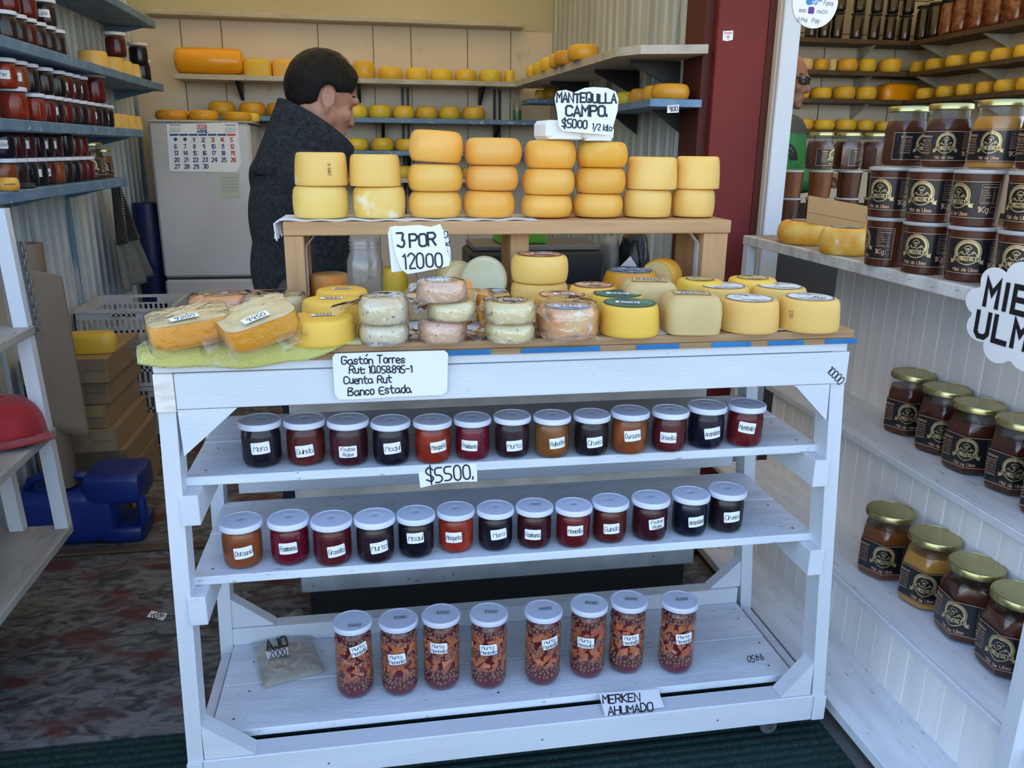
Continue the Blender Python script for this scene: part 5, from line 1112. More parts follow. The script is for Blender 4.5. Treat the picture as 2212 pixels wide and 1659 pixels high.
def jar_row(sh, tier, items, yref, word, s=.95, X=-.695):
    z = SH[sh][0]+.0005+tier*.0925*s
    lastY = -9
    for i, it in enumerate(items):
        px, k = it[0], it[1]; txt = it[2] if len(it) > 2 else None; ss = it[3] if len(it) > 3 else s
        Y = bp(px, yref, X=X).y; Y = max(Y, lastY+.082*(s+ss)/2); lastY = Y
        if Y > SH[sh][1]-.012: continue
        shelf_jar(k, (X, Y), z, ss, '%s jam jar, %s from front, %s tier, %s left wall shelf' % (NICE[k], NUM[i], ('lower', 'upper')[tier], word), 'jam jars on the left wall shelves', txt)
jar_row('S2', 0, [(28, 'Mosqueta', None, 1.05), (70, 'Mosqueta'), (93, 'Membrillo'), (111, 'Murta', 'Mu'), (130, 'Membrillo'), (147, 'Murta'), (165, 'Ciruela'), (181, 'Guinda'), (196, 'Murta', 'Ma'), (208, 'Ciruela'), (221, 'Mora', 'Ma')], 225, 'third')
jar_row('S2', 1, [(8, 'Mosqueta', 'Mer'), (33, 'Durasno', 'Dur'), (56, 'Maqui'), (88, 'Murta'), (115, 'Maqui'), (132, 'Grosella', 'Framb'), (146, 'Frutos', 'Fram'), (160, 'Frutos', 'Fram'), (196, 'Membrillo', None, 1.25)], 165, 'third')
jar_row('S3', 0, [(8, 'Durasno'), (31, 'Murta'), (55, 'Maqui'), (77, 'Maqui', 'Ma'), (96, 'Guinda', 'Durasno'), (113, 'Durasno'), (128, 'Murta'), (144, 'Maqui'), (160, 'Grosella'), (174, 'Frambuesa')], 372, 'lowest')
jar_row('S3', 1, [(3, 'Arandano', 'arand'), (24, 'Frutos'), (47, 'Frutos', 'Gro'), (69, 'Mora'), (88, 'Ciruela', 'Ciru'), (104, 'Frutos', 'Mur'), (128, 'Mora', None, 1.15), (151, 'Grosella'), (167, 'Membrillo')], 312, 'lowest')
jar_row('S1', 0, [(10, 'Murta'), (32, 'Murta'), (52, 'Guinda'), (74, 'Murta'), (94, 'Murta'), (114, 'Murta')], 70, 'second')
jar_row('S1', 1, [(14, 'Membrillo'), (50, 'Membrillo'), (92, 'Murta', 'urle')], 5, 'second')
jar_row('S1', 0, [(305, 'Mora', None, 1.1), (322, 'Ciruela'), (334, 'Ciruela'), (344, 'Guinda')], 150, 'far second', .78)
jar_row('S1', 1, [(250, 'Guinda', None, 1.1), (297, 'Mora', None, 1.1), (318, 'Ciruela'), (331, 'Murta'), (342, 'Guinda')], 100, 'far second', .78)
# honey jars at the end of the lowest shelf
for px, s, k in ((197, .92, 'd'), (222, .75, 'm')):
    Y = bp(px, 350, X=-.70).y; honey_jar((-.70, Y), SH['S3'][0]+.0005, k, s, 0, 'honey jar with black label at the end of the lowest left shelf, %s' % ('gold lid' if px < 200 else 'smaller one'), 'honey jars on the left wall')
def shelf_cheese(label, px, yb, X, z, w_, h, m, grp, prof=CHF):
    p = bp(px, yb, X=X); rad = w_/2*pr(p)[2]/F; return cheese('shelf_cheese', label, (p.x, p.y), z, rad, h, m, prof, grp, 28)
GL_ = 'yellow cheeses on the left wall shelves'
for i, (px, w_) in enumerate(((200, 62), (236, 56), (258, 50), (276, 46))): shelf_cheese('yellow cheese wheel on the second left shelf, %s from the front' % NUM[i], px, 120, -.72, SH['S1'][0]+.0006, w_, .07, 'ch_pale', GL_, CHT)
for i, (px, w_) in enumerate(((240, 44), (256, 44), (272, 42), (285, 40))): shelf_cheese('pale yellow cheese wheel ending the third left shelf, %s from the front' % NUM[i], px, 262, -.72, SH['S2'][0]+.0006, w_, .062, 'ch_pale', GL_, CHT)
o = shelf_cheese('stamped amber cheese wheel lying in front of jars on the lowest left shelf', 14, 405, -.655, SH['S3'][0]+.0006, 52, .036, 'ch_mould', GL_)
mb = MB(); scribble(mb, .03, .006, onto_cyl(.0345, .3, .018, .001), 0, 0, .0012, 6); mb.build('stamp', M['ink'], o, local=True)
p = bp(58, 406, X=-.655); mb = MB().lathe([(.001, 0), (.022, 0), (.026, .004), (.024, .014), (.001, .016)], 20); o = mb.build('tape_reel', M['grout'], None, 40); o.location = (p.x, p.y, SH['S3'][0]+.001); tag(o, 'small dark tape reel on the lowest left shelf beside the amber cheese', 'tape')
# ================================================================ back wall shelves
M['black_metal'] = mat('black steel', (.012, .012, .013), .45)
YS = YB-.23
def zat(px, py, Y): return bp(px, py, Y=Y).z
ZA_, ZB_, ZC_, ZD_ = zat(760, 168, YS), zat(860, 255, YS), zat(860, 326, YS), zat(900, 385, YS)
def bshelf(word, x0, x1, z, m, th=.026, Y0=None):
    s = thing('wall_shelf', '%s plank shelf across the back wall behind the seller' % word, 'shelf', ((x0+x1)/2, YB-.1, z), 'plank shelves on the back wall'); MB().box(x0, x1, Y0 or YS, YB-.005, z-th, z, .002).build('plank', M[m], s)
    for xx in (x0+.3, (x0+x1)/2, x1-.25):
        MB().prism([(xx, YB-.006, z-th-.001), (xx, YS+.04, z-th-.001), (xx, YB-.006, z-th-.09)], (.018, 0, 0)).build('bracket', M['black_metal'], s)
    return s
bx = lambda px, py: bp(px, py, Y=YS).x
bshelf('cream top', bx(373, 155), bx(1140, 180), ZA_, 'cream_shelf'); bshelf('upper blue', bx(452, 245), bx(1172, 257), ZB_, 'blue_shelf'); bshelf('lower blue', bx(600, 322), bx(1150, 330), ZC_, 'blue_shelf'); bshelf('lowest cream', bx(640, 380), bx(1120, 388), ZD_, 'cream_shelf')
bm = MB().box(bp(322, 43, Y=YB-.03).x, bp(1126, 77, Y=YB-.03).x, YB-.10, YB-.006, 1.962, 1.985, .002); tag(bm.build('wall_ledge', M['cream_shelf']), 'thin cream plank ledge high across the back wall', 'ledge')
for i, px in enumerate((876, 1073)):
    p = bp(px, 240, Y=YB); mb = MB().box(p.x-.022, p.x-.008, YB-.02, YB-.005, .9, ZA_-.03).box(p.x+.008, p.x+.022, YB-.02, YB-.005, .9, ZA_-.03); tag(mb.build('shelf_upright', M['black_metal']), 'black steel shelf upright on the back wall, %s' % ('behind the golden stack' if i == 0 else 'left of the green bottle'), 'bracket', 'black shelf uprights')
def bcheese(l, r, yt, z, m, label, Yc=None, prof=CHF, grp='cheeses on the back wall shelves'):
    Yc = Yc or YS+.09; p = bp((l+r)/2, yt, Y=Yc); dep = pr(p)[2]; rad = (r-l)/2*dep/F; h = max(.03, p.z-z); return cheese('shelf_cheese', label, (p.x, p.y), z+.0006, rad, h, m, prof, grp, 28)
# big waxed log and blocks on the top shelf
p0, p1 = bp(381, 137, Y=YS+.08), bp(526, 143, Y=YS+.08); rr0 = 28*pr(p0)[2]/F
mb = MB(); L_ = (p1-p0).length; mb.lathe([(.001, 0), (rr0*.75, 0), (rr0*.93, .012), (rr0, .035), (rr0*1.02, L_*.5), (rr0*.97, L_-.035), (rr0*.88, L_-.012), (rr0*.70, L_), (.001, L_)], 32, (0, 0, 0), Matrix.Rotation(pi/2, 3, 'Y'))
o = mb.build('cheese_log', M['ch_orangewax'], None, 50); o.location = (p0.x, p0.y, ZA_+rr0*1.015); tag(o, 'long shiny orange waxed cheese log on the top back shelf', 'cheese')
mb = MB().tube([(-.012, 0, 0), (0, 0, 0)], .006, 8); mb.build('clipped_end', M['ch_orangewax'], o, local=True)
def block(label, l, r, yt, yb, z, m, dep_=.11, rz=.25):
    p = bp((l+r)/2, yb, Y=YS+.09); d = pr(p)[2]; w_ = (r-l)*d/F*.5; h = (yb-yt)*d/F; o = loaf('cheese_block', label, (p.x, p.y), z+.0006, w_, dep_/2, h, m, rz, 'cheeses on the back wall shelves'); return o
block('squared yellow cheese block beside the waxed log', 530, 590, 130, 165, ZA_, 'ch_back', .12, -.1); block('squared tan cheese block behind the seller\'s head', 592, 650, 131, 167, ZA_, 'ch_gold', .12, -.1)
for i, (l, r, yt) in enumerate(((760, 810, 133), (817, 870, 146), (876, 925, 148), (929, 978, 150), (982, 1030, 151), (1034, 1085, 152), (1089, 1112, 152))): bcheese(l, r, yt, ZA_, 'ch_back', 'yellow cheese wheel on the cream top back shelf, %s right of the seller\'s head' % NUM[i])
for i, (l, r, yt) in enumerate(((450, 506, 220), (517, 572, 222), (576, 620, 224))): bcheese(l, r, yt, ZB_, 'ch_back2', 'amber cheese wheel on the upper blue shelf left of the seller, %s from the left' % NUM[i])
for i, (l, r, yt) in enumerate(((744, 793, 227), (796, 845, 227), (848, 895, 229), (898, 945, 231), (948, 994, 231), (998, 1048, 232))): bcheese(l, r, yt, ZB_, 'ch_back', 'yellow cheese wheel on the upper blue back shelf, %s right of the seller' % NUM[i])
for i, (l, r, yt) in enumerate(((742, 795, 299), (801, 850, 298), (854, 903, 300), (1012, 1056, 300), (1062, 1105, 303))): bcheese(l, r, yt, ZC_, 'ch_back', 'yellow cheese wheel on the lower blue back shelf, %s right of the seller' % NUM[i])
for i, (l, r, yt) in enumerate(((846, 893, 358), (996, 1040, 362))): bcheese(l, r, yt, ZD_, 'ch_back', 'yellow cheese wheel glimpsed on the lowest back shelf, %s one' % NUM[i])
# bottle with green liquid
p = bp(1117, 254, Y=YS+.07); gb_ = thing('green_bottle', 'clear bottle holding green liquid at the right end of the upper blue shelf', 'bottle', (p.x, p.y, ZB_+.0006))
mb = MB().lathe([(.001, 0), (.024, 0), (.026, .003), (.026, .085), (.014, .115), (.012, .12), (.012, .15), (.014, .152), (.014, .158)], 20); mb.f = mb.f[:-1]; mb.build('glass', M['glass_old'], gb_, 50, local=True)
MB().lathe([(.001, .002), (.0245, .002), (.0245, .055), (.001, .055)], 20).build('green_liquid', mat('green detergent', (.01, .16, .04), .2, coat=.3), gb_, 40, local=True)
# ================================================================ right wall shelves
def rshelf(word, poly_, z, th, m):
    P = [bp(x, y, Z=z) for x, y in poly_]; s = thing('wall_shelf', '%s plank shelf on the right corrugated wall' % word, 'shelf', tuple(P[0]), 'plank shelves on the right wall')
    MB().prism([(q.x, q.y, z) for q in P][::-1], (0, 0, -th)).build('plank', M[m], s); return s
ZR1 = 1.665; A_, B_, C_ = bp(1105, 178, Z=ZR1), bp(1335, 102, Z=ZR1), bp(1527, 75, Z=ZR1)
s = thing('wall_shelf', 'broad weathered plank shelf high on the right corrugated wall', 'shelf', (B_.x, B_.y, ZR1), 'plank shelves on the right wall')
wx = lambda y: XRB+(XRF-XRB)*(YB-y)/(YB-YRF)-.013
MB().prism([(A_.x, A_.y, ZR1), (wx(A_.y), A_.y, ZR1), (1.572, 1.64, ZR1), (1.572, 1.48, ZR1), (B_.x+.06, 1.56, ZR1), (B_.x, 1.66, ZR1)], (0, 0, -.03)).build('plank', M['cream_shelf'], s)
for yy in (1.75, 2.15, 2.8): MB().prism([(wx(yy)-.001, yy, ZR1-.031), (wx(yy)-.2, yy, ZR1-.031), (wx(yy)-.2, yy, ZR1-.045), (wx(yy)-.001, yy, ZR1-.14)], (0, .012, 0)).build('bracket', M['black_metal'], s)
GRW = 'cheeses on the right wall shelves'
for i, (px, yb, w_, h, m) in enumerate(((1117, 168, 22, .06, 'ch_back'), (1134, 162, 24, .06, 'ch_back'), (1155, 155, 26, .065, 'ch_back'), (1179, 146, 24, .06, 'ch_back'), (1194, 141, 28, .06, 'ch_back2'), (1235, 131, 68, .062, 'ch_back2'))):
    p = bp(px, yb, Z=ZR1); rad = min(.075, max(.055, w_/2*pr(p)[2]/F)); x = min(max(p.x+.05, A_.x+.08), wx(p.y)-rad-.006); cheese('shelf_cheese', '%s cheese wheel on the broad right wall shelf, %s from the back' % ('amber' if m == 'ch_back2' else 'yellow', NUM[i]), (x, p.y), ZR1+.0006, rad, h, m, CHF, GRW, 28)
ZR2 = bp(1500, 224, Y=1.75).z
s = thing('wall_shelf', 'lower blue plank shelf with handwriting on the right corrugated wall', 'shelf', (1.45, 2.0, ZR2), 'plank shelves on the right wall')
x0 = bp(1335, 236, Z=ZR2)
MB().prism([(1.375, 1.50, ZR2), (1.375, 2.25, ZR2), (wx(2.25), 2.25, ZR2), (1.570, 1.64, ZR2), (1.570, 1.50, ZR2)][::-1], (0, 0, -.026)).build('plank', M['blue_shelf'], s)
for yy in (1.72, 2.15): MB().prism([(wx(yy)-.001, yy, ZR2-.027), (wx(yy)-.12, yy, ZR2-.027), (wx(yy)-.001, yy, ZR2-.11)], (0, .012, 0)).build('bracket', M['black_metal'], s)
for i, (px, w_, m) in enumerate(((1356, 32, 'ch_back'), (1388, 36, 'ch_back2'), (1418, 50, 'ch_back2'), (1476, 92, 'ch_back2'))):
    p = bp(px, 215, X=1.455); rad = w_/2*pr(p)[2]/F; rad = max(min(rad, .07), .05); cheese('shelf_cheese', '%s cheese wheel on the lower blue right wall shelf, %s from the back' % ('yellow' if m == 'ch_back' else 'amber', NUM[i]), (1.452 if i < 3 else 1.475, max(p.y, 1.575)), ZR2+.0006, rad, .055, m, CHF, GRW, 28)
sign('price_tag', 'small white price tag hanging from the lower blue right wall shelf', [(1442, 228), (1467, 226), (1466, 243), (1441, 244)], (0, 1.4993, 0), (0, -1, 0), [('900', 1455, 235, 10, 1.6, 18, 3)], 'tag')
ZR3 = bp(1145, 216, Y=3.2).z
s = thing('corner_shelf', 'short blue corner shelf where the back wall meets the right wall', 'shelf', (1.3, 3.3, ZR3)); MB().box(bp(1142, 215, Y=3.05).x, XRB-.015, 3.05, YS-.01, ZR3-.025, ZR3, .002).build('plank', M['blue_shelf'], s)
for i, (px, w_) in enumerate(((1168, 26), (1196, 40), (1226, 54))): p = bp(px, 205, Y=3.16); cheese('shelf_cheese', 'amber cheese wheel on the short blue corner shelf, %s from the left' % NUM[i], (min(p.x, XRB-.07), 3.16), ZR3+.0006, min(w_/2*pr(p)[2]/F, .05), .05+.012*i*.5, 'ch_back2', CHF, GRW, 28)
# ================================================================ refrigerator with calendar
YFR = 3.0; fx0, fx1 = bp(322, 300, Y=YFR).x, bp(541, 300, Y=YFR).x; fz = bp(430, 265, Y=YFR).z; fs = bp(400, 602, Y=YFR).z
M['fridge'] = mat('white enamel', (.60, .58, .60), .35, (.52, .50, .51), 3, coat=.25, c3=(.36, .32, .3), s3=18, lo3=.70, hi3=.78)
fr = thing('refrigerator', 'old white refrigerator by the back wall with a calendar on its door', 'refrigerator', ((fx0+fx1)/2, YFR+.2, 0))
MB().box(fx0+.005, fx1-.005, YFR+.045, YB-.02, .02, fz-.004, .004).build('body', M['fridge'], fr)
d_ = MB().box(fx0, fx1, YFR, YFR+.042, fs+.006, fz, .012).build('upper_door', M['fridge'], fr); MB().box(fx0, fx1, YFR, YFR+.042, .06, fs-.006, .012).build('lower_door', M['fridge'], fr)
MB().box(fx0+.01, fx1-.01, YFR+.01, YFR+.044, fs-.006, fs+.006).build('door_gasket', M['grout'], fr); MB().box(fx1-.035, fx1-.015, YFR-.022, YFR-.0005, fs+.03, fs+.05, .003).build('door_handle', M['steel'], fr)
MB().box(fx0-.01, fx1+.01, YFR-.004, YB-.03, fz+.0005, fz+.012, .003).build('top_cover', M['cream_shelf'], fr)
for i, (l, r, yt, Yc) in enumerate(((336, 405, 238, 3.11), (408, 470, 239, 3.11), (482, 541, 242, 3.11), (530, 560, 245, 3.2), (390, 420, 241, 3.26))): bcheese(l, r, yt, fz+.0125, 'ch_back2' if i < 3 else 'ch_back', 'amber cheese wheel on top of the refrigerator, %s' % ('leftmost', 'second from left', 'stamped, third from left', 'at the right end', 'in the rear row')[i], Yc, CHF, 'cheeses on the refrigerator')
PC = Vector((0, YFR-.003, 0)); NC = Vector((0, -1, 0))
cal = sheet('wall_calendar', [(359, 268), (514, 264), (518, 320), (521, 352), (511, 372), (367, 370)], PC, NC, M['paper'], None, .0015); tag(cal, 'printed April wall calendar with red and blue numbers on the refrigerator door', 'calendar')
fm = pxm(PC, NC); mb, mr, mk_ = MB(), MB(), MB()
text(mr, '2026', 8, fm, 436, -273.5, 1.5, fit=22, sub=1e9, smooth=0); text(mb, 'ABRIL', 7, fm, 438, -283.5, 1.5, fit=30, sub=1e9, smooth=0)
for j in range(7):
    x = 376+20.6*j; q = mr if j == 6 else mb; q.add([fm(x-9.3, -293.5), fm(x+9.3, -293), fm(x+9.3, -289), fm(x-9.3, -289.5)], [(0, 1, 2, 3)])
n = 1
for w_ in range(5):
    for j in range(7):
        if w_ == 0 and j < 2: disc(mb, 4, fm, cx=379+20.6*j+w_*1.0, cy=-301, n=14); continue
        if n > 30: break
        x, y = 378+20.4*j+w_*1.3, 302+14.4*w_; red = j == 6 or (w_ == 0 and j in (4, 5))
        text(mr if red else mb, str(n), 8.5, fm, x, -y, 1.9, fit=12, sub=1e9, smooth=0, gap=1.2)
        if n <= 4: ribbon(mk_, [[(x-5, -y-5), (x+5, -y+5)], [(x-5, -y+5), (x+5, -y-5)]], fm, .7, sub=1e9, e=.0004)
        n += 1
for cx in (378, 498):
    mb.add([fm(cx-12, -271), fm(cx+12, -271), fm(cx+12, -269.5), fm(cx-12, -269.5)], [(0, 1, 2, 3)])
    for a in range(5):
        for b in range(6): (mr if b == 5 else mb).add([fm(cx-11+b*4, -277-a*2.4), fm(cx-9+b*4, -277-a*2.4), fm(cx-9+b*4, -276-a*2.4), fm(cx-11+b*4, -276-a*2.4)], [(0, 1, 2, 3)])
for q_, n_, i_ in ((mb, 'blue_print', 'ink_blue'), (mr, 'red_print', 'ink_red'), (mk_, 'crossed_days', 'ink')): q_.build(n_, M[i_], cal)['kind'] = 'stuff'
M['note'] = mat('pale green note paper', (.50, .53, .42), .8)
o = sign('door_note', 'pale green handwritten note under the calendar on the refrigerator door', [(473, 374), (517, 373), (519, 427), (477, 428)], (0, YFR-.002, 0), (0, -1, 0), [], 'note', 'note', .0006, 'ink_faint2')
mb = MB(); [scribble(mb, 34, 3, pxm((0, YFR-.002, 0), (0, -1, 0)), 497, -(384+7*q_), .7, q_, 1e9) for q_ in range(5)]; mb.build('scribbled_lines', M['ink_faint2'], o)
# ================================================================ left corner: crates, boxes, roll, can, stand
M['crate'] = mat('white plastic crate', (.55, .56, .56), .45, (.45, .45, .44), 8)
cy0 = 2.05; cxa, cxb = bp(160, 665, Y=cy0).x, bp(369, 668, Y=cy0).x; cz = bp(265, 667, Y=cy0).z; cxa = max(cxa, XL+.02); ch = .168; cy1 = cy0+.36
def crate_side(mb, A, B, z0, z1, t=.006, hole=False):
    A, B = Vector(A), Vector(B); d = B-A; L_ = d.length; u = d.normalized(); nrm = Vector((-u.y, u.x, 0))
    def bar(s0, s1, a, b): mb.hexa([A+u*s0+Vector((0, 0, a)), A+u*s1+Vector((0, 0, a)), A+u*s1+Vector((0, 0, b)), A+u*s0+Vector((0, 0, b))]+[q+nrm*t for q in (A+u*s0+Vector((0, 0, a)), A+u*s1+Vector((0, 0, a)), A+u*s1+Vector((0, 0, b)), A+u*s0+Vector((0, 0, b)))])
    H = z1-z0; rows = [0, .10, .40, .46, .74, 1.0]
    bar(0, L_, z0, z0+H*.10); bar(0, L_, z0+H*.40, z0+H*.46); bar(0, L_, z0+H*.74, z1 if not hole else z0+H*.78)
    if hole: bar(0, L_*.36, z0+H*.78, z1); bar(L_*.64, L_, z0+H*.78, z1); bar(L_*.36, L_*.64, z0+H*.92, z1)
    n_ = int(L_/.021)
    for i in range(n_+1):
        s0 = i*L_/n_
        bar(max(0, s0-.0045), min(L_, s0+.0045), z0+H*.10, z0+H*.74)
for k in range(4):
    z0 = cz-ch*(k+1)+.002; o = thing('plastic_crate', 'white slotted plastic crate, %s of the stack behind the boxes' % ('topmost', 'second from top', 'third from top', 'bottom')[k], 'crate', ((cxa+cxb)/2, (cy0+cy1)/2, max(z0, 0)), 'stacked white crates')
    z1 = cz-ch*k; dx = .006*((k*7) % 3-1); P = [(cxa+dx, cy0), (cxb+dx, cy0), (cxb+dx, cy1), (cxa+dx, cy1)]
    for i in range(4):
        mb = MB(); crate_side(mb, (*P[i], 0), (*P[(i+1) % 4], 0), z0, z1-.002, hole=(i in (0, 2))); mb.build('side', M['crate'], o)
    MB().box(cxa+dx+.006, cxb+dx-.006, cy0+.006, cy1-.006, z0, z0+.008).build('base', M['crate'], o)
    mb = MB(); mb.box(cxa+dx-.006, cxb+dx+.006, cy0-.006, cy0, z1-.016, z1-.003).box(cxa+dx-.006, cxb+dx+.006, cy1, cy1+.006, z1-.016, z1-.003).box(cxb+dx, cxb+dx+.006, cy0, cy1, z1-.016, z1-.003); mb.build('rim', M['crate'], o)
M['card'] = mat('brown cardboard', (.27, .185, .105), .75, (.22, .15, .085), 6, lo=.35, hi=.7, val=.06)
M['card_top'] = mat('stained cardboard lid', (.36, .26, .10), .7, (.28, .19, .09), 5)
M['tape'] = mat('shiny packing tape', (.30, .22, .13), .12, coat=.6)
by0, by1 = 1.50, 1.92; zt = bp(170, 776, Y=by0).z; bh = .0855; rights = [235, 232, 232, 256, 276, 285]
for k in range(6):
    z1 = zt-bh*k; z0 = z1-bh+.001
    if k == 5: z0 = .001
    xr_ = bp(rights[k], 800+55*k, Y=by0).x; xl_ = XL+.03+(.004*k if k % 2 else 0); dy = .012*((k*5) % 3-1)
    o = thing('cardboard_box', 'flat brown cardboard box, %s in the stack beside the paper roll' % ('topmost', 'second from top', 'third from top', 'fourth from top', 'fifth from top', 'bottom one')[k], 'box', ((xl_+xr_)/2, 1.7, z0), 'stack of flat cardboard boxes')
    zm = (z0+z1)/2
    MB().box(xl_, xr_, by0+dy, by1+dy, z0, z1, .002).build('carton', M['card'], o)
    MB().box(xl_+.004, xr_-.002, by0+dy-.003, by0+dy-.0005, z0+.002, zm-.001).build('flap', M['card'], o); MB().box(xl_+.002, xr_-.008, by0+dy-.004, by0+dy-.0005, zm+.001, z1-.001).build('flap', M['card_top'] if k == 2 else M['card'], o)
    MB().box(xr_-.115, xr_-.075, by0+dy-.0052, by0+dy-.0042, z0+.02, z1-.001).build('tape_strip', M['tape'], o)
    if k == 0:
        MB().box(xl_+.001, xr_-.001, by0+dy+.001, by1+dy-.001, z1+.0002, z1+.0015).build('lid', M['card_top'], o); f = frame((-.70, by0+.10, z1+.0018), (1, .1, 0), (-.1, 1, 0)); mb = MB(); scribble(mb, .12, .026, f, 0, 0, .003, 2); scribble(mb, .05, .02, f, .03, .06, .003, 4); mb.build('handwriting', M['ink'], o)
cl_ = bp(200, 728, Y=1.62); o = loaf('cheese_block', 'long yellow cheese block lying on top of the cardboard boxes', (cl_.x-.005, 1.60), zt+.002, .088, .045, .072, 'ch_back', .06, None)
# paper roll on a carton
M['kraft'] = mat('brown kraft paper', (.24, .175, .12), .6, (.21, .155, .105), 6, (1, 1, .3), lo=.35, hi=.7)
rc = bp(86, 720, Y=1.30); rz0, rz1 = .2, bp(88, 526, Y=1.30).z
ro = thing('paper_roll', 'upright roll of brown kraft paper leaning beside the cardboard boxes', 'paper roll', (rc.x, 1.30, rz0+.001))
mb = MB(); H_ = rz1-rz0
t2 = MB().lathe([(.030, H_-.05), (.030, H_-.001), (.046, H_), (.046, .003), (.044, .001)], 32); mb.add(t2.v, t2.f[:-2]); mb.build('roll_body', M['kraft'], ro, 50, local=True)
mb = MB(); mb.grid(lambda u, v: Vector((.047*sin(-.4+u*1.9)+max(0, u-.55)*.10*(1.0+.35*(1-v)), -.047*cos(-.4+u*1.9)-.004, .26+(H_-.26)*v*(1-(.085+.10*u) if v > .99 else .88)-.10*u*(1-v))), 24, 16); mb.build('loose_sheet', M['kraft'], ro, True, solid=.001, local=True)
# blue jerrycan lying on its side
M['blue_can'] = mat('blue polythene can', (.008, .028, .20), .38, (.006, .02, .15), 6, coat=.15)
jc = thing('jerrycan', 'blue plastic jerrycan lying on the floor behind the white stand', 'jerrycan', (-.62, 1.32, 0))
def rblock(x0, x1, y0, y1, z0, z1, e=.35, n=32):
    mb = MB(); vs = []; fs = []; L = [(.80, 0), (.95, .035), (1, .14), (1, .86), (.95, .965), (.80, 1)]; cx, cy = (y0+y1)/2, (z0+z1)/2; a, b = (y1-y0)/2, (z1-z0)/2
    for (k, t_) in L:
        for i in range(n):
            q = 2*pi*i/n; c_, s_ = cos(q), sin(q); vs.append((x0+(x1-x0)*t_, cx+a*k*abs(c_)**e*(1 if c_ > 0 else -1), cy+b*k*abs(s_)**e*(1 if s_ > 0 else -1)))
    for j in range(len(L)-1):
        for i in range(n): p, q = j*n+i, j*n+(i+1) % n; fs.append((p, q, q+n, p+n))
    fs += [tuple(range(n-1, -1, -1)), tuple(range((len(L)-1)*n, len(L)*n))]; return mb.add(vs, fs)
ya, yb_ = 1.235, 1.42
rblock(-.835, -.512, ya, yb_, .002, .195).build('body', M['blue_can'], jc, 40)
mb = rblock(-.60, -.42, ya-.002, yb_, .140, .250); mb.build('shoulder', M['blue_can'], jc, 40)
mb = rblock(-.56, -.43, ya, yb_, .002, .06); mb.build('foot', M['blue_can'], jc, 40)
MB().tube([(-.445, ya+.03, .19), (-.428, ya+.025, .15), (-.426, ya+.025, .08), (-.445, ya+.03, .03)], .016, 12).build('end_handle', M['blue_can'], jc, True)
MB().tube([(-.79, ya+.06, .185), (-.775, ya+.06, .225), (-.74, ya+.06, .238), (-.62, ya+.06, .236), (-.57, ya+.06, .22)], .015, 12).build('carry_handle', M['blue_can'], jc, True)
MB().lathe([(.001, 0), (.028, 0), (.028, .02), (.024, .024), (.001, .024)], 20, (-.835, ya+.09, .14), Matrix.Rotation(-pi/2, 3, 'Y')).build('cap', M['blue_can'], jc, 40)
# navy drum behind the hanging jacket
p = bp(328, 500, Y=2.62); mb = MB().lathe([(.001, 0), (.10, 0), (.108, .01), (.108, .3), (.112, .32), (.108, .34), (.108, .7), (.112, .72), (.108, .74), (.106, 1.02), (.098, 1.035), (.001, 1.035)], 32)
o = mb.build('blue_drum', mat('navy plastic drum', (.006, .014, .075), .45), None, 40); o.location = (-.780, 3.13, .001); o.scale = (.66, .66, .98); tag(o, 'tall navy plastic drum standing between jacket and refrigerator', 'drum')
# hanging jacket on the left wall
M['jk_dark'] = mat('black fleece cloth', (.012, .014, .015), .9, bump=.002, bscale=120, sheen=.2); M['jk_grey'] = mat('grey jersey cloth', (.16, .17, .175), .9, (.12, .125, .13), 40, bump=.001, bscale=200)
jx = XL+.055; zj1 = bp(250, 398, X=jx+.05).z; yj = bp(262, 480, X=jx+.05).y
jk = thing('hanging_jacket', 'black and grey zip jacket hanging on the left wall beside the lowest shelf', 'jacket', (jx, yj, .72))
def drape(z0, z1, w0, w1, m, nm, off=0, ph=0):
    mb = MB()
    def fn(u, v):
        z = z1+(z0-z1)*v; w_ = w0+(w1-w0)*v; y = yj+(u-.35)*w_; x = jx+.045+.03*sin(u*13+ph)*(.4+.6*v)+.02*v+off-.05*abs(u-.5)**2
        return Vector((x, y, z))
    mb.grid(fn, 40, 14); return mb.build(nm, m, jk, True, solid=.008)
zmid = zj1-.26; zlow = bp(300, 606, X=jx+.05).z
drape(zmid, zj1, .07, .34, M['jk_dark'], 'upper_body'); drape(zlow, zmid+.02, .32, .50, M['jk_grey'], 'lower_body', .006, .6)
mb = MB()
for k in range(38): z = zj1-.02-k*(zj1-zlow-.04)/38; mb.box(jx+.072, jx+.082, yj-.035-.0011*k, yj-.029-.0011*k, z, z+.006)
q = mb.build('zip_teeth', M['steel'], jk); q['kind'] = 'stuff'
MB().tube([(XL+.012, yj, zj1+.01), (jx+.05, yj, zj1+.006), (jx+.055, yj, zj1+.03)], .005, 8).build('hook', M['steel'], jk, True)
# white stand on the left
stand_ = thing('ladder_stand', 'worn white wooden step stand with a red cap on it, left of the cart', 'stand', (-.55, .3, 0)); SY = .76
zs3, zs2, zs1 = .29, .553, .823; xs3, xs2, xs1 = bp(158, 1131, Y=SY).x, bp(121, 922, Y=SY).x, bp(76, 702, Y=SY).x
zs3, zs2, zs1 = bp(158, 1131, Y=SY).z, bp(121, 922, Y=SY).z, bp(76, 702, Y=SY).z; ztop = bp(18, 449, Y=SY).z; xtop = bp(22, 449, Y=SY).x
M['stand_shelf'] = mat('stained stand shelf', (.40, .38, .35), .6, (.28, .26, .23), 5, (4, 1, 4), .35, .7, c3=(.12, .10, .08), s3=16, lo3=.66, hi3=.74)
for nm, x, z, dp in (('upper', xs1, zs1, .16), ('middle', xs2, zs2, .20), ('lower', xs3, zs3, .24)):
    MB().box(x-dp, x, -.7, SY-.001, z-.022, z, .002).build('shelf_board', M['stand_shelf'], stand_)
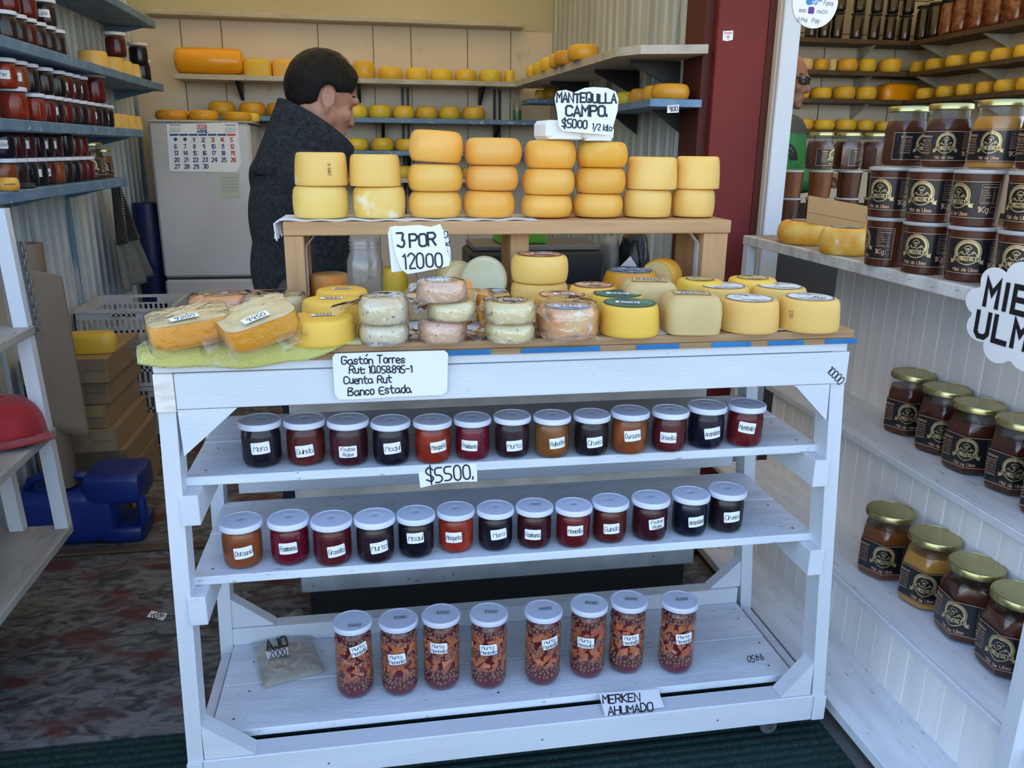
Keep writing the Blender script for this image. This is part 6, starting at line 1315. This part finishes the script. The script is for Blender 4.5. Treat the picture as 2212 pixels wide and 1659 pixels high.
def upr(xa, za, xb, zb, w_=.034, y0=SY-.03, y1=SY):
    mb = MB().hexa([(xa-w_, y0, za), (xa, y0, za), (xb, y0, zb), (xb-w_, y0, zb), (xa-w_, y1, za), (xa, y1, za), (xb, y1, zb), (xb-w_, y1, zb)]); mb.build('upright', M['white_y'], stand_)
dxz = (xs3-xtop)/(zs3-ztop); at = lambda z: xs3+dxz*(z-zs3)
for (za, zb) in ((zs3+.0005, zs2-.0225), (zs2+.0005, zs1-.0225), (zs1+.0005, ztop)): upr(at(za)-.002, za, at(zb)-.002, zb)
upr(xs3-.115, zs3+.0005, xs3-.125, zs2-.0225); MB().box(xs3-.20, xs3-.19, -.7, SY-.03, zs3+.0005, zs2-.0225).build('back_panel', M['white_dirty'], stand_)
MB().box(xs3-.24, xs3-.222, -.65, SY-.02, .001, zs3-.0225).build('base_board', M['dark_shelf'], stand_)
MB().box(xs2-.19, xs2-.165, .3, .33, zs2+.0005, zs1-.0225).build('upright', M['white_y'], stand_)
# chain hanging on the stand
cn = thing('steel_chain', 'grey steel chain hanging along the upright of the white stand', 'chain', tuple(bp(60, 600, Y=SY)))
for k in range(15):
    t_ = k/14; p = bp(46+37*t_, 530+188*t_, Y=SY+.006); L_, W_ = .011, .0065; rot = Matrix.Rotation(pi/2*(k % 2)+.4, 3, 'Z')
    path = [p+rot @ Vector((W_*cos(a), 0, (L_ if sin(a) > 0 else -L_)*.6+W_*sin(a))) for a in [2*pi*i/14 for i in range(14)]]
    MB().tube(path, .0026, 6, True).build('link', M['chainsteel'] if 'chainsteel' in M else M.setdefault('chainsteel', mat('dull chain steel', (.16, .17, .17), .45, metal=.6)), cn, True)
# red cap
M['capred'] = mat('red cap cloth', (.36, .012, .02), .75, (.28, .008, .015), 30, bump=.0006, bscale=300, sheen=.2)
cpz = zs2+.001; cpc = bp(18, 938, Z=cpz); cp = thing('baseball_cap', 'red baseball cap lying on the middle shelf of the white stand', 'cap', (cpc.x, cpc.y, cpz))
mb = MB(); n_ = 36; vs = []
for j in range(11):
    ph = j/10*pi/2
    for i in range(n_):
        a = 2*pi*i/n_; k = 1+.03*cos(6*a)*sin(ph*1.2); vs.append(Vector((.088*cos(ph)**.75*cos(a)*k, .098*cos(ph)**.75*sin(a)*k, .002+.098*sin(ph)**.9)))
mb.add(vs, [(j*n_+i, j*n_+(i+1) % n_, (j+1)*n_+(i+1) % n_, (j+1)*n_+i) for j in range(10) for i in range(n_)]); mb.build('crown', M['capred'], cp, True, local=True, solid=.002)
MB().ball((0, 0, .1), (.008, .008, .005), 10, 6).build('button', M['capred'], cp, True, local=True)
mb = MB(); mb.grid(lambda u, v: Vector((.084*sin((u-.5)*2.4)*(1+.12*v), -.072*cos((u-.5)*2.4)-.088*v*cos((u-.5)*2.2), .006+.016*v-.030*v*abs(u-.5)**2*4-.008*v*v)), 24, 8); br = mb.build('brim', M['capred'], cp, True, local=True, solid=.003)
f = lambda u, v, e=0: Vector((u, -.122+v, .0155+.0012+e-abs(u)*.10)); mb = MB(); text(mb, 'SPORT', .017, f, .010, 0, .0016, smooth=0); mb.build('lettering', mat('grey thread', (.45, .25, .25), .7), br, local=True)
cp.rotation_euler.z = .62
# ================================================================ counter extras on the right
for i, (l, r, yt, yb, m) in enumerate(((1678, 1806, 474, 531, 'ch_mould'), (1767, 1876, 489, 553, 'ch_mould'))):
    c, rad, hh = by_base(l, r, yt, yb, ZC+.0005, .84, .66); o = cheese('round_cheese', 'mottled orange cheese wheel with grey label on the honey counter, %s' % ('farther one by the pillar' if i == 0 else 'nearer one by the tubs'), c, ZC+.0005, rad, max(hh, .05), m, CHF, 'cheeses on the honey counter'); top_label(o, rad*.62, max(hh, .05), 'lab_grey', '9200', off=(.01, 0), pw=.04)
P0 = Vector((0, 1.16, ZC)); N0 = Vector((-.12, -1, .22))
o = sheet('cardboard_flap', [(1747, 422), (1882, 447), (1884, 505), (1742, 480)], P0, N0, M['cardlight'] if 'cardlight' in M else M.setdefault('cardlight', mat('light cardboard', (.46, .27, .10), .75, (.38, .22, .08), 5)), None, .004); tag(o, 'light brown cardboard sheet leaning behind the cheeses on the honey counter', 'cardboard')
fm = pxm(P0, N0); mb = MB(); ribbon(mb, [[(1745, -458), (1883, -484)]], fm, 1.2, sub=1e9); mb.build('fold_line', M['ink_faint'], o)
# second honey group on the neighbour's counter
nc = thing('neighbour_counter', 'dark counter of the neighbouring stall behind the pillar', 'counter', (2.4, 1.9, 0)); MB().box(1.92, 3.3, 1.62, 2.06, .96, ZC-.002, .003).build('worktop', M['dark_shelf'], nc); MB().box(1.94, 3.28, 1.66, 2.02, 0, .959).build('base', M['grout'], nc)
xs = [bp(px, 400, Y=1.74).x for px in (1707, 1768, 1828, 1890)]; sT = .86
for i, x in enumerate(xs):
    x = x+.005*i
    honey_tub((x, 1.74), ZC, 'd', sT, 120, 'plain-sided honey tub in the lower row behind the cardboard, %s from the pillar' % NUM[i], 'honey tubs on the neighbour counter'); honey_tub((x+.002, 1.742), ZC+.127*sT, 'm' if i < 2 else 'd', sT, 130, 'plain-sided amber honey tub in the upper row behind the cardboard, %s from the pillar' % NUM[i], 'honey tubs on the neighbour counter')
for i, px in enumerate((1770, 1829, 1888)):
    x = bp(px, 350, Y=1.74).x; honey_jar((x, 1.745), ZC+.254*sT+.001, 'd', .98, (75, 100, 130)[i], 'amber honey jar on the plain tubs behind the cardboard, %s from the pillar' % NUM[i], 'honey jars on the neighbour tubs')
# honey cloud sign
cyy = bp(2085, 655, X=1.6875); cyy.y -= .150; mbp = []
for k in range(96): a = 2*pi*k/96; r_ = .80+.20*abs(sin(4.5*a+.6))**.75; mbp.append((.152*r_*cos(a), .112*r_*sin(a)))
o = MB().prism([(1.6875, cyy.y-x, cyy.z+y) for x, y in mbp], (.0012, 0, 0)).build('honey_sign', M['paper']); tag(o, 'white cloud-shaped paper sign reading MIEL ULMO on the honey counter edge', 'sign')
f = frame((1.6872, cyy.y, cyy.z), (0, -1, 0), (0, 0, 1)); mb = MB(); text(mb, 'MIEL', .052, f, -.006, .034, .012, smooth=0, gap=2.6, fit=.20); text(mb, 'ULMO', .052, f, -.006, -.036, .012, smooth=0, gap=2.2, fit=.22); mb.build('lettering', M['ink'], o)
# round payment sticker on the white jamb
pp = bp(1762, 4, Y=1.45); f = frame((pp.x, 1.4545, pp.z), (1, 0, 0), (0, 0, 1), eps=.0); k = pr(pp)[2]/F
o = MB().lathe([(.001, -.001), (.086, -.001), (.086, .001), (.001, .001)], 48, (pp.x, 1.4525, pp.z), Matrix.Rotation(pi/2, 3, 'X')).build('payment_sticker', M['sticker']); tag(o, 'round white sign listing payment services at the top of the white jamb', 'sign')
f = frame((pp.x, 1.4515, pp.z), (1, 0, 0), (0, 0, 1), eps=.0004); T = lambda mb, s, px, py, h, wd, fit: text(mb, s, h*k, f, (px-1762)*k, -(py-4)*k, wd*k, fit=fit*k)
mb = MB(); T(mb, 'MACH', 1780, 23, 7, 1.1, 27); T(mb, 'G Pay', 1736, 40, 8, 1.2, 22); T(mb, 'Pay', 1767, 41, 9, 1.4, 16); T(mb, 'Fpay', 1793, 5, 9, 1.3, 22); T(mb, 'exo', 1734, 21, 8, 1.3, 15); mb.build('lettering', mat('grey print', (.2, .2, .22), .6), o)
mb = MB(); T(mb, 'mercado', 1765, 0, 6, 1, 24); T(mb, 'pago', 1760, 6, 6, 1, 14); disc(mb, 7*k, f, cx=(1747-1762)*k, cy=0); mb.build('blue_lettering', mat('sky blue print', (.03, .25, .6), .6), o)
mb = MB(); patch(mb, 14*k, 14*k, lambda u, v, e=0: f(u-8*k, v-17*k, e), 3*k, 4); mb.build('purple_badge', mat('purple print', (.12, .03, .3), .5), o)
o = sign('pillar_sticker', 'small white sticker with red mark high on the maroon pillar', [(1562, 67), (1584, 66), (1583, 86), (1570, 89), (1561, 87)], (0, 1.4985, 0), (0, -1, 0), [('Gracias', 1573, 71, 4, .6, 16, 0), ('o', 1573, 79, 7, 1.3, 8, 0)], 'sticker', 'paper', .0006, 'ink_red')
# ================================================================ neighbouring stall shelves
YN = YB2-.24; XN = XR2-.24
lev = [bp(1850, 84, Y=YN).z, bp(1850, 153, Y=YN).z, bp(1850, 214, Y=YN).z, bp(1840, 281, Y=YN).z]
wd = ['highest', 'second', 'third', 'lowest']
for i, z in enumerate(lev):
    s = thing('far_shelf', '%s dark plank shelf on the tiled back wall of the neighbouring stall' % wd[i], 'shelf', (3, YB2-.1, z), 'dark shelves in the neighbouring stall'); MB().box(1.95, XN-.01, YN, YB2-.009, z-.03, z, .002).build('plank', M['dark_shelf'], s)
    for xx in (2.6, 3.85): MB().prism([(xx, YB2-.0085, z-.031), (xx, YN+.03, z-.031), (xx, YB2-.0085, z-.12)], (.02, 0, 0)).build('bracket', M['white_dirty'], s)
    s = thing('far_shelf', '%s dark plank shelf on the tiled right wall of the neighbouring stall' % wd[i], 'shelf', (XR2-.1, 3, z), 'dark shelves in the neighbouring stall'); MB().box(XN, XR2-.009, 2.2, YB2-.01, z-.03, z, .002).build('plank', M['dark_shelf'], s)
    for yy in (3.4, 4.0): MB().prism([(XR2-.0085, yy, z-.031), (XN+.03, yy, z-.031), (XR2-.0085, yy, z-.12)], (0, .02, 0)).build('bracket', M['white_dirty'], s)
GN = 'cheeses in the neighbouring stall'
def ncheese(l, r, yt, z, m, lab): return bcheese(l, r, yt, z, m, lab, YN+.09, CHF, GN)
for row, (z, L) in enumerate(((lev[1], ((1722, 1757, 127, 'ch_inside'), (1757, 1790, 128, 'ch_back'), (1790, 1808, 128, 'ch_inside'), (1809, 1853, 128, 'ch_back'), (1855, 1893, 128, 'ch_back'), (1900, 1948, 128, 'ch_back'))), (lev[2], ((1716, 1750, 185, 'ch_back'), (1752, 1797, 189, 'ch_back'), (1799, 1848, 187, 'ch_back'), (1849, 1894, 188, 'ch_back'))), (lev[3], ((1716, 1757, 257, 'ch_back'), (1757, 1803, 259, 'ch_back'), (1804, 1850, 258, 'ch_back'), (1851, 1889, 259, 'ch_back'), (1892, 1930, 262, 'ch_back'))))):
    for i, (l, r, yt, m) in enumerate(L): ncheese(l, r, yt, z, m, '%s cheese wheel, %s back shelf of the neighbouring stall, %s from the man' % ('pale' if m == 'ch_inside' else 'yellow', wd[row+1], NUM[i]))
p = bp(1940, 212, Y=YN+.10); o = loaf('cheese_block', 'long orange cheese block on the third back shelf of the neighbouring stall', (p.x, YN+.12), lev[2]+.0006, .15, .085, .115, 'ch_orangewax', 0, GN)
def rcheese(px, y, z, w_, lab, m='ch_back'):
    p = bp(px, y, X=XN+.09); rad = w_/2*pr(p)[2]/F*.95; return cheese('shelf_cheese', lab, (p.x, p.y), z+.0006, min(rad, .085), .075, m, CHF, GN, 28)
for row, (z, L) in enumerate(((lev[1], ((1983, 135, 32), (2023, 129, 44), (2070, 122, 50), (2120, 117, 46), (2168, 110, 50), (2218, 105, 50))), (lev[2], ((2000, 203, 42), (2044, 199, 44), (2087, 195, 42), (2129, 190, 40), (2174, 185, 50), (2220, 180, 46))))):
    for i, (px, y, w_) in enumerate(L): rcheese(px, y, z, w_, 'yellow cheese wheel, %s right-hand shelf of the neighbouring stall, %s from the corner' % (wd[row+1], NUM[i]))
M['darkjar'] = mat('dark preserve', (.018, .012, .012), .2, coat=.4); M['redjar'] = mat('red brown preserve', (.16, .03, .014), .25, (.30, .10, .04), 40, coat=.4, lo=.45, hi=.6)
def far_jar(label, x, y, z, s, m, lab=None):
    o = thing('preserve_jar', label, 'jar', (x, y, z+.0006), 'preserve jars in the neighbouring stall'); o.scale = (s, s, s); d = Vector((x, y, 0))-CAM; o.rotation_euler.z = -atan2(d.x, d.y)
    place('glass', ME_tall_glass, o); me = FJ.setdefault(m, MB().lathe([(.001, .002), (.030, .002), (.0395, .013), (.0403, .024), (.0403, .142), (.036, .157), (.001, .157)], 24).mesh('preserve', M[m], 50)); place('preserve', me, o); place('lid', FJ.setdefault('lid', MB().lathe([(.001, .165), (.0425, .165), (TLR, .1665), (TLR, .1745), (.042, .1772), (.001, .1776)], 24).mesh('lid', M['black_metal'], 35)), o)
    if lab: a, b = lab_mesh(lab); q = place('label', a, o, (0, -.003, .04)); place('lettering', b, q)
    return o
FJ = {}
for i, px in enumerate((1752, 1780, 1808, 1850, 1888, 1922, 1955)):
    p = bp(px, 60, Y=YN+.08); far_jar('dark preserve jar on the highest far back shelf, %s from the white jamb' % NUM[i], p.x, p.y, lev[0], .98, 'darkjar'); far_jar('dark preserve jar stacked on the highest far back shelf, %s from the white jamb' % NUM[i], p.x+.004, p.y, lev[0]+.176, .98, 'darkjar')
for i, px in enumerate((1996, 2022, 2048, 2076, 2112, 2150, 2192, 2236)):
    p = bp(px, 50, X=XN+.09); far_jar('%s preserve jar on the highest far right shelf, %s from the corner' % ('dark' if i < 2 else 'chunky red', NUM[i]), p.x, p.y, lev[0], 1.3, 'darkjar' if i < 2 else 'redjar', 'Jota' if False else None)
# ================================================================ people
from mathutils.bvhtree import BVHTree
def capsule(mb, p, q, r0, r1, n=12):
    p, q = Vector(p), Vector(q); mb.tube([p, q], [r0, r1], n); mb.ball(p, r0, n, 8); mb.ball(q, r1, n, 8)
def fuse(mb, voxel=.006, it=4):
    """many overlapping forms into one continuous skin"""
    me = bpy.data.meshes.new('fuse'); me.from_pydata(mb.v, [], mb.f); o = bpy.data.objects.new('fuse', me); COL.objects.link(o)
    a = o.modifiers.new('r', 'REMESH'); a.mode = 'VOXEL'; a.voxel_size = voxel; a.adaptivity = 0
    b = o.modifiers.new('s', 'SMOOTH'); b.iterations = it; b.factor = .5
    dg = bpy.context.evaluated_depsgraph_get(); dg.update(); r = bpy.data.meshes.new_from_object(o.evaluated_get(dg)); bpy.data.objects.remove(o); bpy.data.meshes.remove(me)
    r.polygons.foreach_set('use_smooth', [True]*len(r.polygons)); return r
def hand(mb, wr, d, nrm, side, k=1.0, curl=.5):
    wr, d, nrm = Vector(wr), Vector(d).normalized(), Vector(nrm).normalized(); s = d.cross(nrm).normalized()*side
    for t_ in (-.024, -.008, .008, .024): capsule(mb, wr+s*t_*.7*k, wr+(d*.082+s*t_*1.15)*k, .0125*k, .0115*k, 8)
    for t_, L in ((-.029, .9), (-.0098, 1.05), (.0098, 1.0), (.029, .78)):
        p = wr+(d*.086+s*t_)*k; a = 0
        for seg, r_ in ((.040, .0088), (.025, .0080), (.019, .0070)):
            a += curl; q = p+(d*cos(a)-nrm*sin(a))*seg*L*k; capsule(mb, p, q, r_*k, r_*.92*k, 8); p = q
    p = wr+(d*.022+s*.03)*k
    for v, seg, r_ in ((d*.55+s*.8-nrm*.25, .042, .0125), (d*.85+s*.35-nrm*.45, .030, .0105), (d*.95-nrm*.5, .022, .009)): q = p+v.normalized()*seg*k; capsule(mb, p, q, r_*k, r_*.9*k, 8); p = q
def head_forms(mb, H, R, nose=1.0):
    """H: head centre, R: rotation of the head"""
    P = lambda x, y, z: H+R @ Vector((x, y, z))
    mb.ball(P(-.008, 0, .018), (.098, .077, .098), 20, 14, R); mb.ball(P(.030, 0, -.040), (.066, .062, .072), 18, 12, R); mb.ball(P(.046, 0, -.082), (.050, .050, .040), 16, 10, R)
    capsule(mb, P(.084, 0, .010), P(.105, 0, -.036), .009, .0125*nose); mb.ball(P(.095, .011, -.040), .008, 8, 6); mb.ball(P(.095, -.011, -.040), .008, 8, 6)
    capsule(mb, P(.083, -.036, .022), P(.083, .036, .022), .013, .013); mb.ball(P(.078, 0, -.108), (.022, .026, .017), 12, 8, R)
    capsule(mb, P(.091, -.018, -.070), P(.091, .018, -.070), .0075, .0075); capsule(mb, P(.089, -.015, -.080), P(.089, .015, -.080), .0075, .0075)
    for s in (-1, 1):
        mb.ball(P(.060, s*.043, -.030), (.026, .022, .024), 12, 8, R); mb.ball(P(.0, s*.052, -.055), (.045, .022, .040), 12, 8, R)
        E = R @ Matrix.Rotation(s*.35, 3, 'Z') @ Matrix.Rotation(-.2, 3, 'Y')
        path = [P(-.012, s*.076, 0)+E @ Vector((.016*cos(a), s*.005, .026*sin(a)-.015)) for a in [2*pi*i/12 for i in range(12)]]; mb.tube(path, .0055, 6, True); mb.ball(P(-.010, s*.077, -.016), (.013, .006, .022), 10, 8, E); mb.ball(P(-.004, s*.078, -.046), (.009, .006, .011), 8, 6, E)
    capsule(mb, P(-.022, 0, -.060), H+Vector((-.075, 0, -.185)), .060, .064)
def person(label, px, py, Y, face, pitch, pose, hairdo, jacket_mats, skin, dz=0):
    hw = bp(px, py, Y=Y); fwd = Vector((cos(face), sin(face), 0)); hx, hz = pose['head']
    root = thing('person', label, 'person', (hw.x-fwd.x*hx, hw.y-fwd.y*hx, 0)); root.rotation_euler.z = face; hz = hw.z
    R = Matrix.Rotation(pose.get('twist', 0), 3, 'Z') @ Matrix.Rotation(pitch, 3, 'Y'); H = Vector((hx, 0, hz)); T = pose['lean']; zs = hz-.20      # shoulder level
    NB = Vector((hx-.075, 0, hz-.185)); k = zs/1.36
    body = MB(); jac = MB(); tro = MB(); sho = MB()
    head_forms(body, H, R, pose.get('nose', 1))
    hips = Vector((-.01, 0, .90*k)); chest = Vector((NB.x+pose.get('cdx', -.035), 0, zs-.15))
    def torso(m, g):
        m.ball(chest, (.108+g, .168+g, .185+g), 20, 14); m.ball(hips.lerp(chest, .45), (.115+g, .158+g, .18+g), 20, 14); m.ball(hips, (.112+g, .165+g, .13+g), 20, 14); m.ball(NB+Vector((-.02, 0, -.035)), (.075+g, .115+g, .06+g), 16, 10)
        for s in (-1, 1):
            S = Vector((chest.x+.005, s*.175, zs-.035)); E, W_ = Vector(pose['elbow'][s]), Vector(pose['wrist'][s]); E = Vector((E.x+chest.x, E.y*s, zs+E.z)); W_ = Vector((W_.x+chest.x, W_.y*s, zs+W_.z))
            capsule(m, NB+Vector((-.03, s*.05, -.03)), S, .055+g, .062+g); capsule(m, S, E, .060+g, .047+g); capsule(m, E, E.lerp(W_, .93), .046+g, .032+g*.8)
            if g == 0: capsule(m, E.lerp(W_, .9), W_, .032, .026); hand(m, W_, W_-E+Vector(pose.get('hd', (0, 0, 0))), Vector((0, -s*.55, .8)), s, 1.0, pose.get('curl', .45))
    torso(body, 0); torso(jac, pose.get('puff', .016))
    for s in (-1, 1):
        K, A = Vector((.02, s*.10, .48*k)), Vector((-.02, s*.105, .085)); Hp = Vector((hips.x, s*.085, hips.z-.04))
        for m, g in ((body, 0), (tro, .012)): capsule(m, Hp, K, .082+g, .056+g); capsule(m, K, A, .055+g, .038+g*1.8)
        capsule(body, A, (.11, s*.115, .03), .036, .026); mb_ = sho; capsule(mb_, (-.05, s*.108, .042), (.13, s*.118, .036), .042, .036); capsule(mb_, A+Vector((0, 0, .01)), (.02, s*.11, .05), .048, .045)
    tro.ball(hips+Vector((0, 0, -.03)), (.122, .172, .12), 18, 12)
    b = place('body', fuse(body, .0058, 3), root); b.data.materials.append(skin)
    j = place('jacket', fuse(jac, .009, 5), root); [j.data.materials.append(m) for m in jacket_mats]
    t_ = place('trousers', fuse(tro, .011, 5), root); t_.data.materials.append(M['trousers'])
    q = place('shoes', fuse(sho, .009, 3), root); q.data.materials.append(M['shoes'])
    for v in q.data.vertices: v.co.z = max(v.co.z, .003)
    # eyes
    for s in (-1, 1):
        mb = MB().ball(H+R @ Vector((.0655, s*.031, -.002)), .0105, 12, 8); e_ = mb.build('eye', M['eyewhite'], root, True, local=True); MB().ball(H+R @ Vector((.0722, s*.0315, -.003)), .0058, 10, 6).build('iris', M['grout'], e_, True, local=True)
        MB().tube([H+R @ Vector(p) for p in ((.0915, s*.016, .028), (.0850, s*.034, .032), (.0650, s*.050, .028))], [.0022, .0040, .0022], 6).build('eyebrow', M['hair'], root, True, local=True)
    return root, j, H, R, NB, zs
M['skin'] = mat('tanned skin', (.42, .20, .12), .5, (.36, .155, .09), 14, sss=.15, sssr=.012, bump=.0006, bscale=90); M['hair'] = mat('black hair', (.005, .0045, .0045), .45, (.012, .009, .008), 60, (1, 1, 6), bump=.003, bscale=120, spec=.2)
M['skin2'] = mat('weathered skin', (.30, .145, .095), .5, (.24, .105, .065), 14, sss=.15, sssr=.012, bump=.0006, bscale=90)
M['fleece'] = mat('charcoal fleece', (.016, .018, .021), .95, (.040, .044, .049), 80, lo=.4, hi=.65, bump=.016, bscale=150, spec=.1, sheen=.06, bstretch=(1, 1, 2.2)); M['collar'] = mat('slate collar trim', (.05, .062, .075), .8, bump=.001, bscale=120)
M['trousers'] = mat('dark denim', (.02, .025, .04), .85); M['shoes'] = mat('black leather', (.012, .011, .01), .5); M['eyewhite'] = mat('eye white', (.6, .55, .5), .25)
pose1 = dict(head=(.10, 1.46), lean=.1, elbow={-1: (.02, .235, -.30), 1: (.03, .235, -.30)}, wrist={-1: (.24, .15, -.40), 1: (.25, .14, -.38)}, puff=.018)
m1, j1, H, R, NB, zs = person('seller in a charcoal fleece jacket with short black hair, head bowed, behind the rack', 698, 207, 1.13, radians(24), radians(24), pose1, None, [M['fleece']], M['skin'])
# hair: a cap that sinks under the skin where the face, ears and neck are bare
mb = MB(); nu, nv = 96, 60; vs = []
for j in range(nv+1):
    th = pi*j/nv
    for i in range(nu):
        a = 2*pi*i/nu; d = Vector((sin(th)*cos(a), sin(th)*sin(a), cos(th))); p = Vector((d.x*.099-.008, d.y*.078, d.z*.099+.018))
        front = .052+.45*(p.z-.02)*(1 if p.z > .02 else .2)            # hairline: forward on top, behind the ear lower down
        if p.z < .0: front = -.012+p.z*.55
        if p.z < .03 and p.z >= 0: front = .045-.06*(.03-p.z)/.03
        low = -.098
        e = min((front-p.x)/.022, (p.z-low)/.03, 1.0); ear = (p.x+.012)**2/.026**2+(p.z+.012)**2/.034**2
        if ear < 1 and abs(p.y) > .05: e = min(e, (ear-1)*3)
        n_ = noise.noise(Vector((p.x*90, p.y*90, p.z*30))); crown = max(0, 1-((p.x-.012)**2+p.y**2)/.045**2) if p.z > .09 else 0
        g = .0125*max(-1, min(1, e))-.0045*crown*(1.2+n_*2)+(.0030*n_ if e > 0 else 0)+(.006*max(0, p.x) if p.z > .05 else 0)*.6
        vs.append(H+R @ (p+d*g))
mb.add(vs, [(j*nu+i, (j+1)*nu+i, (j+1)*nu+(i+1) % nu, j*nu+(i+1) % nu) for j in range(nv) for i in range(nu)]); mb.build('hair', M['hair'], m1, True, local=True)
mb = MB(); rr_ = random.Random(9)
for k in range(1500):
    a, th = rr_.uniform(0, 2*pi), rr_.uniform(0, 1.75); d = Vector((sin(th)*cos(a), sin(th)*sin(a), cos(th))); p = Vector((d.x*.099-.008, d.y*.078, d.z*.099+.018)); fr_ = .05+.45*(p.z-.02) if p.z > .03 else (.045-.06*(.03-p.z)/.03 if p.z > 0 else -.012+p.z*.55)
    if p.x > fr_ or p.z < -.075 or ((p.x+.012)**2/.026**2+(p.z+.012)**2/.034**2 < 1 and abs(p.y) > .05): continue
    t_ = (Vector((.6, 0, -.5))+d*.35+Vector((rr_.uniform(-.3, .3), rr_.uniform(-.3, .3), rr_.uniform(-.3, .3)))); t_ -= d*t_.dot(d)*.75; t_.normalize(); q = p+d*.012
    s_ = d.cross(t_).normalized()*.0007; L = rr_.uniform(.012, .024); A, B = q, q+t_*L+d*.003; mb.add([H+R @ v for v in (A-s_, A+s_, B)], [(0, 1, 2)])
q = mb.build('hair_strands', M['hair'], m1, False, local=True); q['kind'] = 'stuff'
# stand-up collar, open at the front
def collar(root, NB, zs, r0, r1, h0, h1, m, tilt, nm, gap=.35, th=.012):
    mb = MB()
    def fn(u, v):
        a = pi+(u-.5)*2*(pi-gap); back = .5-.5*cos(a); r_ = r0+(r1-r0)*v; h = h0+(h1-h0)*back
        return Vector((NB.x-.012+r_*1.08*cos(a)+tilt*v, r_*sin(a)*.98, NB.z-.055+.02*back+h*v))
    mb.grid(fn, 40, 8); return mb.build(nm, m, root, True, solid=th, local=True)
collar(m1, NB, zs, .122, .092, .090, .205, M['fleece'], .062, 'collar', .30, .018); collar(m1, NB, zs, .108, .080, .088, .196, M['collar'], .062, 'collar_lining', .30, .004)
# second man behind the honey, half hidden by the jamb
M['green_shell'] = mat('green shell jacket', (.02, .20, .055), .6, (.018, .17, .05), 8, bump=.003, bscale=18); M['grey_shell'] = mat('slate grey shell', (.045, .052, .058), .6, bump=.003, bscale=18)
pose2 = dict(head=(.03, 1.62), cdx=.045, lean=0, twist=radians(6), elbow={-1: (.02, .255, -.27), 1: (.02, .25, -.27)}, wrist={-1: (.21, .06, -.25), 1: (.22, .08, -.25)}, puff=.028, curl=.42, nose=1.15)
m2, j2, H2, R2, NB2, zs2 = person('man in sunglasses and a green and grey jacket behind the honey jars', 1699, 172, 2.35, radians(-46), radians(8), pose2, None, [M['grey_shell'], M['green_shell']], M['skin2'])
for p_ in j2.data.polygons: c = p_.center; p_.material_index = 1 if (c.z < zs2-.045 and abs(c.y) < .22 and c.z > zs2-.40) else 0
collar(m2, NB2, zs2, .108, .090, .06, .10, M['grey_shell'], .02, 'collar', .35, .012)
sg = thing('sunglasses', 'black sunglasses worn by the bald man behind the honey', 'sunglasses', (0, 0, 0)); sg.parent = None
sg.location = m2.location; sg.rotation_euler.z = m2.rotation_euler.z
P2 = lambda x, y, z: H2+R2 @ Vector((x, y, z))
M['lens'] = mat('black lens', (.006, .006, .007), .06, coat=.6)
for s in (-1, 1):
    mb = MB(); mb.grid(lambda u, v: P2(.104-.03*abs((.036*s+(u-.5)*.056)/.064)**2+.002*sin(pi*v), .036*s+(u-.5)*.056*(1-.18*abs(v-.5)*2*(v < .5)), .006+(v-.5)*.040*(1-.25*abs(u-.5)**2*4)), 10, 8); mb.build('lens', M['lens'], sg, True, local=True, solid=.003)
    MB().tube([P2(.083, s*.066, .015), P2(.04, s*.080, .012), P2(-.012, s*.084, .004), P2(-.028, s*.080, -.012)], .0035, 6).build('temple_arm', M['lens'], sg, True, local=True)
MB().tube([P2(.108, -.012, .014), P2(.110, 0, .016), P2(.108, .012, .014)], .0035, 6).build('bridge', M['lens'], sg, True, local=True)
# chest emblem laid onto the jacket
bpy.context.view_layer.update(); mw = m2.matrix_world; bv = BVHTree.FromPolygons([mw @ v.co for v in j2.data.vertices], [tuple(p.vertices) for p in j2.data.polygons])
def onto_jacket(u, v, e=0):
    o_ = bp(u, -v, Y=1.7); d = (o_-CAM).normalized(); h = bv.ray_cast(o_, d); inv = m2.matrix_world.inverted()
    P = h[0]+h[1]*(.0025+e) if h[0] is not None else bp(u, -v, Y=2.2); return inv @ P
mb = MB(); cx, cy = 1703, 346
for (a, b) in ((10, 6), (20, 14), (30, 24)): ribbon(mb, [[(cx+r_*.62*cos(t_), -cy+2+r_*1.15*sin(t_)*1.0) for t_ in [k*pi/2/10 for k in range(11)]] for r_ in [(a+b)/2]], onto_jacket, 5.2, sub=1e9)
for i, ch in enumerate(('T', 'F')): text(mb, ('TH', 'FA')[i], 7, onto_jacket, 1692, -(322+14*i), 1.3, fit=11, sub=1e9, smooth=0)
mb.build('chest_emblem', M['black_metal'], m2, False, local=True)
